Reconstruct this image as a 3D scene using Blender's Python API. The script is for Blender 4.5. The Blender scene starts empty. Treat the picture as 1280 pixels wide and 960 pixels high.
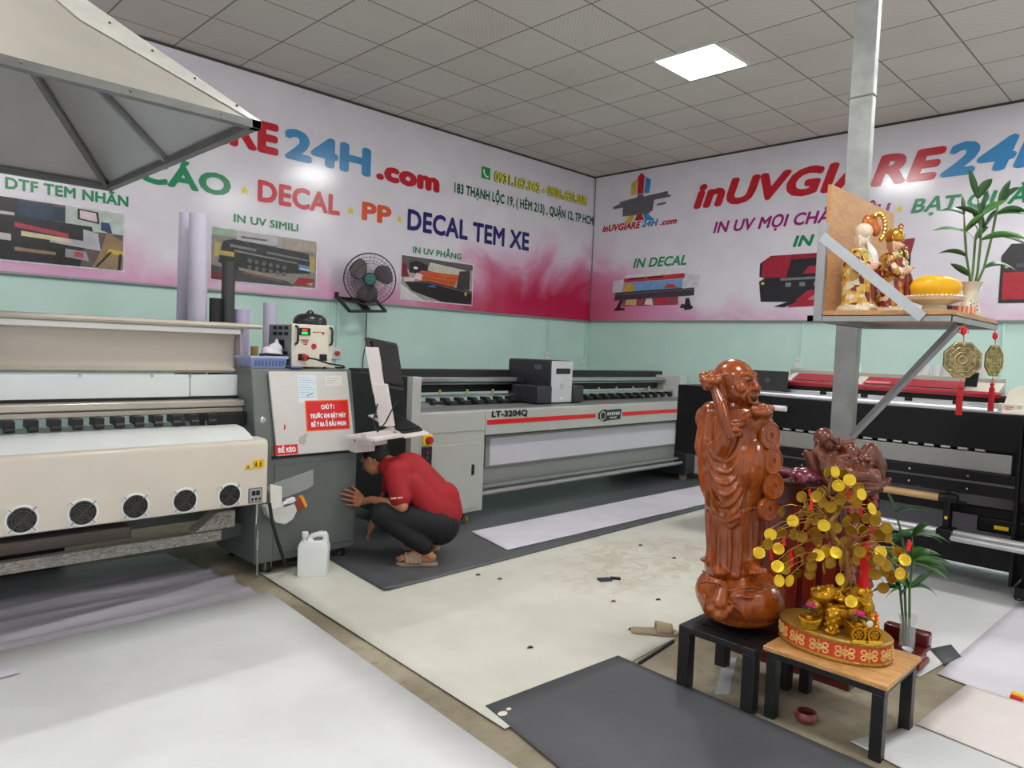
import bpy, bmesh, math, random
from mathutils import Vector, Matrix, noise as mnoise
random.seed(7)
S = bpy.context.scene
COL = S.collection
PI = math.pi
# ------------------------------------------------------------------ camera
CAM_H = 1.5
YAW, PITCH, ROLL, FPX = math.radians(45.116), math.radians(-2.830), math.radians(2.174), 898.2
_f = Vector((math.cos(YAW)*math.cos(PITCH), math.sin(YAW)*math.cos(PITCH), math.sin(PITCH)))
_r0 = Vector((math.sin(YAW), -math.cos(YAW), 0))
_u0 = _r0.cross(_f)
_r = math.cos(ROLL)*_r0 + math.sin(ROLL)*_u0
_u = -math.sin(ROLL)*_r0 + math.cos(ROLL)*_u0
cam = bpy.data.cameras.new('camera')
cam.sensor_width = 36.0
cam.lens = FPX/1280*36.0
cam.clip_start = 0.05
camo = bpy.data.objects.new('camera', cam)
COL.objects.link(camo)
camo.matrix_world = Matrix(((_r.x, _u.x, -_f.x, 0), (_r.y, _u.y, -_f.y, 0), (_r.z, _u.z, -_f.z, CAM_H), (0, 0, 0, 1)))
S.camera = camo
# ------------------------------------------------------------------ view, world
S.view_settings.view_transform = 'Standard'
S.view_settings.look = 'None'
S.view_settings.gamma = 1
S.view_settings.use_curve_mapping = False
S.view_settings.exposure = 0.12
W = bpy.data.worlds.new('daylight')
S.world = W
W.use_nodes = True
W.node_tree.nodes['Background'].inputs[0].default_value = (0.92, 0.96, 1.0, 1)
W.node_tree.nodes['Background'].inputs[1].default_value = 0.8
PANEL_GLOW, TUBE_GLOW = 38.0, 330.0
PANELS = [(5.7, 3.5), (2.55, 3.5), (5.7, 0.4), (2.55, 0.4), (-0.6, 0.4), (7.65, 0.1), (7.65, -2.4), (2.55, -2.7)]  # the pair nearest the right wall is added out of view to brighten the banners
# where a point of the picture lies at a given depth / on a plane (used to read positions off the photograph)
CAMP = Vector((0, 0, CAM_H))
def ray(x, y): return _f + _r*((x-640)/FPX) - _u*((y-480)/FPX)
def at_depth(x, y, t): return CAMP + ray(x, y)*t
def at_x(x, y, X): d = ray(x, y); return CAMP + d*(X/d.x)
def at_y(x, y, Y): d = ray(x, y); return CAMP + d*(Y/d.y)
def at_z(x, y, Z=0.0): d = ray(x, y); return CAMP + d*((Z-CAM_H)/d.z)

# ------------------------------------------------------------------ materials
def lin(c):
    c = c/255.0
    return c/12.92 if c <= 0.04045 else ((c+0.055)/1.055)**2.4
def rgb(c): return (lin(c[0]), lin(c[1]), lin(c[2]), 1.0)
class NT:
    def __init__(s, m): s.t = m.node_tree; s.n = s.t.nodes
    def new(s, kind, **kw):
        nd = s.n.new(kind)
        for k, v in kw.items(): setattr(nd, k, v)
        return nd
    def link(s, a, b): s.t.links.new(a, b)
    def val(s, sock, v):
        if hasattr(v, 'is_output') or isinstance(v, bpy.types.NodeSocket): s.link(v, sock)
        else: sock.default_value = v
    def math(s, op, a, b=0.0, c=0.0):
        nd = s.new('ShaderNodeMath', operation=op)
        s.val(nd.inputs[0], a); s.val(nd.inputs[1], b)
        if len(nd.inputs) > 2: s.val(nd.inputs[2], c)
        return nd.outputs[0]
    def mix(s, f, a, b):
        nd = s.new('ShaderNodeMix', data_type='RGBA')
        s.val(nd.inputs[0], f); s.val(nd.inputs[6], a); s.val(nd.inputs[7], b)
        return nd.outputs[2]
    def noise(s, vec, scale, detail=3.0, rough=0.55, dist=0.0):
        nd = s.new('ShaderNodeTexNoise')
        if vec is not None: s.link(vec, nd.inputs['Vector'])
        nd.inputs['Scale'].default_value = scale; nd.inputs['Detail'].default_value = detail
        nd.inputs['Roughness'].default_value = rough; nd.inputs['Distortion'].default_value = dist
        return nd.outputs[0]
    def sstep(s, x, lo, hi):
        nd = s.new('ShaderNodeMapRange', interpolation_type='SMOOTHSTEP')
        s.val(nd.inputs[0], x); nd.inputs[1].default_value = lo; nd.inputs[2].default_value = hi
        return nd.outputs[0]
    def pos(s): return s.new('ShaderNodeNewGeometry').outputs['Position']
    def obj(s): return s.new('ShaderNodeTexCoord').outputs['Object']
    def sep(s, v):
        nd = s.new('ShaderNodeSeparateXYZ'); s.link(v, nd.inputs[0]); return nd.outputs
    def scale(s, v, sc):
        nd = s.new('ShaderNodeVectorMath', operation='MULTIPLY'); s.link(v, nd.inputs[0]); nd.inputs[1].default_value = sc
        return nd.outputs[0]
    def bump(s, h, strength, dist=0.01):
        nd = s.new('ShaderNodeBump'); nd.inputs['Strength'].default_value = strength; nd.inputs['Distance'].default_value = dist
        s.link(h, nd.inputs['Height']); return nd.outputs[0]
def base_mat(name, rough=0.5, metal=0.0, spec=0.5, coat=0.0):
    m = bpy.data.materials.new(name); m.use_nodes = True
    b = m.node_tree.nodes['Principled BSDF']
    b.inputs['Roughness'].default_value = rough; b.inputs['Metallic'].default_value = metal
    b.inputs['Specular IOR Level'].default_value = spec; b.inputs['Coat Weight'].default_value = coat
    if coat: b.inputs['Coat Roughness'].default_value = 0.08
    return m, b, NT(m)
_mc = {}
def mat(name, c, rough=0.5, metal=0.0, var=0.05, vs=6.0, bump=0.0, bs=40.0, coat=0.0, alpha=1.0, emit=0.0, spec=0.5, trans=0.0, stretch=None):
    if name in _mc: return _mc[name]
    m, b, t = base_mat(name, rough, metal, spec, coat)
    col = rgb(c)
    v = t.obj()
    if stretch: v = t.scale(v, stretch)
    if var:
        n = t.noise(v, vs)
        f = t.sstep(n, 0.3, 0.7)
        lo = tuple(x*(1-var) for x in col[:3])+(1,); hi = tuple(min(1, x*(1+var)) for x in col[:3])+(1,)
        t.link(t.mix(f, lo, hi), b.inputs['Base Color'])
    else: b.inputs['Base Color'].default_value = col
    if bump: t.link(t.bump(t.noise(v, bs, 4), bump), b.inputs['Normal'])
    if alpha < 1: b.inputs['Alpha'].default_value = alpha
    if trans: b.inputs['Transmission Weight'].default_value = trans
    if emit:
        b.inputs['Emission Color'].default_value = col; b.inputs['Emission Strength'].default_value = emit
    _mc[name] = m
    return m

# ------------------------------------------------------------------ mesh building
WLOC = {}          # world position of every root and part, so that parts can be drawn in world coordinates
def _finish(me, smooth=35):
    if smooth is None: return
    me.polygons.foreach_set('use_smooth', [True]*len(me.polygons))
    me.set_sharp_from_angle(angle=math.radians(smooth))
class MB:
    def __init__(s): s.v = []; s.f = []; s.m = []; s.mi = 0
    def add(s, vs, fs):
        o = len(s.v); s.v += [Vector(p) for p in vs]
        s.f += [[i+o for i in f] for f in fs]; s.m += [s.mi]*len(fs); return s
    def mat(s, i): s.mi = i; return s
    def box(s, x0, x1, y0, y1, z0, z1):
        v = [(x, y, z) for z in (z0, z1) for y in (y0, y1) for x in (x0, x1)]
        return s.add(v, [(0, 2, 3, 1), (4, 5, 7, 6), (0, 1, 5, 4), (2, 6, 7, 3), (0, 4, 6, 2), (1, 3, 7, 5)])
    def obox(s, c, ax, ay, az, sx, sy, sz):
        c = Vector(c); ax = Vector(ax).normalized(); ay = Vector(ay).normalized(); az = Vector(az).normalized()
        v = [c+ax*(sx*i/2)+ay*(sy*j/2)+az*(sz*k/2) for k in (-1, 1) for j in (-1, 1) for i in (-1, 1)]
        return s.add(v, [(0, 2, 3, 1), (4, 5, 7, 6), (0, 1, 5, 4), (2, 6, 7, 3), (0, 4, 6, 2), (1, 3, 7, 5)])
    def bar(s, p0, p1, w, h, up=(0, 0, 1)):
        p0 = Vector(p0); p1 = Vector(p1); d = (p1-p0); L = d.length; d.normalize()
        u = Vector(up); sd = d.cross(u)
        if sd.length < 1e-4: sd = d.cross(Vector((1, 0, 0)))
        sd.normalize(); u = sd.cross(d)
        return s.obox((p0+p1)/2, d, sd, u, L, w, h)
    def frustum(s, p0, p1, r0, r1, n=16, caps=True):
        p0 = Vector(p0); p1 = Vector(p1); d = (p1-p0).normalized()
        a = d.cross(Vector((0, 0, 1)) if abs(d.z) < 0.95 else Vector((1, 0, 0))).normalized(); b = d.cross(a)
        vs = []
        for p, r in ((p0, r0), (p1, r1)):
            vs += [p+(a*math.cos(2*PI*i/n)+b*math.sin(2*PI*i/n))*r for i in range(n)]
        fs = [(i, n+i, n+(i+1) % n, (i+1) % n) for i in range(n)]
        if caps: fs += [tuple(range(n)), tuple(range(2*n-1, n-1, -1))]
        return s.add(vs, fs)
    def cyl(s, p0, p1, r, n=16): return s.frustum(p0, p1, r, r, n)
    def tube(s, pts, r, n=8, closed=False):
        pts = [Vector(p) for p in pts]; m = len(pts); rs = r if isinstance(r, (list, tuple)) else [r]*m
        vs = []; prev = None
        for i, p in enumerate(pts):
            if closed: d = pts[(i+1) % m]-pts[i-1]
            else: d = pts[min(i+1, m-1)]-pts[max(i-1, 0)]
            d.normalize()
            if prev is None: a = d.cross(Vector((0, 0, 1)) if abs(d.z) < 0.9 else Vector((1, 0, 0)))
            else: a = prev-d*prev.dot(d)
            if a.length < 1e-6: a = d.orthogonal()
            a.normalize(); prev = a; b = d.cross(a)
            vs += [p+(a*math.cos(2*PI*k/n)+b*math.sin(2*PI*k/n))*rs[i] for k in range(n)]
        fs = []
        for i in range(m if closed else m-1):
            j = (i+1) % m
            fs += [(i*n+k, i*n+(k+1) % n, j*n+(k+1) % n, j*n+k) for k in range(n)]
        if not closed: fs += [tuple(range(n-1, -1, -1)), tuple((m-1)*n+k for k in range(n))]
        return s.add(vs, fs)
    def prism(s, poly, axis, a0, a1):
        # poly: 2-D outline; axis 'x' -> (y, z), 'y' -> (x, z), 'z' -> (x, y)
        def P(p, a): return {'x': (a, p[0], p[1]), 'y': (p[0], a, p[1]), 'z': (p[0], p[1], a)}[axis]
        n = len(poly); vs = [P(p, a0) for p in poly]+[P(p, a1) for p in poly]
        fs = [(i, (i+1) % n, n+(i+1) % n, n+i) for i in range(n)]+[tuple(range(n-1, -1, -1)), tuple(range(n, 2*n))]
        return s.add(vs, fs)
    def slab(s, o, u, v, poly, th):
        # flat outline in the frame o + u*a + v*b, th thick along u x v
        o = Vector(o); u = Vector(u); v = Vector(v); nn = u.cross(v).normalized()*th
        n = len(poly); vs = [o+u*a+v*b for a, b in poly]; vs += [p+nn for p in vs]
        fs = [(i, (i+1) % n, n+(i+1) % n, n+i) for i in range(n)]+[tuple(range(n-1, -1, -1)), tuple(range(n, 2*n))]
        return s.add(vs, fs)
    def lathe(s, prof, c=(0, 0, 0), n=32, axis=(0, 0, 1), sx=1.0, sy=1.0, cap=True):
        c = Vector(c); d = Vector(axis).normalized()
        if abs(d.z) > 0.99: a, b = Vector((1, 0, 0)), Vector((0, 1, 0))*(1 if d.z > 0 else -1)
        else: a = Vector((0, 0, 1)).cross(d).normalized(); b = d.cross(a)
        vs = []; 
        for r, h in prof: vs += [c+d*h+a*(math.cos(2*PI*i/n)*r*sx)+b*(math.sin(2*PI*i/n)*r*sy) for i in range(n)]
        m = len(prof); fs = []
        for j in range(m-1): fs += [(j*n+i, j*n+(i+1) % n, (j+1)*n+(i+1) % n, (j+1)*n+i) for i in range(n)]
        if cap: fs += [tuple(range(n-1, -1, -1)), tuple((m-1)*n+i for i in range(n))]
        return s.add(vs, fs)
    def ball(s, c, r, n=16, mtx=None):
        r = r if isinstance(r, (tuple, list)) else (r, r, r); c = Vector(c); m = n//2
        vs = []; 
        for j in range(1, m):
            t = PI*j/m
            for i in range(n):
                p = Vector((math.sin(t)*math.cos(2*PI*i/n)*r[0], math.sin(t)*math.sin(2*PI*i/n)*r[1], math.cos(t)*r[2]))
                vs.append(c+(mtx@p if mtx else p))
        top = Vector((0, 0, r[2])); bot = Vector((0, 0, -r[2]))
        vs += [c+(mtx@top if mtx else top), c+(mtx@bot if mtx else bot)]
        k = (m-1)*n; fs = []
        for j in range(m-2): fs += [(j*n+i, (j+1)*n+i, (j+1)*n+(i+1) % n, j*n+(i+1) % n) for i in range(n)]
        fs += [(k, i, (i+1) % n) for i in range(n)]+[(k+1, (m-2)*n+(i+1) % n, (m-2)*n+i) for i in range(n)]
        return s.add(vs, fs)
    def tri(s, vs): return s.add(vs, [tuple(range(len(vs)))])
    def build(s, name, mats, parent=None, bevel=0.0, smooth=35, local=False):
        off = Vector((0, 0, 0)) if (local or parent is None) else WLOC[parent.name]
        me = bpy.data.meshes.new(name)
        me.from_pydata([p-off for p in s.v], [], s.f)
        for m in (mats if isinstance(mats, (list, tuple)) else [mats]): me.materials.append(m)
        me.polygons.foreach_set('material_index', s.m)
        me.update()
        bm = bmesh.new(); bm.from_mesh(me); bmesh.ops.recalc_face_normals(bm, faces=bm.faces); bm.to_mesh(me); bm.free()
        _finish(me, smooth)
        o = bpy.data.objects.new(name, me); COL.objects.link(o)
        if parent is not None: o.parent = parent; WLOC[o.name] = WLOC[parent.name]
        else: WLOC[o.name] = Vector((0, 0, 0))
        if bevel:
            md = o.modifiers.new('edge', 'BEVEL'); md.width = bevel; md.segments = 2; md.limit_method = 'ANGLE'; md.angle_limit = math.radians(40)
        return o
def thing(name, label, cat, loc=(0, 0, 0), group=None, rotz=0.0):
    o = bpy.data.objects.new(name, None); COL.objects.link(o)
    o.empty_display_size = 0.1
    o.location = loc; o.rotation_euler = (0, 0, rotz); o['label'] = label; o['category'] = cat
    if group: o['group'] = group
    WLOC[o.name] = Vector(loc)
    return o
def tag(o, label, cat, group=None, kind=None):
    o['label'] = label; o['category'] = cat
    if group: o['group'] = group
    if kind: o['kind'] = kind
    return o
def plabel(o, label): o['label'] = label; return o
def struct(o): o['kind'] = 'structure'; return o
def copy_thing(root, loc, label=None):
    r = root.copy(); COL.objects.link(r); r.location = loc
    if label: r['label'] = label
    for ch in root.children:
        c = ch.copy(); COL.objects.link(c); c.parent = r
        for g in ch.children:
            d = g.copy(); COL.objects.link(d); d.parent = c
    return r
class Clay:
    """balls and tapered limbs melted into one continuous skin"""
    def __init__(s): s.mb = MB()
    def ball(s, c, r, m=None):
        s.mb.ball(c, r, 44 if max(r if isinstance(r, tuple) else (r,)) > 0.08 else 20, m); return s
    def limb(s, p0, p1, r0, r1):
        k = 14 if max(r0, r1) < 0.05 else 28; s.mb.frustum(p0, p1, r0, r1, k); s.mb.ball(p0, r0, k); s.mb.ball(p1, r1, k); return s
    def path(s, pts, rs):
        if not isinstance(rs, (list, tuple)): rs = [rs]*len(pts)
        for i in range(len(pts)-1): s.limb(pts[i], pts[i+1], rs[i], rs[i+1])
        return s
    def lathe(s, prof, c=(0, 0, 0), sx=1, sy=1, n=56): s.mb.lathe(prof, c, n, (0, 0, 1), sx, sy); return s
    def build(s, name, mats, parent, voxel=0.006, smooth=4, local=True, fn=None):
        o = s.mb.build(name+'_raw', [], None)
        r = o.modifiers.new('r', 'REMESH'); r.mode = 'VOXEL'; r.voxel_size = voxel; r.use_smooth_shade = True
        if smooth:
            k = o.modifiers.new('s', 'SMOOTH'); k.factor = 0.5; k.iterations = smooth
        dg = bpy.context.evaluated_depsgraph_get()
        me = bpy.data.meshes.new_from_object(o.evaluated_get(dg))
        raw = o.data
        bpy.data.objects.remove(o); bpy.data.meshes.remove(raw)
        me.name = name
        me.materials.clear()
        for m in (mats if isinstance(mats, (list, tuple)) else [mats]): me.materials.append(m)
        if not local:
            off = WLOC[parent.name]
            me.transform(Matrix.Translation(-off))
        if fn:
            for p in me.polygons: p.material_index = fn(p.center)
        me.polygons.foreach_set('use_smooth', [True]*len(me.polygons))
        q = bpy.data.objects.new(name, me); COL.objects.link(q)
        if parent is not None: q.parent = parent; WLOC[q.name] = WLOC[parent.name]
        return q
# ------------------------------------------------------------------ lettering
def text_mesh(s, bold=0.02, shear=0.0, ext=0.002, spacing=1.0):
    cu = bpy.data.curves.new('lettering', 'FONT'); cu.body = s; cu.offset = 0.0; cu.shear = shear; cu.extrude = ext
    cu.resolution_u = 3; cu.space_character = spacing+bold*1.2
    o = bpy.data.objects.new('lettering', cu); COL.objects.link(o)
    dg = bpy.context.evaluated_depsgraph_get(); dg.update()
    me = bpy.data.meshes.new_from_object(o.evaluated_get(dg))
    bpy.data.objects.remove(o); bpy.data.curves.remove(cu)
    k = bold*1.15
    if k > 0.002:                       # heavier strokes: the outline laid down again around itself
        vs = [p.co.copy() for p in me.vertices]; fs = [list(p.vertices) for p in me.polygons]; n = len(vs); V = list(vs); F = list(fs); ff = [f for f in fs if all(vs[j].z > 0 for j in f)]
        for i in range(8):
            d = Vector((math.cos(PI*i/4)*k, math.sin(PI*i/4)*k, 0.12*(i+1))); o0 = len(V); V += [p+d for p in vs]; F += [[j+o0 for j in f] for f in ff]
        bpy.data.meshes.remove(me); me = bpy.data.meshes.new('lettering'); me.from_pydata(V, [], F); me.update()
    return me
_cap = {}
def lettering(name, s, origin, u, v, width, cap, m, parent, bold=0.02, shear=0.0, align='L', lift=0.0, ext=0.0015, anchor='H', spacing=1.0):
    """text of the given width and cap height on the plane origin + u*a + v*b"""
    k = (bold, anchor)
    if k not in _cap:
        t = text_mesh(anchor, bold, 0, ext); ys = [p.co.y for p in t.vertices]; _cap[k] = (min(ys), max(ys)); bpy.data.meshes.remove(t)
    y0, y1 = _cap[k]
    me = text_mesh(s, bold, shear, 1.0, spacing)
    xs = [p.co.x for p in me.vertices]; x0, x1 = min(xs), max(xs)
    sy = cap/(y1-y0); sx = width/(x1-x0) if width else sy
    u = Vector(u).normalized(); v = Vector(v).normalized(); n = u.cross(v)
    off = WLOC[parent.name]; o0 = Vector(origin)-off
    sh = {'L': 0, 'C': -0.5*(x1-x0)*sx, 'R': -(x1-x0)*sx}[align]
    for p in me.vertices:
        a = (p.co.x-x0)*sx+sh; b = (p.co.y-y0)*sy
        p.co = o0+u*a+v*b+n*(lift+(ext+(p.co.z-1.0)*0.0012 if p.co.z > 0.5 else 0.0))
    me.materials.clear(); me.materials.append(m); me.update()
    q = bpy.data.objects.new(name, me); COL.objects.link(q); q.parent = parent; WLOC[q.name] = off
    return q
# ================================================================== the setting
XR, YL, HC = 8.48, 6.93, 4.10
XN, YN = -4.0, -5.0
def mk_concrete():
    m, b, t = base_mat('concrete_floor', 0.75)
    p = t.pos(); n1 = t.noise(p, 1.6, 5); n2 = t.noise(p, 14, 4)
    c = t.mix(t.sstep(n1, 0.35, 0.7), rgb((124, 114, 94)), rgb((164, 154, 132)))
    c = t.mix(t.math('MULTIPLY', t.sstep(n2, 0.5, 0.75), 0.5), c, rgb((100, 90, 72)))
    t.link(c, b.inputs['Base Color']); t.link(t.bump(n2, 0.15), b.inputs['Normal'])
    return m
def mk_ceiling():
    m, b, t = base_mat('ceiling_tiles', 0.9, spec=0.1)
    p = t.pos(); x, y, z = t.sep(p)
    P = 0.606
    fx = t.math('FRACT', t.math('DIVIDE', t.math('SUBTRACT', XR+12.12, x), P))
    fy = t.math('FRACT', t.math('DIVIDE', t.math('SUBTRACT', YL+12.12+0.02, y), 0.62))
    ex = t.math('MINIMUM', fx, t.math('SUBTRACT', 1.0, fx)); ey = t.math('MINIMUM', fy, t.math('SUBTRACT', 1.0, fy))
    e = t.math('MINIMUM', ex, ey)
    line = t.math('SUBTRACT', 1.0, t.sstep(e, 0.005, 0.016))
    # woven pattern of the tiles: fine ribs whose direction swaps from tile to tile
    w1 = t.math('SINE', t.math('MULTIPLY', t.math('ADD', x, y), 150.0)); w2 = t.math('SINE', t.math('MULTIPLY', t.math('SUBTRACT', x, y), 150.0))
    ck = t.math('MODULO', t.math('ADD', t.math('FLOOR', t.math('DIVIDE', t.math('SUBTRACT', XR+12.12, x), P)), t.math('FLOOR', t.math('DIVIDE', t.math('SUBTRACT', YL+12.14, y), 0.62))), 2.0)
    rib = t.math('ADD', t.math('MULTIPLY', w1, ck), t.math('MULTIPLY', w2, t.math('SUBTRACT', 1.0, ck)))
    c = t.mix(t.sstep(rib, -0.9, 0.9), rgb((216, 211, 204)), rgb((226, 222, 216)))
    c = t.mix(t.math('MULTIPLY', t.sstep(t.noise(p, 0.9, 3), 0.35, 0.7), 0.5), c, rgb((206, 199, 191)))
    c = t.mix(t.math('MULTIPLY', ck, 0.18), c, rgb((230, 226, 222)))
    c = t.mix(t.math('MULTIPLY', line, 0.75), c, rgb((92, 82, 72)))
    t.link(c, b.inputs['Base Color'])
    t.link(t.bump(t.math('SUBTRACT', 1.0, line), 0.4, 0.004), b.inputs['Normal'])
    return m
def mk_mint():
    m, b, t = base_mat('mint_paint', 0.55)
    p = t.pos(); n = t.noise(p, 2.0, 4); n2 = t.noise(t.scale(p, (1, 1, 3)), 7, 3)
    c = t.mix(t.sstep(n, 0.3, 0.7), rgb((192, 224, 214)), rgb((202, 230, 221)))
    c = t.mix(t.math('MULTIPLY', t.sstep(n2, 0.62, 0.8), 0.35), c, rgb((172, 208, 197)))
    t.link(c, b.inputs['Base Color']); t.link(t.bump(n2, 0.05), b.inputs['Normal'])
    return m
M_mint = mk_mint()
M_gal = mat('galvanised_steel', (150, 152, 150), 0.42, 0.65, 0.12, 9, bump=0.05)
M_black = mat('black_paint', (24, 24, 25), 0.42, 0, 0.1)
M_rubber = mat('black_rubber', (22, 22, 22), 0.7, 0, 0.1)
M_white = mat('white_plastic', (226, 226, 224), 0.4, 0, 0.03)
M_steel = mat('bright_steel', (196, 196, 196), 0.25, 0.9, 0.05, 12)
M_dark = mat('dark_gap', (14, 14, 15), 0.6, 0, 0.1)
M_red = mat('label_red', (214, 26, 30), 0.35, 0, 0.02)
M_lwhite = mat('label_white', (240, 240, 238), 0.4, 0, 0.0)
M_lblack = mat('label_black', (22, 22, 24), 0.4, 0, 0.0)
M_yellow = mat('label_yellow', (240, 200, 20), 0.4, 0, 0.02)
struct(MB().box(XN, XR, YN, YL, -0.1, 0.0).build('floor', mk_concrete()))
struct(MB().box(XN, XR, YN, YL, HC, HC+0.1).build('ceiling', mk_ceiling()))
struct(MB().box(XN, XR+0.12, YL, YL+0.12, -0.1, HC+0.1).build('wall_left', M_mint))
struct(MB().box(XR, XR+0.12, YN, YL, -0.1, HC+0.1).build('wall_right', M_mint))
M_trim = mat('dark_trim', (70, 66, 62), 0.6)
struct(MB().box(XN, XR, YL-0.035, YL-0.001, HC-0.022, HC-0.001).build('trim_1', M_trim))
struct(MB().box(XR-0.035, XR-0.001, YN, YL-0.036, HC-0.022, HC-0.001).build('trim_2', M_trim))
struct(MB().box(4.16, 4.47, YL-0.02, YL-0.001, 0.0, 1.95).build('trim_3', M_mint))

# ------------------------------------------------------------------ ceiling lamps
M_glow = None
def glow(name, strength, c=(1.0, 0.995, 0.985, 1)):
    m, b, t = base_mat(name, 0.5)
    b.inputs['Base Color'].default_value = (0.9, 0.9, 0.9, 1)
    b.inputs['Emission Color'].default_value = c; b.inputs['Emission Strength'].default_value = strength
    return m
M_glow = glow('led_panel', PANEL_GLOW); M_tube = glow('led_tube', TUBE_GLOW)
M_frame = mat('white_frame', (226, 224, 220), 0.5)
for i, (x, y) in enumerate(PANELS):
    lab = ['square white LED panel lit in the ceiling, the only one in view'][0] if i == 0 else 'unseen square LED panel elsewhere in the tiled ceiling'
    t = thing('ceiling_light', lab, 'ceiling light', (x, y, HC), 'square LED panels in the tiled ceiling')
    MB().box(x-0.285, x+0.285, y-0.285, y+0.285, HC-0.014, HC-0.006).build('diffuser', M_glow, t, smooth=None)
    f = MB()
    for s in (-1, 1):
        f.box(x-0.302, x+0.302, y+s*0.2925-0.0075, y+s*0.2925+0.0075, HC-0.018, HC-0.001)
        f.box(x+s*0.2925-0.0075, x+s*0.2925+0.0075, y-0.285, y+0.285, HC-0.018, HC-0.001)
    f.build('frame', M_frame, t)
t = thing('tube_light', 'LED tube lamp fixed to the ceiling above the metal canopy', 'ceiling light', (-0.9, 2.86, HC))
MB().box(-1.6, -0.2, 2.835, 2.885, HC-0.03, HC-0.001).build('housing', M_frame, t)
MB().cyl((-1.59, 2.86, HC-0.05), (-0.21, 2.86, HC-0.05), 0.019, 12).build('tube', M_tube, t)

# ------------------------------------------------------------------ banners
def mk_banner(name, left):
    m, b, t = base_mat(name, 0.17, spec=0.75)
    p = t.pos(); x, y, z = t.sep(p)
    n = t.math('SUBTRACT', t.noise(p, 1.1, 6, 0.6, 0.6), 0.5)
    n2 = t.noise(p, 2.6, 4, 0.5, 0.3)
    if left:
        h = t.math('ADD', 2.34, t.math('MULTIPLY', t.sstep(x, 4.8, 7.0), 0.62))
        k = t.math('MULTIPLY', t.sstep(x, 4.0, 6.2), 1.0)
        k = t.math('ADD', t.math('MULTIPLY', k, 0.9), t.math('MULTIPLY', t.sstep(x, 2.0, 3.4), 0.1))
    else:
        h = t.math('ADD', 2.2, t.math('MULTIPLY', t.sstep(y, 4.8, 6.6), 0.72))
        k = t.math('MULTIPLY', t.sstep(y, 5.2, 7.0), 0.75)
    d = t.math('ADD', t.math('SUBTRACT', h, z), t.math('MULTIPLY', n, 1.1))
    pink = t.sstep(d, -0.12, 0.45)
    deep = t.math('MULTIPLY', t.sstep(d, 0.1, 0.75), k)
    c = t.mix(t.sstep(n2, 0.3, 0.7), rgb((224, 219, 229)), rgb((231, 227, 235)))
    c = t.mix(t.math('MULTIPLY', pink, 0.85), c, rgb((220, 146, 190)))
    c = t.mix(deep, c, rgb((192, 22, 74)))
    t.link(c, b.inputs['Base Color'])
    t.link(t.bump(t.noise(p, 3.0, 2), 0.03, 0.02), b.inputs['Normal'])
    return m
def ink(name, c): return mat('ink_'+name, c, 0.2, 0, 0.0, spec=0.55)
I_red = ink('red', (196, 24, 44)); I_blue = ink('blue', (62, 140, 196)); I_green = ink('green', (14, 138, 84)); I_navy = ink('navy', (30, 28, 104))
I_or = ink('orange', (224, 84, 36)); I_mag = ink('magenta', (158, 24, 118)); I_yel = ink('yellow', (232, 216, 40)); I_dgreen = ink('dark_green', (20, 96, 66))
I_crim = ink('crimson', (212, 36, 56)); I_grey = ink('grey', (98, 96, 102)); I_white = ink('white', (236, 234, 238))
ART = {}
def art_mat(c):
    if c not in ART: ART[c] = mat('print_%02x%02x%02x' % c, c, 0.25, 0, 0.12, 14, spec=0.5)
    return ART[c]
def art(name, parent, o, u, v, w, h, shapes, lift=0.006, border=None):
    """printed picture: flat coloured outlines (a, b in 0..1) stacked in print order"""
    u = Vector(u); v = Vector(v); n = u.cross(v); o = Vector(o); mb = MB(); mats = []
    k = 0
    if border: shapes = [(border, [(-0.012, -0.026), (1.012, -0.026), (1.012, 1.026), (-0.012, 1.026)])]+shapes
    for c, poly in shapes:
        mm = art_mat(c)
        if mm not in mats: mats.append(mm)
        mb.mat(mats.index(mm)); z = lift+k*0.00035; k += 1
        if len(poly) == 2 and not isinstance(poly[0][0], tuple): (a0, b0), (a1, b1) = poly; poly = [(a0, b0), (a1, b0), (a1, b1), (a0, b1)]
        mb.add([o+u*(a*w)+v*(b*h)+n*z for a, b in poly], [tuple(range(len(poly)))])
    return mb.build(name, mats, parent, smooth=None)
def star(c, r, k=0.42): return [(c[0]+r*(1 if i % 2 == 0 else k)*math.sin(PI*i/5), c[1]+r*(1 if i % 2 == 0 else k)*math.cos(PI*i/5)) for i in range(10)]
def disc(c, r, n=20, ry=None): return [(c[0]+r*math.cos(2*PI*i/n), c[1]+(ry or r)*math.sin(2*PI*i/n)) for i in range(n)]
def flat(name, parent, o, u, v, poly, m, lift=0.006):
    u = Vector(u); v = Vector(v); n = u.cross(v)
    return MB().slab(Vector(o)+n*lift, u, v, poly, 0.0015).build(name, m, parent, smooth=None)

# ---- banner on the left wall
BL = thing('wall_banner', 'long pink and white shop banner on the wall behind the grey flatbed printer', 'banner', (3.5, 6.90, 1.96))
MB().box(-1.6, 8.46, 6.90, 6.929, 1.96, 4.075).build('panel', mk_banner('banner_print_a', True), BL, smooth=None)
f = MB(); f.box(-1.6, 8.46, 6.893, 6.929, 1.94, 1.96); f.box(8.462, 8.479, 6.88, 6.929, 1.94, 4.075); f.build('edge_frame', mat('alloy_edge', (150, 148, 150), 0.4, 0.5), BL)
UX, UZ = (1, 0, 0), (0, 0, 1); PY = 6.90
def TL(s, x0, x1, z, cap, m, bold=0.03, shear=0.0, name='lettering', lift=0.002):
    return lettering(name, s, (x0, PY, z), UX, UZ, x1-x0, cap, m, BL, bold, shear, lift=lift)
TL('inUVGIARE', 1.2, 3.44, 3.335, 0.31, I_red, 0.045); TL('24H', 3.50, 4.53, 3.335, 0.31, I_blue, 0.045); TL('.com', 4.60, 5.51, 3.335, 0.235, I_red, 0.06)
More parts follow.
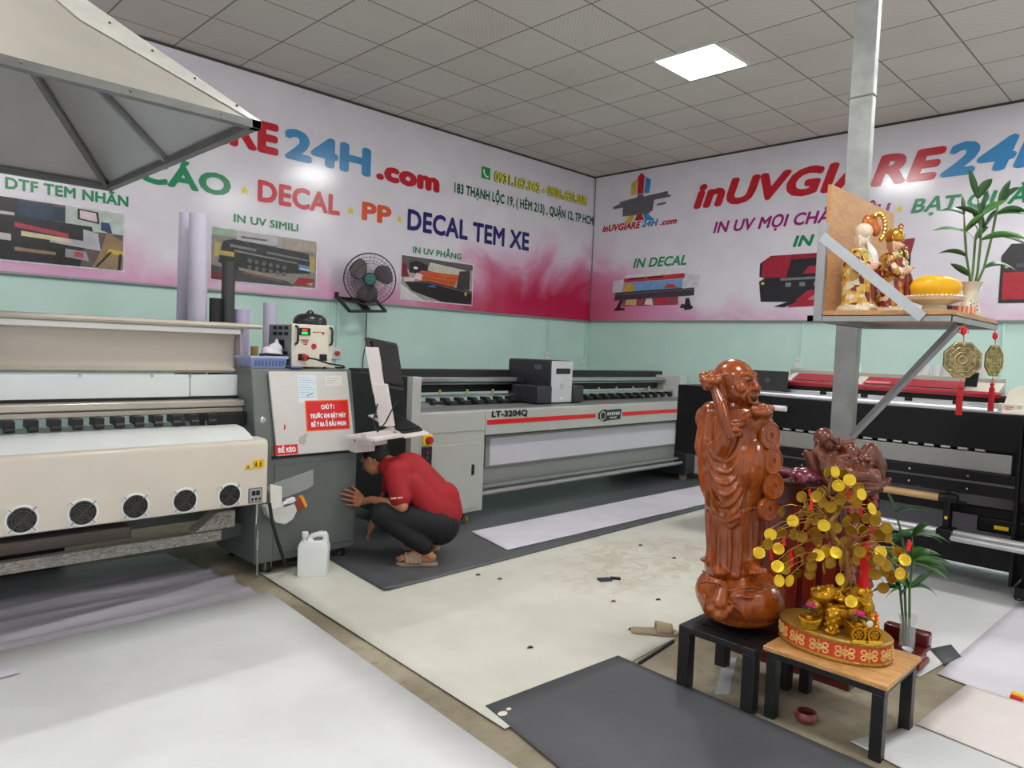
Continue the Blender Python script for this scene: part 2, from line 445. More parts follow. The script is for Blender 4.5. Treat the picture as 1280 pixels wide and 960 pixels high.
TL('QUẢNG CÁO', 0.55, 2.965, 2.845, 0.205, I_green, 0.035)
TL('DECAL', 3.23, 4.155, 2.855, 0.215, I_crim, 0.035); TL('PP', 4.43, 4.825, 2.855, 0.205, I_or, 0.04)
TL('DECAL TEM XE', 5.05, 7.095, 2.835, 0.245, I_navy, 0.03)
for x in (3.10, 4.29, 4.94): flat('star', BL, (x, PY, 2.935), UX, UZ, star((0, 0), 0.05), I_yel, 0.002)
TL('IN UV DTF TEM NHÃN', 0.80, 2.06, 2.605, 0.092, I_green, 0.03); TL('IN UV SIMILI', 2.995, 3.675, 2.618, 0.078, I_green, 0.03); TL('IN UV PHẲNG', 5.14, 5.895, 2.58, 0.075, I_green, 0.03)
TL('0931.167.962 - 0906.620.868', 6.395, 8.285, 3.642, 0.142, I_dgreen, 0.085, name='phone_outline', lift=0.0015); TL('0931.167.962 - 0906.620.868', 6.41, 8.27, 3.648, 0.13, I_yel, 0.028, name='phone_number', lift=0.004)
TL('183 THẠNH LỘC 19, ( HẺM 213) , QUẬN 12, TP HCM', 5.74, 8.45, 3.385, 0.125, I_dgreen, 0.035)
flat('phone_icon', BL, (6.18, PY, 3.648), UX, UZ, [(0, 0), (0.15, 0), (0.15, 0.15), (0, 0.15)], ink('icon_green', (36, 150, 84)), 0.002)
mb = MB(); 
pts = [(6.222, 3.765), (6.218, 3.735), (6.235, 3.70), (6.268, 3.678), (6.298, 3.68)]
for i in range(4): 
    a, b = Vector((pts[i][0], PY-0.005, pts[i][1])), Vector((pts[i+1][0], PY-0.005, pts[i+1][1])); mb.bar(a, b, 0.003, 0.022)
mb.build('phone_handset', I_white, BL, smooth=None)
K = (30, 28, 30)
art('printed_photo', BL, (0.92, PY, 2.05), UX, UZ, 1.10, 0.49, [
    ((96, 84, 80), [(0, 0), (1, 1)]), ((52, 44, 48), [(0, 0.66), (0.3, 1)]), ((44, 62, 84), [(0.3, 0.7), (0.52, 0.98)]), ((36, 50, 66), [(0.52, 0.72), (0.6, 0.96)]),
    ((196, 192, 190), [(0.0, 0.72), (0.28, 0.77)]), ((186, 196, 190), [(0.6, 0.62), (1, 1)]), ((40, 36, 38), [(0.0, 0.3), (0.2, 0.72), (0.78, 0.7), (0.8, 0.38), (0.7, 0.28)]),
    ((190, 186, 184), [(0.0, 0.32), (0.26, 0.3), (0.26, 0.42), (0, 0.44)]), ((178, 178, 184), [(0.5, 0.36), (0.84, 0.3), (0.82, 0.6), (0.72, 0.64), (0.72, 0.44), (0.5, 0.46)]),
    ((34, 30, 32), [(0, 0), (0.7, 0), (0.72, 0.3), (0, 0.32)]), ((176, 60, 78), [(0.28, 0.54), (0.62, 0.46), (0.62, 0.53), (0.28, 0.62)]), ((214, 200, 160), [(0.32, 0.41), (0.63, 0.38), (0.63, 0.45), (0.32, 0.49)]),
    ((150, 122, 100), [(0.28, 0.16), (0.54, 0.15), (0.54, 0.2), (0.28, 0.22)]), ((40, 34, 34), [(0.68, 0.8), (0.83, 0.76), (0.82, 0.96), (0.68, 0.98)]), ((216, 192, 200), [(0.695, 0.82), (0.815, 0.79), (0.805, 0.94), (0.695, 0.955)]),
    ((150, 122, 88), [(0.78, 0.0), (1, 0), (1, 0.5), (0.88, 0.66), (0.84, 0.3)]), ((44, 66, 110), [(0.84, 0.66), (0.92, 0.62), (0.9, 0.8), (0.84, 0.8)]), ((150, 150, 152), [(0.6, 0.14), (0.76, 0.1), (0.74, 0.26), (0.6, 0.28)]), ((190, 70, 80), [(0.66, 0.16), (0.72, 0.15), (0.72, 0.24), (0.66, 0.25)]),
    ((200, 168, 70), [(0.88, 0.28), (1, 0.25), (1, 0.33), (0.9, 0.36)]), (K, [(0.8, 0.02), (0.82, 0.02), (0.92, 0.3), (0.9, 0.3)]), (K, [(0.96, 0.0), (0.98, 0), (0.99, 0.28), (0.97, 0.28)])], border=(226, 222, 230))
sh = [((140, 132, 124), [(0, 0), (1, 1)]), ((150, 176, 150), [(0, 0.86), (0.22, 1)]), ((186, 184, 190), [(0.22, 0.8), (0.62, 1)]), ((176, 160, 150), [(0.6, 0.76), (1, 1)]), ((100, 90, 84), [(0.26, 0.86), (0.5, 0.9)]),
      ((34, 32, 34), [(0.06, 0.34), (0.1, 0.76), (0.2, 0.82), (0.92, 0.72), (0.94, 0.3), (0.2, 0.18)]), ((188, 166, 88), [(0.02, 0.44), (0.06, 0.44), (0.08, 0.72), (0.03, 0.72)]), ((190, 166, 84), [(0.07, 0.48), (0.2, 0.47), (0.2, 0.56), (0.07, 0.57)]),
      ((120, 118, 120), [(0.16, 0.66), (0.92, 0.56), (0.92, 0.59), (0.16, 0.72)]), ((150, 146, 140), [(0.2, 0.58), (0.8, 0.48), (0.8, 0.5), (0.2, 0.61)]), ((44, 44, 46), [(0.4, 0.63), (0.5, 0.61), (0.5, 0.72), (0.4, 0.73)]),
      ((188, 164, 84), [(0.93, 0.34), (0.98, 0.34), (0.98, 0.66), (0.93, 0.68)]), ((90, 140, 190), [(0.82, 0.36), (0.93, 0.34), (0.93, 0.46), (0.82, 0.48)]), ((206, 214, 220), [(0.83, 0.38), (0.92, 0.36), (0.92, 0.39), (0.83, 0.41)]),
      ((150, 138, 130), [(0.24, 0.22), (0.9, 0.06), (0.9, 0.12), (0.24, 0.28)]), ((70, 66, 68), [(0.0, 0.0), (0.78, 0.0), (0.7, 0.1), (0.1, 0.24), (0, 0.28)]), ((120, 84, 60), [(0.28, 0.16), (0.66, 0.06), (0.66, 0.09), (0.28, 0.2)]),
      ((158, 22, 34), [(0.76, 0.03), (0.98, 0.03), (0.98, 0.2), (0.82, 0.2)]), ((180, 176, 178), [(0.9, 0.08), (0.96, 0.05), (0.97, 0.12)]), ((116, 30, 40), [(0, 0), (0.1, 0), (0.1, 0.12), (0, 0.14)])]
for i in range(6):
    for j in range(2): sh.append(((104, 98, 96), disc((0.34+i*0.066, 0.43-i*0.012-j*0.13), 0.022, 10, 0.045)))
art('printed_photo', BL, (2.785, PY, 2.052), UX, UZ, 1.10, 0.49, sh, border=(226, 222, 230))
sh = [((170, 160, 152), [(0, 0), (1, 1)]), ((96, 88, 88), [(0, 0.72), (0.3, 0.6), (1, 0.86), (1, 1), (0, 1)]), ((206, 200, 186), [(0.34, 0.72), (0.88, 0.62), (0.9, 0.84), (0.38, 0.92)]), (K, [(0.1, 0.62), (0.36, 0.62), (0.34, 0.84), (0.2, 0.92), (0.1, 0.86)]),
      ((120, 24, 36), [(0, 0.5), (0.1, 0.52), (0.04, 0.84), (0, 0.8)]), ((64, 58, 58), [(0.76, 0.36), (0.96, 0.36), (0.96, 0.84), (0.8, 0.8)]), ((206, 94, 48), [(0.14, 0.48), (0.72, 0.36), (0.8, 0.7), (0.26, 0.7)]), ((180, 76, 38), [(0.2, 0.54), (0.74, 0.46), (0.75, 0.49), (0.21, 0.57)]), ((186, 80, 40), [(0.24, 0.62), (0.76, 0.57), (0.77, 0.6), (0.25, 0.65)]),
      ((224, 200, 214), [(0.16, 0.5), (0.26, 0.46), (0.28, 0.6), (0.2, 0.64)]), ((216, 206, 204), [(0.04, 0.4), (0.16, 0.4), (0.18, 0.5), (0.04, 0.5)]), ((32, 30, 33), [(0.04, 0.4), (0.36, 0.42), (1, 0.28), (1, 0.0), (0.56, 0.0), (0.14, 0.2)]), ((60, 58, 62), [(0.04, 0.4), (0.36, 0.43), (1, 0.29), (1, 0.33), (0.36, 0.47)]),
      ((50, 96, 190), [(0.36, 0.33), (0.48, 0.32), (0.44, 0.39), (0.37, 0.38)]), ((200, 150, 60), disc((0.9, 0.25), 0.022, 8, 0.05)), ((236, 234, 232), disc((0.18, 0.74), 0.03, 8, 0.03)), ((220, 216, 216), [(0, 0), (0.3, 0), (0.1, 0.2), (0, 0.34)])]
art('printed_photo', BL, (4.985, PY, 2.035), UX, UZ, 1.10, 0.50, sh, border=(230, 222, 230))

# ---- banner on the right wall
BR = thing('wall_banner', 'pink and white shop banner with machine pictures behind the black and red printer', 'banner', (8.45, 3.0, 1.965))
MB().box(8.45, 8.479, -0.6, 6.87, 1.965, 4.075).build('panel', mk_banner('banner_print_b', False), BR, smooth=None)
MB().box(8.443, 8.479, -0.6, 6.87, 1.945, 1.965).build('edge_frame', mat('alloy_edge', (150, 148, 150)), BR)
UY = (0, -1, 0); PX = 8.45
def TR(s, y0, y1, z, cap, m, bold=0.03, shear=0.25, name='lettering', lift=0.002):
    return lettering(name, s, (PX, y0, z), UY, UZ, y0-y1, cap, m, BR, bold, shear, lift=lift)
TR('inUVGIARE', 5.20, 2.24, 3.432, 0.335, I_red, 0.045); TR('24H', 2.30, 1.16, 3.44, 0.335, I_blue, 0.045); TR('.com', 1.08, -0.1, 3.44, 0.26, I_red, 0.05)
TR('IN UV MỌI CHẤT LIỆU', 4.89, 2.75, 3.09, 0.148, I_mag, 0.03); TR('BẠT QUẢNG CÁO', 2.55, 0.55, 3.10, 0.15, I_green, 0.03); TR('IN BẠT', 3.82, 3.05, 2.835, 0.135, I_green, 0.035)
flat('star', BR, (PX, 2.66, 3.16), UY, UZ, star((0, 0), 0.045), I_yel, 0.002)
TR('IN DECAL', 6.13, 5.26, 2.705, 0.135, I_green, 0.03)
TR('inUVGIARE', 6.71, 6.03, 3.262, 0.1, I_red, 0.04); TR('24H', 6.02, 5.74, 3.268, 0.1, I_blue, 0.04); TR('.com', 5.71, 5.44, 3.27, 0.085, I_red, 0.04)
art('printed_logo', BR, (PX, 6.53, 3.36), UY, UZ, 0.98, 0.68, [
    ((206, 176, 60), [(0.31, 0.56), (0.4, 0.57), (0.41, 0.88), (0.31, 0.82)]), ((190, 30, 50), [(0.42, 0.57), (0.53, 0.57), (0.54, 0.92), (0.48, 1), (0.42, 0.92)]), ((60, 140, 200), [(0.545, 0.57), (0.63, 0.56), (0.65, 0.82), (0.56, 0.9)]),
    ((206, 176, 60), [(0.3, 0.14), (0.4, 0.14), (0.34, 0.0), (0.2, 0.0)]), ((190, 30, 50), [(0.43, 0.14), (0.52, 0.14), (0.56, 0.02), (0.4, 0.02)]), ((60, 140, 200), [(0.54, 0.14), (0.62, 0.14), (0.74, 0.0), (0.58, 0.0)]),
    ((98, 96, 102), [(0.0, 0.32), (0.0, 0.37), (0.12, 0.42), (0.12, 0.46), (0.42, 0.5), (0.44, 0.56), (0.52, 0.56), (0.54, 0.5), (0.94, 0.54), (0.95, 0.46), (0.99, 0.46), (0.99, 0.42), (0.72, 0.4), (0.7, 0.18), (0.66, 0.18), (0.66, 0.14), (0.18, 0.14), (0.18, 0.33)]),
    ((98, 96, 102), [(0.76, 0.27), (0.92, 0.29), (0.92, 0.33), (0.78, 0.31)])], lift=0.003)
CL = [((36, 36, 40), [(0.05, 0.08), (0.1, 0.08), (0.14, 0.3), (0.1, 0.3)]), ((36, 36, 40), [(0.02, 0.0), (0.16, 0.02), (0.16, 0.08), (0.04, 0.08)]), ((36, 36, 40), [(0.85, 0.0), (0.93, 0.02), (0.9, 0.3), (0.86, 0.3)]), ((36, 36, 40), [(0.8, 0.06), (0.95, 0.04), (0.93, 0.12), (0.82, 0.16)]),
      ((150, 70, 80), [(0.13, 0.12), (0.78, 0.14), (0.78, 0.36), (0.13, 0.34)]), ((204, 176, 120), [(0.16, 0.16), (0.3, 0.14), (0.3, 0.34), (0.18, 0.34)]), ((224, 214, 214), [(0.4, 0.16), (0.5, 0.14), (0.48, 0.34), (0.42, 0.34)]), ((190, 50, 66), [(0.54, 0.15), (0.66, 0.16), (0.64, 0.34), (0.56, 0.34)]),
      ((56, 56, 64), [(0.02, 0.28), (0.95, 0.36), (0.95, 0.6), (0.04, 0.5)]), ((88, 88, 96), [(0.02, 0.42), (0.95, 0.5), (0.95, 0.53), (0.02, 0.46)]), ((206, 204, 210), [(0, 0.5), (0.12, 0.5), (0.14, 0.84), (0.0, 0.8)]), ((206, 204, 210), [(0.82, 0.54), (1, 0.56), (1, 0.86), (0.82, 0.88)]),
      ((110, 160, 206), [(0.12, 0.5), (0.82, 0.56), (0.82, 0.78), (0.14, 0.74)]), ((206, 160, 70), [(0.13, 0.5), (0.28, 0.52), (0.26, 0.72), (0.14, 0.7)]), ((196, 66, 60), [(0.6, 0.56), (0.78, 0.56), (0.72, 0.66), (0.64, 0.66)]), ((196, 40, 50), [(0.14, 0.76), (0.84, 0.8), (0.84, 0.96), (0.14, 0.9)]), ((224, 220, 226), [(0.14, 0.86), (0.84, 0.92), (0.84, 1), (0.15, 0.95)]),
      ((30, 28, 32), [(0.18, 0.81), (0.38, 0.83), (0.38, 0.87), (0.18, 0.85)]), ((30, 28, 32), [(0.42, 0.83), (0.6, 0.84), (0.6, 0.88), (0.42, 0.87)])]
art('printed_machine', BR, (PX, 6.47, 2.10), UY, UZ, 1.42, 0.54, CL, lift=0.003)
RB = [((34, 32, 36), [(0.02, 0.1), (0.3, 0.08), (0.5, 0.3), (1, 0.34), (1, 0.98), (0.08, 1), (0.0, 0.86), (0.0, 0.6), (0.04, 0.56), (0.0, 0.5)]), ((164, 30, 52), [(0.02, 0.58), (0.2, 0.56), (0.24, 1), (0.08, 0.98), (0.02, 0.9)]), ((150, 28, 46), [(0.24, 0.9), (1, 0.94), (1, 1.0), (0.24, 1)]),
      ((170, 40, 62), [(0.32, 0.62), (0.9, 0.64), (0.9, 0.78), (0.36, 0.76)]), ((120, 118, 122), [(0.16, 0.5), (1, 0.54), (1, 0.57), (0.16, 0.55)]), ((170, 30, 52), [(0.22, -0.02), (0.62, 0.02), (0.66, 0.34), (0.36, 0.3)]), ((210, 120, 140), [(0.36, 0.12), (0.44, 0.12), (0.5, 0.28), (0.44, 0.28)]), ((30, 28, 32), [(0.12, 0.0), (0.2, -0.02), (0.3, 0.1), (0.26, 0.12)]),
      ((214, 200, 80), disc((0.03, 0.46), 0.014, 8, 0.03)), ((146, 30, 52), [(0.86, 0.86), (1.0, 0.86), (1.02, 1.14), (0.86, 1.12)]), ((34, 32, 38), [(0.84, 0.36), (1.0, 0.36), (1.0, 0.84), (0.86, 0.84)])]
for i in range(5): RB.append(((130, 126, 128), [(0.2+i*0.1, 0.38), (0.24+i*0.1, 0.38), (0.24+i*0.1, 0.46), (0.2+i*0.1, 0.46)]))
art('printed_machine', BR, (PX, 4.22, 2.13), UY, UZ, 1.70, 0.62, RB, lift=0.003)
art('printed_machine', BR, (PX, 1.70, 2.13), UY, UZ, 1.3, 0.58, [((34, 32, 36), [(0, 0), (1, 0), (1, 0.92), (0.06, 1), (0, 0.8)]), ((176, 26, 44), [(0.02, 0.06), (0.9, 0.06), (0.9, 0.5), (0.02, 0.52)]), ((206, 190, 90), disc((0.04, 0.62), 0.016, 8, 0.03)), ((70, 68, 74), [(0.1, 0.6), (0.9, 0.58), (0.9, 0.66), (0.1, 0.66)])], lift=0.003)

# ------------------------------------------------------------------ floor coverings
def mk_sheet(name, c, c2, rough=0.38, wr=0.12, stain=None, stretch=(1, 1, 1)):
    m, b, t = base_mat(name, rough, spec=0.35)
    p = t.pos(); n = t.noise(t.scale(p, stretch), 2.2, 5, 0.6, 0.4); n2 = t.noise(p, 26, 4)
    col = t.mix(t.sstep(n, 0.3, 0.72), rgb(c), rgb(c2))
    col = t.mix(t.math('MULTIPLY', t.sstep(n2, 0.66, 0.8), 0.25), col, rgb((150, 140, 118)))
    if stain:
        (sx, sy), rad, sc = stain
        x, y, z = t.sep(p)
        d = t.math('SQRT', t.math('ADD', t.math('POWER', t.math('MULTIPLY', t.math('SUBTRACT', x, sx), 0.62), 2.0), t.math('POWER', t.math('SUBTRACT', y, sy), 2.0)))
        d = t.math('ADD', d, t.math('MULTIPLY', t.math('SUBTRACT', t.noise(p, 4, 6, 0.7, 1.0), 0.5), 0.9))
        f = t.math('SUBTRACT', 1.0, t.sstep(d, rad*0.35, rad))
        col = t.mix(t.math('MULTIPLY', t.math('MULTIPLY', f, t.sstep(t.noise(p, 6, 6, 0.7, 1.5), 0.4, 0.62)), 0.6), col, rgb(sc))
    t.link(col, b.inputs['Base Color'])
    h = t.noise(t.scale(p, stretch), 4.0, 4, 0.5, 0.8)
    t.link(t.bump(h, wr, 0.03), b.inputs['Normal'])
    return m
def sheet(name, label, cat, quad, z, m, nx=24, ny=24, amp=0.0, freq=3.0, th=0.0025, curl=None, ridges=()):
    q = [Vector((a, b, 0)) for a, b in quad]; vs = []
    for j in range(ny+1):
        for i in range(nx+1):
            a, b = i/nx, j/ny
            p = (q[0]*(1-a)+q[1]*a)*(1-b)+(q[3]*(1-a)+q[2]*a)*b
            h = amp*(0.5+0.5*mnoise.noise(Vector((p.x*freq*0.5, p.y*freq, 3.1)))) if amp else 0
            if curl: h += curl(a, b)
            for (c0, sl, hh, w) in ridges: h += hh*math.exp(-((p.y-c0-sl*(p.x-1.0)+0.03*math.sin(p.x*3+c0*9))/w)**2)
            vs.append((p.x, p.y, z+h))
    fs = [(j*(nx+1)+i, j*(nx+1)+i+1, (j+1)*(nx+1)+i+1, (j+1)*(nx+1)+i) for j in range(ny) for i in range(nx)]
    mb = MB(); mb.add(vs, fs); o = mb.build(name, m, None, smooth=180)
    md = o.modifiers.new('thickness', 'SOLIDIFY'); md.thickness = th; md.offset = 1
    return tag(o, label, cat)
M_shw = mk_sheet('sheet_white', (206, 207, 207), (218, 219, 219), 0.4, 0.08)
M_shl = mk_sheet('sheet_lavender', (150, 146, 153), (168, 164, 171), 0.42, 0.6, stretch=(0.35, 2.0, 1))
M_shc = mk_sheet('sheet_cream', (202, 200, 188), (213, 212, 201), 0.4, 0.08, stain=((4.35, 2.9), 0.75, (176, 164, 140)))
M_shp = mk_sheet('sheet_pinkish', (220, 210, 206), (228, 220, 217), 0.45, 0.12)
M_shv = mk_sheet('sheet_violet_white', (206, 202, 212), (220, 217, 224), 0.42, 0.25)
M_mat = mk_sheet('mat_grey', (78, 79, 82), (88, 89, 92), 0.45, 0.05)
sheet('floor_sheet', 'large white vinyl floor sheet in front of the long beige printer', 'floor sheet', [(-2.5, -1.5), (1.55, -1.5), (1.93, 3.86), (-2.5, 3.93)], 0.034, M_shw, 20, 20)
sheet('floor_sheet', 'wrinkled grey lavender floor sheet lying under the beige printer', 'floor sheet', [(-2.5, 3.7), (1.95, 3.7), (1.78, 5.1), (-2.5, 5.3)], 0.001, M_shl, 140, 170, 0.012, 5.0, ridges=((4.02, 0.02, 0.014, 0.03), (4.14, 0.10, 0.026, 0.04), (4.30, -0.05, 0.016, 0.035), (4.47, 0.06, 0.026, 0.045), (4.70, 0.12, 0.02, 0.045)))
sheet('floor_sheet', 'small pale board lying on the white sheet before the beige printer', 'floor sheet', [(-1.0, 3.50), (0.66, 3.56), (0.53, 4.02), (-1.0, 4.0)], 0.042, M_shv, 6, 6, th=0.008)
sheet('floor_sheet', 'cream vinyl floor sheet with scuffed stain in the middle of the shop', 'floor sheet', [(1.955, 1.93), (7.0, 2.20), (7.0, 4.6), (2.08, 4.3)], 0.0015, M_shc, 40, 30, curl=lambda a, b: 0.008*max(0, 1-a*30))
sheet('floor_mat', 'dark grey floor mat under the crouching person and flatbed printer', 'floor mat', [(2.50, 3.53), (7.9, 3.60), (7.9, 5.7), (2.72, 5.7)], 0.008, M_mat, 40, 30, curl=lambda a, b: 0.012*max(0, 1-a*40)*max(0, 1-b*3))
sheet('floor_sheet', 'white vinyl sheet lying on the grey mat before the flatbed printer', 'floor sheet', [(3.70, 3.70), (7.2, 3.66), (7.5, 4.24), (3.84, 4.26)], 0.013, M_shv, 50, 20, 0.003, 6.0)
sheet('floor_mat', 'dark grey floor mat with pale scuffs in front of the low black table', 'floor mat', [(1.64, 0.2), (2.77, 0.2), (2.855, 2.055), (2.02, 2.115)], 0.0085, M_mat, 20, 20)
flat_scuff = MB()
for cx, cy, r in ((2.03, 2.02, 0.018), (2.075, 2.03, 0.010)): flat_scuff.lathe([(0.0, 0.0), (r, 0.0), (r*0.7, 0.0015), (0, 0.0018)], (cx, cy, 0.0112), 9, sx=1.3, cap=False)
tag(flat_scuff.build('paper_scrap', mat('scrap', (214, 208, 190), 0.8), None), 'torn cream paper scraps stuck on the corner of the dark mat', 'paper scrap')
sheet('floor_sheet', 'white floor sheet in front of the black and red printer', 'floor sheet', [(3.80, 0.975), (7.4, 0.5), (7.4, 3.2), (4.1, 2.1)], 0.003, M_shw, 30, 30, 0.002, 5.0)
sheet('floor_sheet', 'pale violet floor sheet at the right, lapping over the white one', 'floor sheet', [(3.72, 0.1), (6.2, -0.1), (6.2, 0.86), (3.90, 0.925)], 0.0075, M_shv, 30, 16, 0.003, 5.0)
sheet('floor_sheet', 'pinkish white floor sheet beside the legs of the wood topped table', 'floor sheet', [(3.14, -0.3), (3.86, -0.3), (3.86, 0.795), (3.27, 0.84)], 0.0115, M_shp, 16, 16)
sheet('floor_sheet', 'white floor sheet under the front leg of the wood topped table', 'floor sheet', [(2.62, -0.4), (3.30, -0.4), (3.28, 0.84), (2.93, 0.98)], 0.0045, M_shw, 16, 16)
sheet('floor_mat', 'small dark rubber scrap between the pale sheets behind the wood topped table', 'floor mat', [(4.04, 0.93), (4.22, 0.90), (4.36, 0.98), (4.20, 1.04)], 0.0085, M_mat, 3, 3)
q = [at_z(x, y, 0.002) for x, y in ((905, 822), (921, 822), (911, 868), (893, 868))]
tag(MB().add(q+[p+Vector((0, 0, 0.001)) for p in q], [(0, 1, 2, 3), (7, 6, 5, 4), (0, 4, 5, 1), (1, 5, 6, 2), (2, 6, 7, 3), (3, 7, 4, 0)]).build('plastic_strip', mat('clear_strip', (206, 208, 210), 0.25, alpha=0.8)), 'clear plastic strip on the concrete between the two low tables', 'plastic strip')
tag(MB().bar(at_z(799, 829, 0.006), at_z(842, 801, 0.006), 0.012, 0.008).build('edge_shadow_strip', M_rubber, None), 'thin black strip as the shadow of the cream sheet edge near the low black table', 'shadow strip')  # shade under the cream sheet's edge, laid down as a black strip
# ================================================================== the long beige roll printer (left)
M_beige = mat('beige_enamel', (212, 203, 188), 0.35, 0, 0.03, 3, coat=0.1)
M_hoodin = mat('beige_sheet_metal', (196, 186, 174), 0.45, 0.1, 0.04, 2)
M_plat = mat('platen_white', (226, 229, 227), 0.25, 0, 0.03, 5)
M_cgrey = mat('cabinet_grey_green', (104, 110, 107), 0.42, 0.1, 0.06, 4)
M_cpanel = mat('cover_panel', (206, 202, 198), 0.42, 0, 0.05, 3)
def mk_film():
    m, b, t = base_mat('plastic_film', 0.3, spec=0.6)
    v = t.obj(); n = t.noise(t.scale(v, (8, 30, 30)), 3, 6, 0.7, 2.0)
    t.link(t.mix(t.sstep(n, 0.35, 0.65), rgb((120, 114, 106)), rgb((206, 200, 194))), b.inputs['Base Color'])
    t.link(t.bump(n, 0.5, 0.01), b.inputs['Normal']); return m
M_film = mk_film()
XC0, XC1 = 2.03, 2.76
RP = thing('roll_printer', 'long beige roll to roll printer with five fans and grey end cabinet', 'printer', (1.0, 4.6, 0))
MB().prism([(4.10, 0.505), (4.10, 0.862), (4.108, 0.884), (4.13, 0.895), (4.22, 0.90), (4.62, 0.86), (4.62, 0.505)], 'x', -2.6, 2.02).build('body', M_beige, RP, bevel=0.008)
MB().prism([(4.135, 0.895), (4.19, 0.925), (4.27, 0.95), (4.36, 0.962), (4.46, 0.955), (4.5, 0.93), (4.5, 0.89)], 'x', -2.6, 1.945).build('platen', M_plat, RP, bevel=0.004)
MB().box(-2.6, 2.03, 4.47, 4.55, 1.028, 1.062).box(-2.6, 2.03, 4.455, 4.6, 1.066, 1.108).build('guide_rail', mat('rail_metal', (196, 188, 174), 0.3, 0.5, 0.06, 5), RP, bevel=0.006)
MB().box(-2.6, 2.03, 4.56, 4.6, 1.108, 1.126).build('rail_groove', M_dark, RP)
MB().box(-2.6, 1.72, 4.555, 4.6, 1.126, 1.262).build('carriage_cover', mat('cover_white', (224, 230, 230), 0.3, 0, 0.02), RP, bevel=0.004)
MB().box(1.728, 2.03, 4.565, 4.6, 1.126, 1.262).build('service_cover', mat('cover_white', (224, 230, 230)), RP, bevel=0.004)
MB().prism([(4.62, 1.27), (4.60, 1.29), (4.66, 1.31), (4.69, 1.38), (4.70, 1.46), (4.68, 1.515), (4.62, 1.53), (4.60, 1.56), (4.62, 1.564), (4.75, 1.53), (4.76, 1.3)], 'x', -2.6, 2.06).build('hood', M_hoodin, RP, bevel=0.004)
MB().box(-2.6, 2.058, 4.603, 4.618, 1.525, 1.558).build('hood_strip', M_lwhite, RP)
MB().prism([(4.58, 1.562), (4.56, 1.575), (4.565, 1.592), (4.94, 1.605), (4.94, 1.58)], 'x', -2.6, 2.19).build('hood_top', mat('hood_top', (206, 196, 182), 0.4, 0.05, 0.03), RP, bevel=0.003)
MB().prism([(4.60, 1.27), (4.62, 1.53), (4.60, 1.562), (4.76, 1.562), (4.86, 1.3), (4.8, 1.27)], 'x', 2.062, 2.085).build('hood_side', mat('hood_side_grey', (168, 160, 166), 0.45), RP, bevel=0.003)
for x in (0.0, 0.36, 0.74, 1.12, 1.5, 1.72): MB().cyl((x, 4.56, 1.255), (x, 4.552, 1.255), 0.008, 8).build('screw', M_steel, RP)
MB().box(-2.6, 2.03, 4.72, 4.87, 0.30, 0.88).box(-2.6, 2.36, 4.875, 5.36, 0.30, 0.88).build('rear_body', M_cgrey, RP)
for i in range(15):
    x = 1.80-i*0.1035
    mb = MB(); mb.box(x-0.026, x+0.026, 4.40, 4.50, 0.985, 1.03); mb.cyl((x-0.024, 4.405, 0.983), (x+0.024, 4.405, 0.983), 0.017, 12)
    mb.build('pinch_roller', M_black, RP, bevel=0.003)
MB().box(1.83, 2.03, 4.42, 4.56, 0.95, 1.03).build('rail_end_block', M_dark, RP, bevel=0.004)
def cooling_fan(x, z, r=0.062):
    mb = MB(); c = Vector((x, 4.10, z))
    mb.lathe([(r+0.012, 0.0), (r+0.010, 0.004), (r, 0.006), (r, 0.0)], c, 28, (0, -1, 0), cap=False)
    for sx in (-1, 1):
        for sz in (-1, 1):
            mb.bar(c+Vector((sx*0.042, -0.004, sz*0.042)), c+Vector((sx*0.064, -0.004, sz*0.064)), 0.006, 0.018)
    q = mb.build('cooling_fan', M_white, RP)
    MB().lathe([(r, 0.001), (r, 0.003)], c, 28, (0, -1, 0)).build('fan_opening', M_dark, q)
    mb = MB()
    for i in range(7):
        a = 2*PI*i/7; d = Vector((math.cos(a), 0, math.sin(a))); p = Vector((-d.z, 0, d.x))
        b0 = c+d*0.02+Vector((0, -0.0032, 0)); b1 = c+d*(r-0.006)+Vector((0, -0.0032, 0))
        mb.add([b0-p*0.008, b0+p*0.010, b1+p*0.020, b1-p*0.012], [(0, 1, 2, 3)])
    mb.lathe([(0.022, 0.003), (0.021, 0.0055), (0, 0.006)], c, 16, (0, -1, 0), cap=False)
    mb.build('fan_blades', mat('fan_black', (44, 42, 41), 0.4), q)
    mb = MB()
    for rr in (0.016, 0.030, 0.044, 0.058): mb.tube([c+Vector((rr*math.cos(2*PI*k/24), -0.008, rr*math.sin(2*PI*k/24))) for k in range(24)], 0.0014, 5, True)
    for a in (PI/4, 3*PI/4): mb.bar(c+Vector((math.cos(a), 0, math.sin(a)))*0.084+Vector((0, -0.0095, 0)), c-Vector((math.cos(a), 0, math.sin(a)))*0.084+Vector((0, -0.0095, 0)), 0.003, 0.003)
    mb.build('fan_guard', mat('guard_wire', (96, 92, 86), 0.35, 0.6), q)
for x in (0.51, 0.765, 1.027, 1.275, 1.532, 1.786): cooling_fan(x, 0.58)
q = MB().box(1.899, 1.986, 4.094, 4.101, 0.516, 0.608).build('power_socket', mat('socket_grey', (122, 124, 126), 0.4, 0.3), RP, bevel=0.003)
mb = MB(); mb.box(1.909, 1.977, 4.091, 4.095, 0.526, 0.600); mb.build('socket_plate', mat('socket_face', (168, 170, 170), 0.4), q)
mb = MB()
for x in (1.918, 1.945): mb.box(x, x+0.022, 4.088, 4.092, 0.562, 0.59)
for x in (1.916, 1.938, 1.96): mb.box(x, x+0.012, 4.088, 4.092, 0.532, 0.548)
mb.build('socket_holes', M_black, q)
MB().box(1.925, 1.995, 4.096, 4.099, 0.726, 0.775).build('warning_label', mat('label_amber', (238, 190, 20), 0.45), RP)
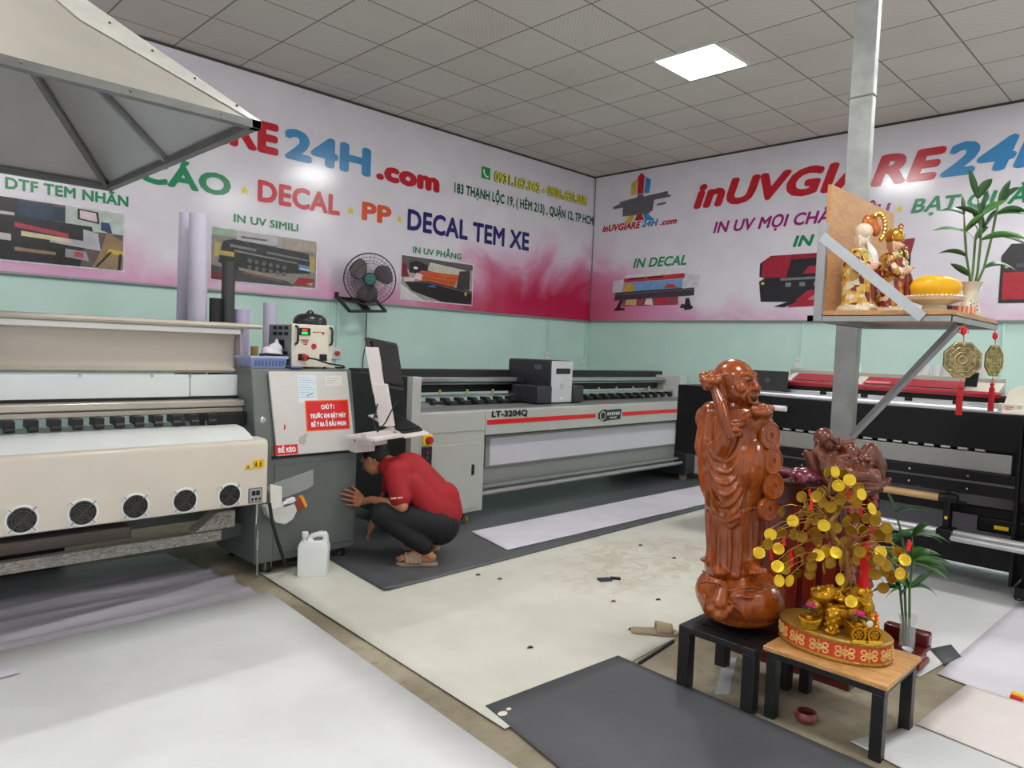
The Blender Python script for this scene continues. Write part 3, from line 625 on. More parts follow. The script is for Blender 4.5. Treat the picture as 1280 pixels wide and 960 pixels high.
mb = MB(); mb.prism([(1.872, 0.724), (1.915, 0.724), (1.8935, 0.762)], 'y', 4.096, 4.0995); mb.build('warning_triangle', mat('label_amber', (238, 190, 20)), RP)
mb = MB(); mb.prism([(1.885, 0.731), (1.902, 0.731), (1.8935, 0.748)], 'y', 4.0945, 4.0965)
for x in (1.934, 1.963): mb.box(x, x+0.018, 4.0945, 4.0965, 0.735, 0.742); mb.box(x, x+0.018, 4.0945, 4.0965, 0.748, 0.754); mb.box(x+0.006, x+0.012, 4.0945, 4.0965, 0.742, 0.768)
mb.build('warning_print', mat('label_brown', (116, 84, 20), 0.5), RP)
mb = MB(); mb.box(0.44, 0.56, 4.452, 4.4545, 1.07, 1.1); mb.build('maker_plate', mat('plate_grey', (168, 164, 160), 0.3, 0.4), RP)
MB().bar((-2.6, 4.40, 0.275), (1.86, 4.40, 0.275), 0.06, 0.065).build('cross_beam', M_film, RP, bevel=0.006)
MB().prism([(1.70, 0.31), (1.84, 0.42), (1.95, 0.42), (1.95, 0.31)], 'y', 4.38, 4.5).build('beam_bracket', M_film, RP, bevel=0.006)
MB().bar((1.84, 4.42, 0.27), (2.05, 4.5, 0.27), 0.05, 0.08).build('beam_joint', M_cgrey, RP, bevel=0.004)
MB().box(-2.6, 1.40, 4.56, 4.66, 0.29, 0.362).build('roll_beam', mat('beam_brown', (138, 128, 118), 0.4, 0.3), RP, bevel=0.008)
MB().cyl((-2.6, 4.665, 0.42), (1.72, 4.665, 0.42), 0.05, 20).build('media_roll', mat('film_purple', (120, 104, 124), 0.35), RP)
for x in (0.62, -0.9):
    mb = MB(); mb.box(x-0.035, x+0.035, 4.55, 4.62, 0.02, 0.29); mb.box(x-0.05, x+0.05, 4.5, 4.75, 0.004, 0.03); mb.build('foot', M_white, RP, bevel=0.004)
MB().box(-2.6, 1.2, 5.2, 5.3, 0.03, 0.14).build('rear_skid', M_dark, RP)
# end cabinet (a part of the printer: it moves with it)
prof = [(4.275, 0.075), (4.275, 0.76), (4.375, 1.29), (4.39, 1.31), (4.86, 1.31), (4.86, 0.075)]
CB = MB().prism(prof, 'x', XC0, XC1).build('end_cabinet', M_cgrey, RP, bevel=0.008)
def cabp(x, s, out=0.0):       # a point of the sloping cover: s 0..1 upwards
    return Vector((x, 4.268+0.1*s-out*0.98, 0.757+0.53*s+out*0.18))
UC = Vector((1, 0, 0)); VC = Vector((0, 0.1, 0.53)).normalized()
MB().slab(cabp(2.135, 0), UC, VC, [(0.02, 0.0), (0.595, 0.0), (0.575, 0.545), (0.0, 0.545)], 0.02).build('cover', M_cpanel, RP, bevel=0.005)
co = cabp(2.135, 0, 0.0205)
def onc(x0, z0, w, h, m, nm, lift=0.0, par=None):
    return MB().slab(co+UC*x0+VC*z0+UC.cross(VC)*lift, UC, VC, [(0, 0), (w, 0), (w, h), (0, h)], 0.0012).build(nm, m, par or RP, smooth=None)
on = onc(0.235, 0.145, 0.33, 0.205, mat('label_orange', (240, 120, 40), 0.4), 'notice_label')
onc(0.243, 0.152, 0.314, 0.191, M_red, 'notice_face', 0.0012, on)
for s, z, w in (('CHÚ Ý !', 0.288, 0.10), ('TRƯỚC KHI BẬT MÁY', 0.228, 0.27), ('ĐỂ Ý RA Ổ ĐẦU PHUN', 0.172, 0.265)):
    lettering('notice_text', s, co+UC*0.40+VC*z, UC, VC, w, 0.031, M_lwhite, RP, 0.05, align='C', lift=0.0032)
onc(0.008, 0.006, 0.155, 0.062, M_red, 'drawer_label')
lettering('drawer_text', 'ĐỂ KÉO', co+UC*0.085+VC*0.019, UC, VC, 0.125, 0.032, M_lwhite, RP, 0.05, align='C', lift=0.002)
pn = onc(0.195, 0.335, 0.135, 0.185, mat('paper_bluish', (216, 226, 232), 0.6), 'paper_note')
mb = MB()
for i in range(9):
    zz = 0.50-i*0.016; mb.slab(co+UC*0.205+VC*zz+UC.cross(VC)*0.0013, UC, VC, [(0, 0), (0.07+0.04*((i*7) % 3)/2, 0), (0.07+0.04*((i*7) % 3)/2, 0.003), (0, 0.003)], 0.0004)
mb.slab(co+UC*0.25+VC*0.375+UC.cross(VC)*0.0013, UC, VC, [(0, 0), (0.05, 0.02), (0.055, 0.03), (0.01, 0.012)], 0.0004)
mb.build('note_print', mat('note_ink', (130, 150, 180), 0.6), pn, smooth=None)
pn = onc(0.40, 0.445, 0.13, 0.07, mat('paper_white', (224, 222, 216), 0.6), 'paper_note')
mb = MB()
for i in range(3): mb.slab(co+UC*0.412+VC*(0.495-i*0.016)+UC.cross(VC)*0.0013, UC, VC, [(0, 0), (0.09-i*0.02, 0), (0.09-i*0.02, 0.004), (0, 0.004)], 0.0004)
mb.build('note_print', mat('note_ink_grey', (160, 160, 160), 0.6), pn, smooth=None)
mb = MB(); mb.slab(co+UC*0.20+VC*0.09, UC, VC, disc((0, 0), 0.028, 14, 0.03), 0.0006); mb.slab(co+UC*0.225+VC*0.12, UC, VC, disc((0, 0), 0.014, 12), 0.0006); mb.build('cover_smudge', mat('smudge', (176, 170, 162), 0.6), RP, smooth=None)
mb = MB(); mb.slab(co+UC*0.075+VC*0.165, UC, VC, [(0, 0), (0.012, 0.004), (0.014, 0.03), (0.004, 0.034)], 0.0006); mb.build('cover_sticker', M_red, RP, smooth=None)
MB().box(2.13, 2.735, 4.262, 4.30, 0.742, 0.758).build('cover_gap', M_dark, RP)
MB().box(2.15, 2.735, 4.268, 4.279, 0.12, 0.70).build('door', M_cgrey, RP, bevel=0.004)
MB().lathe([(0.022, 0.0), (0.022, 0.008), (0.008, 0.012), (0, 0.012)], (2.085, 4.325, 0.985), 18, (-0.2, -0.96, 0.18), cap=False).build('cabinet_screw', M_steel, RP)
def caster(par, x, y, r=0.038, m=None, z=None):
    mb = MB(); mb.cyl((x-0.014, y, r), (x+0.014, y, r), r, 18)
    c = mb.build('caster', m or M_rubber, par, bevel=0.003)
    mb = MB(); mb.cyl((x-0.017, y, r), (x+0.017, y, r), r*0.55, 14); mb.build('caster_hub', mat('hub_grey', (190, 186, 176), 0.4), c)
    mb = MB(); mb.box(x-0.022, x-0.018, y-0.02, y+0.02, r*0.8, r*2+0.012); mb.box(x+0.018, x+0.022, y-0.02, y+0.02, r*0.8, r*2+0.012); mb.box(x-0.022, x+0.022, y-0.03, y+0.03, r*2+0.004, r*2+0.014); mb.build('caster_fork', M_steel, c)
for x, y in ((2.13, 4.31), (2.69, 4.34), (2.11, 4.80), (2.69, 4.80)): caster(RP, x, y, 0.036)
mb = MB(); mb.cyl((2.045, 4.27, 0.004), (2.045, 4.27, 0.02), 0.02, 14); mb.cyl((2.045, 4.27, 0.02), (2.045, 4.27, 0.30), 0.007, 10); mb.cyl((2.045, 4.27, 0.17), (2.045, 4.27, 0.25), 0.012, 10); mb.build('levelling_foot', M_steel, RP)
MB().tube([(2.06, 4.15, 0.49), (2.065, 4.12, 0.38), (2.09, 4.10, 0.27), (2.14, 4.12, 0.15), (2.20, 4.20, 0.06), (2.32, 4.24, 0.045), (2.44, 4.25, 0.05)], 0.011, 8).build('hose', M_rubber, RP)
MB().tube([(2.0, 4.2, 0.50), (2.0, 4.19, 0.45), (1.995, 4.19, 0.36)], 0.003, 6).build('hanging_wire', M_white, RP)
# plastic pouch taped to the cabinet, with its cup of small things
PO = thing('plastic_pouch', 'clear plastic pouch taped on the grey cabinet holding white box and sachets', 'pouch', (2.2, 4.22, 0.35))
mb = MB(); 
mb.slab((2.085, 4.262, 0.575), (1, 0, 0), (0, 0, 1), [(0, 0), (0.33, 0.075), (0.335, -0.03), (0.28, -0.055), (0.06, -0.105)], 0.004); mb.build('film', mat('clear_film', (216, 220, 220), 0.12, alpha=0.28, spec=0.8), PO)
mb = MB(); mb.prism([(2.055, 0.46), (2.075, 0.40), (2.13, 0.345), (2.19, 0.325), (2.245, 0.35), (2.30, 0.455), (2.26, 0.475)], 'y', 4.19, 4.262); mb.build('bag', mat('bag_white', (216, 216, 212), 0.35, alpha=0.9), PO, bevel=0.01)
MB().slab((2.085, 4.186, 0.44), (1, 0, 0.1), (-0.1, 0, 1), [(0, 0), (0.075, 0.0), (0.085, 0.13), (0.01, 0.16)], 0.003).build('paper_slip', mat('paper_white', (224, 222, 216)), PO)
MB().obox((2.215, 4.21, 0.465), (1, 0, 0.25), (0, 1, 0), (-0.25, 0, 1), 0.09, 0.04, 0.04).build('white_carton', M_white, PO, bevel=0.004)
MB().obox((2.285, 4.205, 0.445), (0.4, 0, -1), (0, 1, 0), (1, 0, 0.4), 0.075, 0.035, 0.06).build('brown_sachet', mat('sachet_brown', (132, 60, 34), 0.4), PO, bevel=0.006)
MB().obox((2.315, 4.20, 0.46), (0.5, 0, -1), (0, 1, 0), (1, 0, 0.5), 0.085, 0.03, 0.022).build('orange_sachet', mat('sachet_orange', (244, 150, 30), 0.4), PO, bevel=0.004)
MB().obox((2.19, 4.215, 0.475), (1, 0, 0.1), (0, 1, 0), (0, 0, 1), 0.05, 0.03, 0.012).build('blue_strip', mat('blue_dark', (60, 70, 150), 0.4), PO)

# ---- things on and around the cabinet
BK = thing('plastic_basket', 'pale blue plastic basket of odds and ends on the grey cabinet', 'basket', (2.20, 4.55, 1.31))
def crate(mb, x0, x1, y0, y1, z0, z1, t=0.004, fl=0.012):
    b = [(x0, y0), (x1, y0), (x1, y1), (x0, y1)]; tp = [(x0-fl, y0-fl), (x1+fl, y0-fl), (x1+fl, y1+fl), (x0-fl, y1+fl)]
    vs = [(p[0], p[1], z0) for p in b]+[(p[0], p[1], z1) for p in tp]
    cx, cy = (x0+x1)/2, (y0+y1)/2
    vs += [(p[0]+(t if p[0] < cx else -t), p[1]+(t if p[1] < cy else -t), z0+t) for p in b]+[(p[0]+(t if p[0] < cx else -t), p[1]+(t if p[1] < cy else -t), z1) for p in tp]
    fs = [(0, 1, 2, 3)]+[(i, (i+1) % 4, 4+(i+1) % 4, 4+i) for i in range(4)]+[(8, 11, 10, 9)]+[(8+i, 12+i, 12+(i+1) % 4, 8+(i+1) % 4) for i in range(4)]+[(4+i, 4+(i+1) % 4, 12+(i+1) % 4, 12+i) for i in range(4)]
    return mb.add(vs, fs)
M_bask = mat('basket_blue', (150, 164, 208), 0.35)
mb = MB(); crate(mb, 2.07, 2.30, 4.46, 4.68, 1.311, 1.385); mb.build('basket_body', M_bask, BK)
mb = MB()
mb.box(2.05, 2.32, 4.443, 4.452, 1.372, 1.390); mb.box(2.05, 2.059, 4.443, 4.70, 1.372, 1.390); mb.box(2.311, 2.32, 4.443, 4.70, 1.372, 1.390); mb.build('basket_rim', mat('basket_rim', (170, 182, 220), 0.35), BK, bevel=0.003)
mb = MB()
for i in range(9): mb.box(2.09+i*0.024, 2.102+i*0.024, 4.450, 4.458, 1.325, 1.362)
mb.build('basket_slots', mat('slot_blue', (96, 108, 156), 0.5), BK)
mb = MB(); mb.lathe([(0.024, 0), (0.024, 0.085), (0.018, 0.085), (0.018, 0.0)], (2.135, 4.56, 1.365), 18, cap=False); mb.lathe([(0.024, 0), (0.018, 0)], (2.135, 4.56, 1.365), 18, cap=False)
tag(mb.build('tape_core', mat('kraft', (150, 108, 66), 0.7), None), 'brown cardboard tube standing in the pale blue basket', 'cardboard tube')
cl = Clay(); cl.ball((0, 0, 0.03), (0.075, 0.06, 0.03)); cl.ball((0.03, 0.01, 0.065), (0.05, 0.045, 0.04)); cl.ball((-0.03, 0, 0.05), (0.04, 0.035, 0.03)); cl.limb((0.035, 0, 0.09), (0.045, 0.02, 0.13), 0.02, 0.008)
t = thing('plastic_bag', 'crumpled white plastic bag lying over the pale blue basket', 'plastic bag', (2.245, 4.54, 1.372))
cl.build('bag_body', mat('bag_film', (226, 224, 228), 0.3, bump=0.5, bs=30), t, 0.006, 2)
tag(MB().tube([(2.13, 4.475, 1.396), (2.17, 4.47, 1.402), (2.25, 4.468, 1.398), (2.305, 4.474, 1.392)], 0.009, 8).build('black_strap', M_black, None), 'black strap hanging across the rim of the pale blue basket', 'strap')
# voltage stabiliser
ST = thing('voltage_stabilizer', 'white and grey voltage stabilizer box with red display on the cabinet', 'stabilizer', (2.5, 4.6, 1.31))
MB().box(2.34, 2.64, 4.452, 4.78, 1.325, 1.605).build('case', mat('stab_grey', (140, 146, 142), 0.45, 0.1), ST, bevel=0.004)
MB().box(2.338, 2.645, 4.44, 4.453, 1.322, 1.610).build('front_panel', mat('stab_cream', (222, 216, 200), 0.4), ST, bevel=0.004)
for yy in (4.50, 4.58, 4.66):
    for zz in (1.36, 1.40, 1.53, 1.57): MB().box(2.337, 2.3405, yy, yy+0.05, zz, zz+0.022).build('vent_hole', M_dark, ST)
MB().box(2.336, 2.3405, 4.55, 4.62, 1.44, 1.50).build('side_socket', M_dark, ST)
MB().box(2.385, 2.47, 4.436, 4.441, 1.535, 1.585).build('display', M_black, ST)
MB().box(2.41, 2.445, 4.4345, 4.4365, 1.562, 1.578).build('digits_red', mat('digits_red', (250, 40, 40), 0.4, emit=1.2), ST)
MB().box(2.405, 2.45, 4.4345, 4.4365, 1.542, 1.557).build('digits_green', mat('digits_green', (40, 220, 90), 0.4, emit=0.8), ST)
mb = MB()
for x in (2.492, 2.515, 2.538, 2.56): mb.box(x, x+0.016, 4.437, 4.4405, 1.548+0.006*((x*100) % 2), 1.563)
for i in range(3): mb.box(2.40+i*0.012, 2.46-i*0.006, 4.437, 4.4405, 1.50-i*0.014, 1.507-i*0.014)
mb.slab((2.50, 4.4395, 1.462), (1, 0, 0), (0, 0, 1), disc((0, 0), 0.02, 16), 0.002); mb.build('front_print', mat('stab_print', (176, 46, 50), 0.5), ST)
for x in (2.365, 2.622):
    mb = MB(); mb.tube([(x, 4.440, 1.595), (x, 4.418, 1.588), (x, 4.41, 1.57), (x, 4.41, 1.50), (x, 4.418, 1.482), (x, 4.44, 1.475)], 0.008, 8); mb.build('handle', M_black, ST)
mb = MB(); mb.box(2.385, 2.44, 4.436, 4.441, 1.365, 1.41); mb.box(2.545, 2.60, 4.436, 4.441, 1.365, 1.41); mb.build('sockets', M_dark, ST)
MB().cyl((2.425, 4.44, 1.385), (2.425, 4.395, 1.385), 0.02, 12).build('plug', mat('plug_red', (190, 50, 36), 0.45), ST, bevel=0.003)
MB().tube([(2.425, 4.395, 1.385), (2.47, 4.36, 1.378), (2.56, 4.345, 1.35), (2.68, 4.36, 1.335), (2.72, 4.40, 1.325), (2.73, 4.45, 1.318), (2.74, 4.55, 1.315)], 0.006, 7).build('power_cord', M_rubber, ST)
mb = MB()
for x in (2.37, 2.61):
    for y in (4.48, 4.75): mb.cyl((x, y, 1.311), (x, y, 1.326), 0.012, 10)
mb.build('rubber_feet', M_rubber, ST)
mb = MB(); mb.lathe([(0.0, 0.105), (0.02, 0.105), (0.03, 0.09), (0.085, 0.078), (0.11, 0.055), (0.118, 0.03), (0.118, 0.0)], (2.60, 4.68, 1.606), 24); mb.lathe([(0.0, 0.0), (0.015, 0.0), (0.014, 0.018), (0, 0.02)], (2.60, 4.68, 1.70), 12, cap=False)
tag(mb.build('pot_lid', mat('lid_black', (28, 27, 28), 0.3), None), 'black domed pot lid lying on top of the voltage stabilizer', 'pot lid')
tag(MB().obox((2.35, 4.40, 1.318), (1, 0.1, 0), (-0.1, 1, 0), (0, 0, 1), 0.09, 0.04, 0.012).build('marker_pen', mat('pen_blue', (60, 66, 140), 0.4), None, bevel=0.004), 'dark blue pen case in front of the voltage stabilizer', 'pen')
# vinyl rolls standing behind the printer
def roll(x, y, z1, r, m, label, tilt=0.0, z0=0.881):
    mb = MB(); z1 -= z0
    pr = [(r, 0), (r, z1), (r*0.96, z1), (r*0.90, z1-0.006), (r*0.84, z1), (r*0.45, z1), (r*0.45, z1-0.08), (0, z1-0.08)]
    mb.lathe([(0, 0)]+pr, (0, 0, 0), 22, cap=False)
    o = mb.build('vinyl_roll', m, None)
    o.location = (x, y, z0); o.rotation_euler = (0, tilt, 0)
    return tag(o, label, 'vinyl roll', 'vinyl rolls standing behind the beige printer')
M_lav = mat('vinyl_lavender', (196, 190, 208), 0.35, 0, 0.05, 3); M_lav2 = mat('vinyl_violet', (190, 178, 212), 0.35, 0, 0.04, 3); M_vblack = mat('vinyl_black', (30, 29, 31), 0.35); M_vgrey = mat('vinyl_charcoal', (62, 62, 64), 0.35)
roll(1.955, 5.06, 2.335, 0.062, M_lav, 'tall pale lavender vinyl roll, tallest of those behind the beige printer')
roll(1.925, 5.25, 2.36, 0.05, M_lav, 'thin lavender vinyl roll standing behind the tallest roll', 0.015)
roll(2.062, 5.02, 1.99-0.22, 0.04, M_vblack, 'short black vinyl roll between the lavender and charcoal rolls')
roll(2.155, 5.03, 2.03, 0.045, M_vgrey, 'tall charcoal vinyl roll beside the lavender ones', 0.0)
roll(2.263, 5.05, 1.705, 0.055, M_lav2, 'short violet vinyl roll whose top peeks over the printer hood')
roll(2.60, 5.30, 1.78, 0.05, M_lav, 'lavender vinyl roll standing behind the white bag and voltage stabilizer', 0.0, 0.0)
# jug
JG = thing('jug', 'white plastic jug with moulded handle on the floor before the grey cabinet', 'jug', (2.345, 4.10, 0.0))
mb = MB()
prof = [(-0.085, 0.0), (0.085, 0.0), (0.093, 0.008), (0.094, 0.185), (0.088, 0.205), (0.085, 0.255), (0.072, 0.275), (0.035, 0.278), (-0.02, 0.262), (-0.035, 0.25), (-0.04, 0.225), (-0.075, 0.225), (-0.09, 0.205), (-0.094, 0.185), (-0.093, 0.008)]
hole = [(-0.005, 0.228), (0.05, 0.228), (0.06, 0.238), (0.055, 0.252), (0.02, 0.252), (-0.005, 0.242)]
# body as a thick outline with the handle hole cut through it
bm = bmesh.new(); vo = [bm.verts.new((a, -0.06, b)) for a, b in prof]; vh = [bm.verts.new((a, -0.06, b)) for a, b in hole]
eo = [bm.edges.new((vo[i], vo[(i+1) % len(vo)])) for i in range(len(vo))]; eh = [bm.edges.new((vh[i], vh[(i+1) % len(vh)])) for i in range(len(vh))]
bmesh.ops.triangle_fill(bm, edges=eo+eh, use_beauty=True)
g = bmesh.ops.extrude_face_region(bm, geom=list(bm.faces)); bmesh.ops.translate(bm, verts=[e for e in g['geom'] if isinstance(e, bmesh.types.BMVert)], vec=(0, 0.12, 0))
for v in bm.verts:
    if v.co.z > 0.2: v.co.y *= 0.55 if v.co.z > 0.235 else 0.8
bmesh.ops.recalc_face_normals(bm, faces=bm.faces)
me = bpy.data.meshes.new('jug_body'); bm.to_mesh(me); bm.free(); _finish(me); me.materials.append(mat('jug_hdpe', (226, 228, 226), 0.38, 0, 0.02)); jb = bpy.data.objects.new('jug_body', me); COL.objects.link(jb); jb.parent = JG; WLOC[jb.name] = WLOC[JG.name]
md = jb.modifiers.new('edge', 'BEVEL'); md.width = 0.012; md.segments = 3; md.limit_method = 'ANGLE'; md.angle_limit = math.radians(50)
mb = MB(); mb.lathe([(0.016, 0.215), (0.016, 0.245), (0.021, 0.246), (0.021, 0.272), (0.018, 0.276), (0, 0.276)], (-0.058, 0, 0), 18); mb.build('jug_cap', M_white, JG, local=True)
JG.rotation_euler = (0, 0, math.radians(-38))

# ================================================================== operator stand with monitor
MS = thing('monitor_stand', 'white steel swivel stand with keyboard tray on the grey cabinet side', 'monitor stand', (2.85, 4.2, 0.84))
M_wsteel = mat('white_powder_coat', (222, 212, 210), 0.4, 0, 0.03)
def onv(x, y, t): return at_depth(x, y, t)
D0 = 4.95
n_ = Vector((0.33, -0.95, 0)); ax_ = Vector((0.95, 0.33, 0))
pa, pb, pc = onv(464, 434, D0-0.06), onv(474, 493, D0-0.06), onv(483, 533, D0-0.05)
mb = MB()
def plate(pts, w, d, m, nm):
    mb = MB(); vs = []
    for p in pts:
        for s in (-1, 1):
            for k in (0, 1): vs.append(Vector(p)+Vector((0.707, -0.707, 0))*(s*w/2)+Vector((0.707, 0.707, 0))*(k*d))
    fs = []
    for i in range(len(pts)-1):
        o = i*4; fs += [(o, o+2, o+6, o+4), (o+1, o+5, o+7, o+3), (o, o+4, o+5, o+1), (o+2, o+3, o+7, o+6)]
    o = (len(pts)-1)*4; fs += [(0, 1, 3, 2), (o, o+2, o+3, o+1)]
    mb.add(vs, fs); return mb.build(nm, m, MS, bevel=0.004)
plate([pa, pb], 0.085, 0.05, M_wsteel, 'upper_arm')
plate([onv(474, 480, D0-0.07), pc], 0.10, 0.06, M_wsteel, 'lower_arm')
ZT = 0.885
MB().obox((2.80, 4.12, ZT-0.02), ax_, (-0.33, 0.95, 0), (0, 0, 1), 0.34, 0.26, 0.022).build('base_tray', M_wsteel, MS, bevel=0.004)
MB().obox((2.80, 4.16, ZT-0.055), ax_, (-0.33, 0.95, 0), (0, 0, 1), 0.18, 0.14, 0.05).build('swivel', M_wsteel, MS, bevel=0.006)
MB().obox((2.765, 4.22, ZT-0.10), (1, 0, 0), (0, 1, 0), (0, 0, 1), 0.16, 0.08, 0.07).build('bracket', M_wsteel, MS, bevel=0.006)
MB().obox((2.78, 4.06, ZT+0.005), ax_, (-0.33, 0.95, 0), (0, 0, 1), 0.30, 0.045, 0.035).build('front_rail', M_wsteel, MS, bevel=0.004)
pn_, pf_ = at_depth(535, 543, 5.18), at_depth(488, 516, 5.58)
KY = (pf_-pn_).normalized(); KX = Vector((-0.88, 0.47, 0)); KX = (KX-KY*KX.dot(KY)).normalized(); KN = KX.cross(KY).normalized(); KN = KN if KN.z > 0 else -KN
kc = (pn_+pf_)/2+KX*0.09
MB().bar(kc-KX*0.02-KN*0.012, Vector((2.86, 4.16, ZT-0.01)), 0.05, 0.02).build('tray_arm', M_wsteel, MS, bevel=0.003)
MB().obox(kc, KX, KY, KN, 0.21, (pf_-pn_).length, 0.012).build('keyboard_tray', M_wsteel, MS, bevel=0.003)
KB = thing('keyboard', 'black keyboard lying on the white tray of the operator stand', 'keyboard', kc)
MB().obox(kc+KN*0.0155, KX, KY, KN, 0.165, 0.42, 0.014).build('case', M_black, KB, bevel=0.003)
mb = MB()
for i in range(13):
    for j in range(6): mb.obox(kc+KX*(-0.068+j*0.027)+KY*(-0.17+i*0.0285)+KN*0.027, KX, KY, KN, 0.022, 0.024, 0.006)
mb.build('keys', mat('key_black', (34, 34, 36), 0.5), KB)
MO = thing('monitor', 'black flat monitor seen edge-on above the white operator stand', 'monitor', (2.95, 4.3, 1.05))
c4 = [onv(459, 421, D0-0.02), onv(496, 429, D0+0.30), onv(505, 488, D0+0.26), onv(479, 483, D0-0.06)]
def quadslab(q, th, nm, m, par, out=0.0, inset=0.0):
    q = [Vector(p) for p in q]; c = sum(q, Vector())/4; n = (q[1]-q[0]).cross(q[3]-q[0]).normalized()
    if n.dot(c-CAMP) > 0: n = -n
    q = [p+(c-p)*inset+n*out for p in q]; mb = MB(); vs = q+[p-n*th for p in q]
    mb.add(vs, [(0, 1, 2, 3), (7, 6, 5, 4), (0, 4, 5, 1), (1, 5, 6, 2), (2, 6, 7, 3), (3, 7, 4, 0)]); return mb.build(nm, m, par, bevel=0.004)
M_mon = mat('monitor_black', (46, 44, 42), 0.4)
quadslab(c4, 0.03, 'shell', M_mon, MO)
quadslab(c4, 0.02, 'back_cover', mat('monitor_dark', (26, 25, 25), 0.45), MO, 0.02, 0.14)
quadslab(c4, 0.004, 'screen', mat('screen_glass', (18, 18, 20), 0.15), MO, -0.0302, 0.05)
tag(MB().tube([at_depth(498, 500, 4.85), at_depth(490, 512, 4.8), at_depth(482, 528, 4.75), at_depth(472, 540, 4.75), at_depth(466, 528, 4.8), at_depth(472, 505, 4.85)], 0.005, 7).build('monitor_cable', M_rubber, None), 'black cable looping down the white monitor stand', 'cable')

# ================================================================== grey flatbed printer
M_lt = mat('flatbed_grey', (176, 178, 172), 0.4, 0.1, 0.03, 2); M_lt2 = mat('flatbed_grey_dark', (150, 152, 148), 0.4, 0.15, 0.03, 2); M_char = mat('flatbed_charcoal', (44, 44, 48), 0.4, 0, 0.06)
FB = thing('flatbed_printer', 'large grey flatbed printer with red stripe and charcoal print carriage', 'printer', (5.7, 4.9, 0))
MB().box(3.44, 4.13, 4.45, 5.55, 0.115, 0.965).build('left_cabinet', M_lt, FB, bevel=0.006)
MB().box(3.355, 3.44, 4.45, 4.52, 0.115, 1.252).build('corner_post', M_lt, FB, bevel=0.004)
MB().box(3.35, 3.435, 4.522, 5.62, 0.115, 1.25).build('side_panel', mat('side_black', (34, 34, 38), 0.45), FB, bevel=0.004)
MB().box(3.50, 4.08, 4.443, 4.4505, 0.15, 0.70).build('cabinet_door', M_lt, FB, bevel=0.003)
MB().box(3.985, 4.015, 4.438, 4.444, 0.43, 0.52).build('door_lock', M_black, FB, bevel=0.002)
MB().box(3.44, 4.135, 4.446, 4.4505, 0.80, 0.806).build('panel_seam', M_lt2, FB)
MB().box(3.46, 3.56, 4.441, 4.4505, 0.40, 0.70).build('button_strip', M_black, FB, bevel=0.003)
q = MB().box(3.465, 3.555, 4.432, 4.4505, 0.71, 0.80).build('emergency_stop', mat('stop_yellow', (236, 196, 24), 0.4), FB, bevel=0.012)
MB().lathe([(0.028, 0), (0.032, 0.012), (0.03, 0.03), (0, 0.034)], (3.51, 4.432, 0.755), 18, (0, -1, 0), cap=False).build('stop_button', mat('stop_red', (170, 30, 24), 0.4), q)
for i, zz in enumerate((0.67, 0.63, 0.59, 0.55, 0.51, 0.47)):
    MB().lathe([(0.011, 0), (0.011, 0.006), (0, 0.007)], (3.51, 4.441, zz-0.015), 12, (0, -1, 0), cap=False).build('push_button', mat('button_red', (150, 40, 44), 0.4) if i == 0 else mat('button_grey', (70, 72, 76), 0.4), FB)
MB().box(4.135, 7.60, 4.45, 4.62, 0.755, 0.965).build('front_beam', M_lt, FB, bevel=0.006)
mb = MB(); mb.box(4.15, 5.62, 4.4465, 4.4505, 0.845, 0.885); mb.box(6.06, 7.60, 4.4465, 4.4505, 0.845, 0.885); mb.build('red_stripe', mat('stripe_red', (206, 26, 32), 0.35), FB)
lettering('model_lettering', 'LT-3204Q', (4.20, 4.45, 0.905), UX, UZ, 0.44, 0.056, M_lblack, FB, 0.045, lift=0.001)
lg = flat('maker_logo', FB, (5.66, 4.45, 0.795), UX, UZ, [(0.06, 0.015), (0.10, 0.0), (0.14, 0.012), (0.37, 0.02), (0.375, 0.07), (0.385, 0.115), (0.36, 0.125), (0.14, 0.12), (0.10, 0.13), (0.05, 0.12), (0.0, 0.09), (0.0, 0.04)], M_lblack, 0.0005)
mb = MB(); mb.slab((5.735, 4.4475, 0.86), UX, UZ, disc((0, 0), 0.046, 20), 0.001); mb.build('logo_ring', mat('logo_silver', (190, 192, 190), 0.4), lg, smooth=None)
mb = MB(); mb.slab((5.735, 4.446, 0.86), UX, UZ, disc((0, 0), 0.036, 20), 0.001); mb.slab((5.735, 4.4452, 0.86), UX, UZ, [(-0.01, -0.03), (0.006, -0.03), (0.012, 0.03), (-0.004, 0.03)], 0.0005); mb.build('logo_disc', M_lblack, lg, smooth=None)
mb = MB()
for i in range(6): mb.slab((5.805+i*0.036, 4.4475, 0.86), UX, UZ, [(0, 0), (0.024, 0), (0.028, 0.032), (0.004, 0.032)], 0.0008)
for i in range(4): mb.slab((5.85+i*0.03, 4.4475, 0.826), UX, UZ, [(0, 0), (0.02, 0), (0.02, 0.018), (0, 0.018)], 0.0008)
mb.build('logo_marks', mat('logo_silver', (190, 192, 190)), lg, smooth=None)
MB().box(4.135, 7.42, 4.66, 4.72, 0.20, 0.755).build('front_panel', M_lt2, FB)
q = MB().box(4.30, 7.36, 4.615, 4.66, 0.44, 0.72).build('light_box', M_lt2, FB, bevel=0.004)
MB().box(4.345, 7.33, 4.609, 4.616, 0.455, 0.70).build('light_box_face', mat('frosted_white', (216, 214, 222), 0.3, 0, 0.02), q)
mb = MB(); mb.cyl((4.13, 4.56, 0.225), (7.55, 4.56, 0.225), 0.022, 14); mb.build('lower_bar', mat('bar_grey', (166, 166, 164), 0.3, 0.5), FB)
MB().box(4.13, 7.42, 4.60, 4.64, 0.26, 0.285).build('lower_rail', M_lt2, FB)
MB().box(7.42, 7.62, 4.50, 5.55, 0.085, 0.755).build('right_leg', mat('side_black', (34, 34, 38)), FB, bevel=0.004)
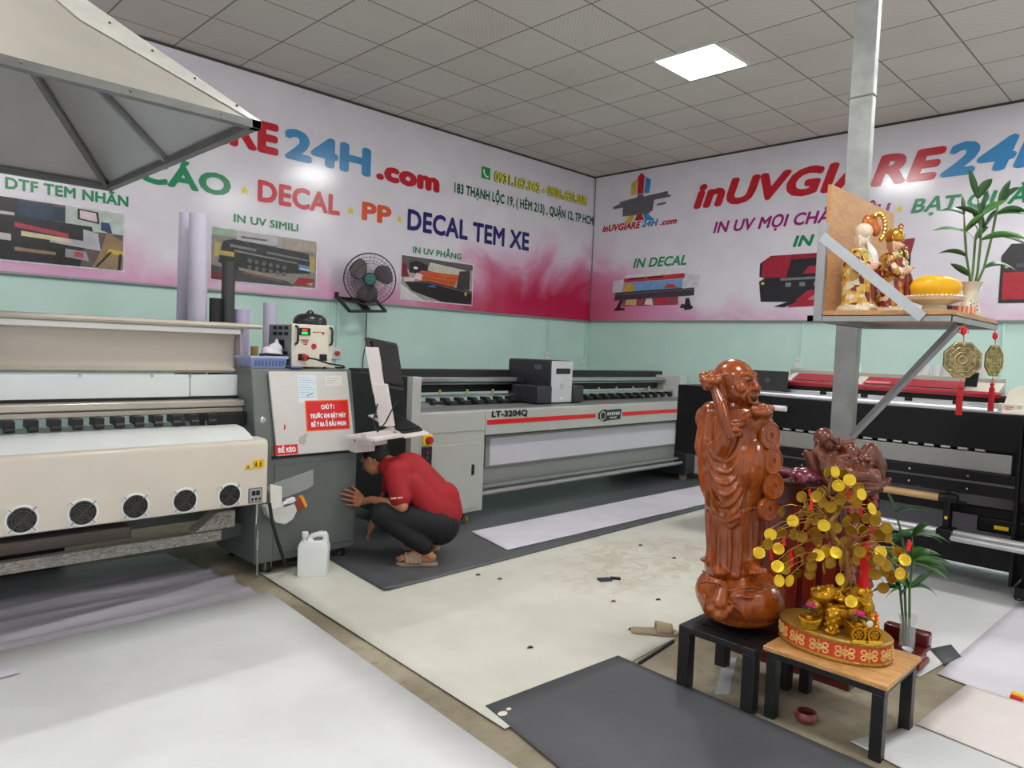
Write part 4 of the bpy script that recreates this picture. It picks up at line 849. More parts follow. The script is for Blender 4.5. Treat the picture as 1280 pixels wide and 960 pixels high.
MB().box(7.62, 8.15, 4.45, 5.55, 0.085, 0.965).build('right_cabinet', M_lt, FB, bevel=0.006)
MB().box(3.45, 8.1, 4.55, 4.95, 0.94, 0.966).build('print_table', mat('table_grey', (118, 120, 120), 0.4, 0.2), FB, bevel=0.003)
MB().box(3.45, 8.12, 4.96, 5.55, 0.90, 0.95).build('rear_deck', M_dark, FB)
MB().box(3.45, 8.1, 5.30, 5.5, 1.06, 1.13).build('beam_lower', M_black, FB, bevel=0.004)
mb = MB(); mb.box(3.45, 8.05, 5.16, 5.32, 1.165, 1.205); mb.box(3.45, 8.05, 5.22, 5.32, 1.135, 1.155); mb.build('gantry_rail', mat('rail_alu', (176, 178, 178), 0.25, 0.7), FB, bevel=0.003)
MB().box(3.45, 8.1, 5.325, 5.52, 1.13, 1.275).build('gantry_beam', mat('gantry_black', (28, 28, 30), 0.4), FB, bevel=0.004)
MB().box(3.45, 8.1, 5.05, 5.09, 1.035, 1.055).build('roller_rail', M_steel, FB)
MB().box(7.95, 8.12, 4.96, 5.5, 0.966, 1.23).build('right_end_plate', mat('end_plate', (206, 206, 204), 0.35, 0.2), FB, bevel=0.004)
mb = MB(); mb.box(3.66, 3.85, 4.99, 5.03, 0.966, 1.05); mb.build('end_stop_plate', M_white, FB)
k = 0
for i in range(24):
    x = 4.0+i*0.165
    if 5.0 < x < 5.9: continue
    mb = MB(); mb.box(x-0.028, x+0.028, 5.0, 5.08, 1.0, 1.03); mb.cyl((x-0.026, 5.0, 0.995), (x+0.026, 5.0, 0.995), 0.026, 12); mb.build('pressure_roller', M_black, FB, bevel=0.003)
for i in range(13):
    x = 3.8+i*0.33
    MB().cyl((x, 5.07, 1.055), (x, 5.07, 1.10), 0.012, 8).build('spring_pin', mat('brass', (196, 176, 130), 0.35, 0.5), FB)
CR = MB().box(5.27, 5.585, 4.75, 5.36, 0.975, 1.398).build('carriage', M_char, FB, bevel=0.02)
MB().box(5.272, 5.583, 4.738, 4.752, 0.978, 1.392).build('carriage_front', mat('carriage_silver', (190, 192, 194), 0.35, 0.1), FB, bevel=0.012)
MB().box(5.33, 5.54, 4.732, 4.739, 1.265, 1.32).build('carriage_display', M_black, FB, bevel=0.004)
MB().lathe([(0.012, 0), (0.012, 0.004), (0, 0.005)], (5.42, 4.738, 1.02), 14, (0, -1, 0), cap=False).build('carriage_knob', M_lwhite, FB)
MB().slab((5.424, 4.7375, 1.14), UX, UZ, disc((0, 0), 0.03, 18, 0.036), 0.001).build('carriage_mark', mat('mark_grey', (172, 174, 172), 0.4), FB, smooth=None)
MB().slab((5.269, 4.98, 1.30), (0, -1, 0), UZ, [(0, 0), (0.1, 0), (0.1, 0.05), (0, 0.05)], 0.001).build('carriage_badge', mat('badge', (84, 90, 104), 0.3), FB, smooth=None)
for x0, x1 in ((5.06, 5.265), (5.59, 5.75)):
    MB().box(x0, x1, 4.72, 5.08, 0.975, 1.145).build('curing_lamp', M_char, FB, bevel=0.012)
mb = MB(); mb.lathe([(0.05, 0), (0.05, 0.05), (0.03, 0.055), (0, 0.055)], (5.25, 5.12, 1.16), 18, (-1, 0, 0), cap=False); mb.build('carriage_wheel', M_black, FB)
for x, y in ((4.0, 4.54), (7.5, 4.58), (6.9, 5.2), (3.6, 5.3)): caster(FB, x, y, 0.045, mat('caster_brown', (150, 126, 92), 0.5))
# ================================================================== metal canopy hanging at the upper left
M_zinc = mat('canopy_enamel', (160, 156, 147), 0.4, 0.15, 0.05, 4); M_zin = mat('canopy_lining', (178, 176, 178), 0.35, 0.2, 0.06, 3); M_zflash = mat('canopy_flashing', (188, 187, 180), 0.35, 0.15, 0.08, 10)
CX0, CX1, CY0, CY1, CZ, CA = -0.64, 1.378, 2.92, 4.94, 2.40, 3.31
CP = thing('hanging_canopy', 'pyramid shaped pale metal canopy hanging from the ceiling above the beige printer', 'canopy', (0.37, 3.93, CZ))
ap = Vector((0.37, 3.93, CA)); cn = [Vector((CX0, CY0, CZ)), Vector((CX1, CY0, CZ)), Vector((CX1, CY1, CZ)), Vector((CX0, CY1, CZ))]
for i in range(4):
    a, b = cn[i], cn[(i+1) % 4]
    n = (b-a).cross(ap-a).normalized()
    if n.z < 0: n = -n
    MB().add([a, b, ap, a-n*0.003, b-n*0.003, ap-n*0.003], [(0, 1, 2), (5, 4, 3), (0, 3, 4, 1), (1, 4, 5, 2), (2, 5, 3, 0)]).build('roof_panel', M_zinc, CP, smooth=None)
    a2, b2, c2 = [p-n*0.006 for p in (a+(b-a)*0.01, b+(a-b)*0.01, ap)]
    MB().add([a2, b2, c2, a2-n*0.002, b2-n*0.002, c2-n*0.002], [(0, 1, 2), (5, 4, 3), (0, 3, 4, 1), (1, 4, 5, 2), (2, 5, 3, 0)]).build('lining_panel', M_zin, CP, smooth=None)
    # flashing folded over the hip
    h0, h1 = a, ap
    mb = MB(); m = 0.11
    d = (h1-h0); s1 = (b-a).normalized(); s0 = (cn[i-1]-a).normalized()
    for s in (s1, s0):
        nn = s.cross(d).normalized()
        if nn.z < 0: nn = -nn
        e0, e1 = h0+nn*0.004, h1+nn*0.004; f0, f1 = e0+s*0.02, e1-d*0.12+s*m*0.5
        q = h0+d*0.35+s*m*2.1+nn*0.004; q = q-((q-h0).dot((s.cross(d)).normalized()))*(s.cross(d)).normalized()+nn*0.004
        w0 = h0+s*0.05+nn*0.004
        mb.add([e0, w0, q, h0+d*0.97+nn*0.004, e1], [(0, 1, 2, 3, 4)])
    mb.build('hip_flashing', M_zflash, CP, smooth=None)
    MB().bar(a+Vector((0, 0, -0.04))+(ap-a)*0.035, ap-Vector((0, 0, 0.05)), 0.03, 0.03).build('hip_rib', M_gal, CP, bevel=0.003)
    md = (a+b)/2; MB().bar(md+Vector((0, 0, -0.03))+(ap-md)*0.03, ap-Vector((0, 0, 0.06)), 0.028, 0.028).build('middle_rib', M_gal, CP, bevel=0.003)
    e = MB(); inn = (ap-(a+b)/2); inn.z = 0; inn.normalize()
    e.bar(a+inn*0.02-Vector((0, 0, 0.012)), b+inn*0.02-Vector((0, 0, 0.012)), 0.04, 0.034)
    for k in range(6):
        p = a+(b-a)*((k+0.5)/6)-inn*0.002-Vector((0, 0, 0.008)); e.ball(p, 0.006, 8)
    e.build('rim_bar', mat('rim_steel', (120, 120, 118), 0.4, 0.55, 0.1, 8), CP, bevel=0.003)
MB().cyl((0.37, 3.93, CA-0.05), (0.37, 3.93, HC), 0.012, 10).build('hanger_rod', M_gal, CP)
mb = MB()
for k in range(7):
    p = cn[1]+(ap-cn[1])*(0.05+0.11*k)+Vector((-0.03-0.018*k, 0.0, 0.014)); p.y = cn[1].y+(ap.y-cn[1].y)*((p.z-CZ-0.002)/(CA-CZ))-0.006; mb.ball(p, 0.006, 8)
mb.build('flashing_screws', mat('screw_dark', (80, 78, 74), 0.5, 0.4), CP)

# ================================================================== wall fan on its rack
FR = thing('fan_rack', 'black steel wall rack under the wall fan', 'rack', (4.4, 6.85, 1.95))
A = [at_y(422, 372, 6.86), at_y(470, 376, 6.86), at_y(482, 389, 6.58), at_y(437, 389, 6.58)]
mb = MB()
for i in range(4): mb.bar(A[i], A[(i+1) % 4], 0.03, 0.03)
mb.build('rack_frame', M_black, FR, bevel=0.004)
mb = MB()
for p in (A[0], A[1]): mb.bar(p+Vector((0, 0, 0.03)), p+Vector((0, 0.07, 0.03)), 0.03, 0.06)
mb.build('wall_bracket', M_black, FR)
mb = MB(); mb.bar((A[0]+A[1])/2, (A[2]+A[3])/2, 0.10, 0.008); mb.build('rack_plate', M_black, FR)
FC = at_y(462.5, 349, 6.62); FN = Vector((-0.52, -0.85, -0.08)).normalized(); FU = Vector((0, 0, 1)); FS = FN.cross(FU).normalized(); FU = FS.cross(FN).normalized()
FA = thing('wall_fan', 'black caged electric fan with teal hub on the wall rack', 'fan', FC)
R_ = 0.275
def fp(r, a, d): return FC+FS*(r*math.cos(a))+FU*(r*math.sin(a))+FN*d
mb = MB()
for r, d in ((R_, 0.0), (0.06, 0.075), (0.17, 0.058), (0.235, 0.035)): mb.tube([fp(r, 2*PI*k/40, d) for k in range(40)], 0.0026 if r < R_ else 0.007, 5, True)
for i in range(60):
    a = 2*PI*i/60; mb.tube([fp(0.06, a, 0.075), fp(0.13, a+0.12, 0.068), fp(0.2, a+0.2, 0.05), fp(0.255, a+0.24, 0.024), fp(R_, a+0.26, 0.0)], 0.0015, 3)
mb.build('front_guard', mat('fan_wire', (58, 52, 58), 0.35, 0.4), FA)
mb = MB()
for r, d in ((0.09, -0.085), (0.2, -0.065)): mb.tube([fp(r, 2*PI*k/40, d) for k in range(40)], 0.0026, 5, True)
for i in range(36):
    a = 2*PI*i/36; mb.tube([fp(0.09, a, -0.085), fp(0.2, a, -0.065), fp(R_, a, 0.0)], 0.0018, 3)
mb.build('rear_guard', mat('fan_wire', (58, 52, 58)), FA)
mb = MB(); mb.lathe([(0.058, 0.07), (0.062, 0.078), (0.055, 0.086), (0, 0.088)], FC, 24, FN, cap=False); mb.build('hub_badge', mat('fan_teal', (40, 104, 100), 0.35), FA)
mb = MB()
for i in range(4): mb.bar(FC+FN*0.0895+FS*(-0.03+i*0.017), FC+FN*0.0895+FS*(-0.02+i*0.017), 0.001, 0.010, FN)
mb.build('badge_print', M_lwhite, FA)
for k in range(3):
    a0 = 2*PI*k/3+0.5; vs = []; n = 8
    for j in range(6):
        r = 0.045+(0.245-0.045)*j/5
        for i in range(n+1):
            w = (0.5+0.75*math.sin(PI*min(1, j/5*0.85+0.1))); t_ = (i/n-0.5)*w*1.15
            vs.append(fp(r*(1-0.06*(i/n-0.5)**2), a0+t_+j*0.05, 0.012-0.03*(i/n-0.5)))
    fs = [(j*(n+1)+i, j*(n+1)+i+1, (j+1)*(n+1)+i+1, (j+1)*(n+1)+i) for j in range(5) for i in range(n)]
    b_ = MB().add(vs, fs).build('blade', mat('fan_blade', (84, 74, 76), 0.35, alpha=0.7), FA); md = b_.modifiers.new('t', 'SOLIDIFY'); md.thickness = 0.003
mb = MB(); mb.cyl(FC+FN*0.03, FC-FN*0.10, 0.05, 20); mb.cyl(FC-FN*0.10, FC-FN*0.20, 0.075, 20); mb.build('motor', M_black, FA, bevel=0.006)
pb_ = FC-FN*0.16; mb = MB(); mb.tube([pb_, pb_+Vector((0, 0, -0.12)), Vector((pb_.x, pb_.y, A[0].z+0.05)), Vector((pb_.x-0.02, pb_.y, A[0].z-0.005))], 0.022, 10); mb.box(pb_.x-0.09, pb_.x+0.09, pb_.y-0.07, pb_.y+0.07, A[0].z-0.03, A[0].z-0.005); mb.build('neck', M_black, FA)
tag(MB().tube([at_y(458, 392, 6.80), at_y(458, 400, 6.9), at_y(457, 430, 6.90), at_y(454, 446, 6.89), at_y(453, 462, 6.88), at_y(452, 480, 6.88)], 0.006, 6).build('electric_cord', M_rubber, None), 'black fan cord hanging down the mint wall', 'cord')

# ------------------------------------------------------------------ conduits and sockets on the walls
M_pvc = mat('pvc_white', (222, 226, 224), 0.4, 0, 0.02)
def conduit(p, q, label):
    tag(MB().bar(p, q, 0.022, 0.022, (1, 0.3, 0)).build('cable_trunking', mat('trunking_mint', (190, 220, 210), 0.45), None, bevel=0.003), label, 'cable trunking')
conduit((4.10, YL-0.012, 1.94), (4.10, YL-0.012, 1.44), 'thin wall trunking above the red plug socket')
conduit((7.57, YL-0.012, 1.94), (7.57, YL-0.012, 1.46), 'thin wall trunking behind the flatbed print carriage')
conduit((8.42, YL-0.012, 1.94), (8.42, YL-0.012, 1.40), 'thin wall trunking close to the room corner')
conduit((XR-0.012, 3.65, 1.94), (XR-0.012, 3.65, 1.50), 'thin wall trunking behind the black and red printer')
conduit((XR-0.012, 1.64, 1.94), (XR-0.012, 1.64, 1.0), 'thin wall trunking behind the hanging brass octagons')
def socket(c, d, label, w=0.075, h=0.115, plug=None):
    d = Vector(d); u = d.cross(Vector((0, 0, 1))).normalized(); t = thing('wall_socket', label, 'socket', c); c = Vector(c)
    MB().obox(c, u, d, (0, 0, 1), w, 0.03, h).build('box', M_pvc, t, bevel=0.004)
    mb = MB()
    for s in (-1, 1): mb.obox(c+d*0.0155+u*s*0.014+Vector((0, 0, 0.02)), u, d, (0, 0, 1), 0.006, 0.002, 0.016)
    mb.build('socket_slots', M_dark, t)
    if plug: MB().cyl(c+d*0.01+Vector((0.0, 0, 0.0)), c+d*0.05, 0.026, 14).build('plug', mat('plug_red', (190, 50, 36)), t, bevel=0.004)
socket((4.16, YL-0.018, 1.375), (0, -1, 0), 'white wall socket with a red brown plug by the thin trunking', 0.10, 0.13, True)
socket((7.57, YL-0.018, 1.40), (0, -1, 0), 'white wall socket seen just above the flatbed print carriage', 0.08, 0.14)
socket((8.36, YL-0.018, 1.36), (0, -1, 0), 'small white wall socket next to the room corner', 0.08, 0.11)
socket((XR-0.018, 3.68, 1.46), (-1, 0, 0), 'white wall socket above the left end of the black and red printer', 0.08, 0.13)

# ================================================================== crouching person
M_skin = mat('skin', (178, 120, 88), 0.5, 0, 0.06, 8); M_shirt = mat('shirt_red', (152, 12, 24), 0.75, 0, 0.12, 5, bump=0.15, bs=18); M_pants = mat('trousers_black', (15, 15, 19), 0.8, 0, 0.15, 5, bump=0.2, bs=14)
M_hair = mat('hair_black', (24, 20, 18), 0.6, 0, 0.2, 60)
PO_ = Vector((2.965, 3.835, 0.0105)); PR = Vector((0.7085, -0.7057, 0)); PB = Vector((-0.7057, -0.7085, 0))
def W_(a, b, z): return PO_+PR*a+PB*b+Vector((0, 0, z))
PE = thing('person', 'person in red polo shirt and black trousers crouching with one hand on the grey cabinet', 'person', PO_)
fwd = -1
neck = W_(-0.245, -0.235, 0.645); head = W_(-0.355, -0.285, 0.675); pel = W_(0.12, -0.17, 0.27); mid = W_(0.05, -0.20, 0.45); chest = W_(-0.10, -0.22, 0.585)
lsh = W_(-0.17, -0.09, 0.605); lel = W_(-0.10, 0.03, 0.405); lwr = W_(-0.335, -0.115, 0.41)
rsh = W_(-0.20, -0.37, 0.585); rel = W_(-0.29, -0.42, 0.36); rwr = W_(-0.36, -0.33, 0.20)
lhip = W_(0.13, -0.08, 0.255); lkn = W_(-0.235, 0.0, 0.335); lan = W_(0.055, 0.01, 0.095)
rhip = W_(0.13, -0.26, 0.255); rkn = W_(-0.22, -0.37, 0.36); ran = W_(0.04, -0.36, 0.10)
c = Clay()
# torso, limbs
c.limb(pel, mid, 0.135, 0.125); c.limb(mid, chest, 0.125, 0.13); c.limb(chest, neck, 0.11, 0.058)
c.limb(chest, lsh, 0.1, 0.068); c.limb(chest, rsh, 0.1, 0.068)
c.limb(lsh, lel, 0.055, 0.041); c.limb(lel, lwr, 0.041, 0.026)
c.limb(rsh, rel, 0.055, 0.041); c.limb(rel, rwr, 0.041, 0.027)
c.limb(lhip, lkn, 0.085, 0.058); c.limb(lkn, lan, 0.055, 0.036); c.limb(rhip, rkn, 0.085, 0.058); c.limb(rkn, ran, 0.055, 0.036)
# head: cranium, face, jaw, nose, ears; it looks left and down
hf = (PR*-0.78+Vector((0, 0, -0.45))+PB*-0.3).normalized(); hs = hf.cross(Vector((0, 0, 1))).normalized(); hu = hs.cross(hf).normalized()
Mh = Matrix((hf, hs, hu)).transposed()
c.ball(head+hu*0.02-hf*0.015, (0.098, 0.077, 0.095), Mh); c.ball(head+hf*0.03-hu*0.03, (0.07, 0.066, 0.085), Mh); c.ball(head+hf*0.055-hu*0.085, (0.03, 0.036, 0.025), Mh)
c.limb(head+hf*0.092-hu*0.005, head+hf*0.112-hu*0.035, 0.009, 0.015); c.ball(head+hf*0.082+hu*0.02, (0.018, 0.055, 0.011), Mh)
c.limb(head+hf*0.085-hs*0.022-hu*0.062, head+hf*0.085+hs*0.022-hu*0.062, 0.010, 0.010)
for s in (-1, 1):
    c.ball(head+hs*s*0.078-hf*0.005-hu*0.015, (0.022, 0.010, 0.034), Mh); c.ball(head+hf*0.082+hs*s*0.03+hu*0.0, (0.010, 0.014, 0.008), Mh)
c.limb(head-hf*0.03-hu*0.05, neck, 0.055, 0.058)
# feet
def foot(an, tip, heel):
    c.limb(an, heel+Vector((0, 0, 0.012)), 0.036, 0.034); c.limb(an, (an+tip)/2, 0.036, 0.03); c.limb((an+tip)/2, tip, 0.03, 0.022)
    c.limb(heel, tip, 0.03, 0.028)
    d = (tip-heel).normalized(); s = d.cross(Vector((0, 0, 1)))
    for k in range(5): c.limb(tip+s*(0.03-k*0.015), tip+d*(0.045-0.006*k)+s*(0.034-k*0.017)+Vector((0, 0, -0.008)), 0.012-0.001*k, 0.010-0.001*k)
ltip, lheel = W_(-0.085, 0.02, 0.045), W_(0.105, 0.0, 0.045); rtip, rheel = W_(-0.10, -0.37, 0.045), W_(0.08, -0.35, 0.045)
foot(lan, ltip, lheel); foot(ran, rtip, rheel)
# left hand flat against the cabinet front (plane y = 4.27), thumb upwards
YC = 4.258
def Hp(x, y, dy=0.0): p = at_y(x, y, YC-dy); return p
palm = Hp(447, 625, 0.010)
c.limb(lwr, Hp(453, 627, 0.014), 0.026, 0.024)
for (x0, y0, x1, y1, x2, y2, r) in ((449, 620, 440, 615, 430.5, 611.5, 0.0092), (447, 623.5, 437, 619.5, 426.5, 617, 0.0096), (447, 628, 437, 625.5, 427.5, 623.5, 0.0092), (448, 632, 440, 631.5, 432, 630.5, 0.0080)):
    c.limb(Hp(x0, y0, 0.010), Hp(x1, y1, 0.014), r+0.001, r); c.limb(Hp(x1, y1, 0.014), Hp(x2, y2, 0.004), r, r-0.002)
    c.limb(Hp(454, 626, 0.012), Hp(x0, y0, 0.010), 0.014, r+0.002)
c.limb(Hp(453, 621, 0.012), Hp(446, 613, 0.012), 0.013, 0.011); c.limb(Hp(446, 613, 0.012), Hp(439, 607, 0.004), 0.011, 0.008)
# right hand reaching down
c.limb(rwr, rwr+Vector((0, 0, -0.05))+PR*-0.015, 0.026, 0.026)
for k in range(4): q0 = rwr+Vector((0, 0, -0.075))+PB*(0.028-k*0.018)+PR*-0.015; c.limb(q0+Vector((0, 0, 0.02)), q0+Vector((0, 0, -0.03))+PR*-0.02, 0.0095, 0.009); c.limb(q0+Vector((0, 0, -0.03))+PR*-0.02, q0+Vector((0, 0, -0.055))+PR*-0.008, 0.009, 0.007)
c.limb(rwr+Vector((0, 0, -0.03))+PB*0.03, rwr+Vector((0, 0, -0.07))+PB*0.05+PR*-0.02, 0.012, 0.009)
c.build('body', M_skin, PE, 0.0055, 3, local=False)
# shirt
s_ = Clay(); s_.limb(W_(0.135, -0.17, 0.315), mid, 0.150, 0.148); s_.limb(mid, chest, 0.148, 0.148); s_.limb(chest, neck+Vector((0, 0, -0.02)), 0.125, 0.075)
s_.limb(W_(0.10, -0.12, 0.36), W_(-0.06, -0.12, 0.52), 0.11, 0.10); s_.limb(W_(0.19, -0.18, 0.33), W_(0.15, -0.2, 0.42), 0.105, 0.12)
s_.limb(chest, lsh, 0.11, 0.085); s_.limb(chest, rsh, 0.11, 0.085)
s_.limb(lsh, W_(-0.118, 0.0, 0.455), 0.082, 0.074); s_.limb(rsh, rsh+(rel-rsh)*0.6, 0.082, 0.07)
s_.ball(neck, (0.07, 0.07, 0.03))
for k in range(4): s_.limb(W_(0.18-k*0.05, -0.06-k*0.006, 0.36+k*0.05), W_(0.02-k*0.03, -0.06, 0.40+k*0.05), 0.012, 0.008)
s_.build('shirt', M_shirt, PE, 0.008, 4, local=False)
mb = MB()
for i in range(9):
    if i != 4: mb.obox(W_(-0.168+i*0.009, 0.0725, 0.462+i*0.0012), PR, PB, (0, 0, 1), 0.006, 0.004, 0.009)
mb.build('sleeve_print', M_lwhite, PE)
s_ = Clay(); s_.limb(W_(0.14, -0.13, 0.245), W_(0.14, -0.23, 0.245), 0.138, 0.138); s_.limb(lhip, lkn, 0.115, 0.085); s_.limb(lkn, lan+Vector((0, 0, 0.035)), 0.082, 0.06)
s_.limb(rhip, rkn, 0.115, 0.085); s_.limb(rkn, ran+Vector((0, 0, 0.035)), 0.082, 0.06); s_.limb(W_(0.05, -0.1, 0.24), W_(-0.1, -0.03, 0.25), 0.075, 0.06)
s_.build('trousers', M_pants, PE, 0.009, 4, local=False)
# hair: a cap over the back and top of the skull
s_ = Clay(); s_.ball(head+hu*0.03-hf*0.025, (0.100, 0.084, 0.097), Mh); s_.ball(head-hf*0.06-hu*0.01, (0.055, 0.076, 0.065), Mh)
hb = s_.build('hair', M_hair, PE, 0.006, 2, local=False)
bm = bmesh.new(); bm.from_mesh(hb.data)
off = WLOC[PE.name]
kill = [v for v in bm.verts if ((v.co+off-head).dot(hf) > 0.055 and (v.co+off-head).dot(hu) < 0.075) or ((v.co+off-head).dot(hu) < -0.02 and (v.co+off-head).dot(hf) > -0.045) or (v.co+off-head).dot(hu) < -0.07]
bmesh.ops.delete(bm, geom=kill, context='VERTS'); bm.to_mesh(hb.data); bm.free()
md = hb.modifiers.new('t', 'SOLIDIFY'); md.thickness = 0.008
# clogs
M_clog = mat('clog_taupe', (150, 132, 116), 0.6, 0, 0.06)
for tip, heel in ((ltip, lheel), (rtip, rheel)):
    d = (tip-heel); d.z = 0; d.normalize(); sd = d.cross(Vector((0, 0, 1))); o = heel-d*0.045; o.z = PO_.z
    ol = [(0, -0.022), (0.02, -0.036), (0.12, -0.038), (0.2, -0.05), (0.255, -0.045), (0.283, -0.015), (0.28, 0.02), (0.25, 0.042), (0.18, 0.045), (0.1, 0.034), (0.02, 0.034), (0, 0.022)]
    q = MB().slab(o, d, sd, ol, -0.024).build('clog_sole', M_clog, PE, bevel=0.006)
    s_ = Clay()
    for aa in (0.12, 0.15, 0.18, 0.21):
        pts = [o+d*aa+sd*(-0.046)+Vector((0, 0, 0.03)), o+d*(aa+0.004)+sd*(-0.03)+Vector((0, 0, 0.072-0.05*(aa-0.12))), o+d*(aa+0.006)+Vector((0, 0, 0.090-0.12*(aa-0.12))), o+d*(aa+0.004)+sd*0.03+Vector((0, 0, 0.072-0.05*(aa-0.12))), o+d*aa+sd*0.046+Vector((0, 0, 0.03))]
        s_.path(pts, 0.0125)
    s_.build('clog_strap', M_clog, PE, 0.005, 2, local=False)
# ================================================================== the two low tables
M_tblack = mat('table_black', (26, 26, 27), 0.4, 0, 0.2, 12); M_wood = None
def mk_wood(name, c1, c2, sc=(2, 14, 14), rough=0.45, coat=0.0, ang=0.0):
    m, b, t = base_mat(name, rough, coat=coat)
    v = t.obj(); n = t.noise(t.scale(v, sc), 3.0, 5, 0.6, 1.2); n2 = t.noise(v, 3, 3)
    col = t.mix(t.sstep(n, 0.3, 0.72), rgb(c1), rgb(c2)); col = t.mix(t.math('MULTIPLY', t.sstep(n2, 0.4, 0.7), 0.35), col, rgb(c1))
    t.link(col, b.inputs['Base Color']); t.link(t.bump(n, 0.05), b.inputs['Normal']); return m
M_pine = mk_wood('pine_board', (176, 124, 70), (216, 170, 110), (14, 3, 14))
M_shelf = mk_wood('shelf_board', (184, 130, 76), (206, 156, 98), (3, 12, 12))
HT = 0.285
def low_table(nm, label, x0, x1, y0, y1, leg, top=None):
    t = thing(nm, label, 'table', ((x0+x1)/2, (y0+y1)/2, 0))
    for x in (x0, x1-leg):
        for y in (y0, y1-leg): MB().box(x, x+leg, y, y+leg, 0.001, HT-0.03).build('leg', M_tblack, t, bevel=0.003)
    fl = leg*1.35; f = MB(); f.box(x0, x1, y0, y0+fl, HT-0.03, HT); f.box(x0, x1, y1-fl, y1, HT-0.03, HT); f.box(x0, x0+fl, y0+fl, y1-fl, HT-0.03, HT); f.box(x1-fl, x1, y0+fl, y1-fl, HT-0.03, HT)
    f.build('frame', M_tblack, t, bevel=0.003)
    if top: MB().box(x0-0.012, x1+0.012, y0-0.012, y1+0.012, HT, HT+0.018).build('table_top', top, t, bevel=0.002)
    else: MB().box(x0+0.1, x1-0.1, y0+fl, y1-fl, HT-0.012, HT-0.001).build('cross_plate', M_tblack, t)
    return t
low_table('low_table', 'low black steel table carrying the tall carved wooden statue', 2.815, 3.21, 1.335, 1.70, 0.055)
low_table('low_table', 'low black legged table with pine top carrying the gold coin tree', 2.860, 3.245, 0.845, 1.305, 0.045, M_pine)
HP = HT+0.018

# ================================================================== tall carved statue
def mk_carved(name, c1, c2, c3, rough=0.22):
    m, b, t = base_mat(name, rough, coat=0.3)
    v = t.obj(); n = t.noise(t.scale(v, (9, 9, 1.6)), 3.0, 5, 0.6, 1.5); n2 = t.noise(v, 2.2, 3)
    col = t.mix(t.sstep(n, 0.3, 0.7), rgb(c1), rgb(c2)); col = t.mix(t.math('MULTIPLY', t.sstep(n2, 0.4, 0.65), 0.5), col, rgb(c3))
    t.link(col, b.inputs['Base Color']); t.link(t.bump(t.noise(v, 30, 3), 0.04), b.inputs['Normal']); return m
M_carve = mk_carved('carved_wood', (128, 54, 8), (164, 80, 14), (104, 42, 8))
M_carve2 = mk_carved('carved_wood_dark', (82, 36, 20), (126, 66, 44), (98, 50, 34), 0.28)
SB = Vector((3.017, 1.553, HT))
BU = thing('carved_statue', 'tall carved wooden statue of a laughing bald monk standing on a sack', 'statue', SB)
def A(a, b, z): return Vector((0.7085*a-0.7057*b, -0.7057*a-0.7085*b, z))   # a: to the right as photographed, b: towards the viewer
def K(x, y, b):                       # statue co-ordinates of a point of its front view, b metres nearer than its axis
    k = (3.23-b)/898.0; dy = y-449-(x-930)*0.038
    return A((x-640+(y-449)*0.036)*k-1.0426, b, 1.215-dy*k)
sk = Clay(); AO = A(0.037, 0, 0)
# sack with its tied neck
sk.ball(AO+Vector((0, 0, 0.138)), (0.202, 0.202, 0.137)); sk.ball(AO+Vector((0, 0, 0.068)), (0.175, 0.175, 0.066)); sk.ball(AO+Vector((0, 0, 0.19)), (0.17, 0.17, 0.088))
sk.limb(K(907, 738, 0.16), K(903, 760, 0.185), 0.022, 0.036); sk.ball(K(903, 775, 0.19), (0.036, 0.036, 0.030)); sk.ball(K(892, 768, 0.19), 0.02); sk.ball(K(914, 769, 0.195), 0.02)
for pts in ([(876, 735, 0.10), (888, 733, 0.15), (903, 735, 0.18), (918, 748, 0.195)], [(880, 718, 0.10), (890, 728, 0.15), (905, 731, 0.178)], [(915, 745, 0.195), (935, 740, 0.195), (960, 742, 0.16)], [(916, 752, 0.198), (940, 753, 0.195), (962, 757, 0.165)], [(915, 758, 0.2), (928, 770, 0.2), (938, 783, 0.19)], [(884, 750, 0.15), (884, 768, 0.16), (888, 782, 0.15)]):
    sk.path([K(*p) for p in pts], [0.004]+[0.008]*(len(pts)-2)+[0.003])
sk.build('sack', M_carve, BU, 0.005, 2)
st = Clay()
# robe: skirt, belly, chest, shoulders
rb = [(0.0, 0.235), (0.125, 0.235), (0.130, 0.27), (0.120, 0.36), (0.124, 0.46), (0.136, 0.56), (0.148, 0.66), (0.156, 0.76), (0.156, 0.86), (0.146, 0.94), (0.118, 0.99), (0.075, 1.02), (0, 1.03)]
st.lathe(rb, A(-0.008, 0, 0), 1.0, 0.95)
st.ball(A(0.012, 0.06, 0.76), (0.125, 0.12, 0.15)); st.ball(A(0.012, 0.06, 0.93), (0.10, 0.09, 0.07))
def ar(pts, rs): st.path(pts, rs)
ar([K(890, 520, 0.0), K(886, 562, 0.03), K(892, 580, 0.08)], [0.058, 0.062, 0.055]); ar([K(892, 575, 0.09), K(903, 556, 0.14), K(912, 541, 0.165)], [0.05, 0.036, 0.024])
ar([K(886, 580, 0.05), K(890, 612, 0.06), K(896, 640, 0.06)], [0.05, 0.048, 0.03]); ar([K(900, 590, 0.11), K(912, 620, 0.13), K(922, 655, 0.13)], [0.05, 0.05, 0.02])
ar([K(950, 530, 0.0), K(961, 560, 0.03), K(958, 572, 0.08)], [0.055, 0.05, 0.042]); ar([K(960, 565, 0.09), K(957, 540, 0.13), K(953, 528, 0.145)], [0.036, 0.028, 0.022])
def hand(c, d, s, up, n=4, l=0.05):
    st.ball(c, 0.025)
    for k in range(n):
        q = c+s*(0.024-k*0.016); st.limb(q, q+d*l*0.6+up*0.012, 0.0095, 0.0085); st.limb(q+d*l*0.6+up*0.012, q+d*l-up*0.006, 0.0085, 0.007)
    st.limb(c+up*0.018, c+d*0.03+up*0.034, 0.010, 0.008)
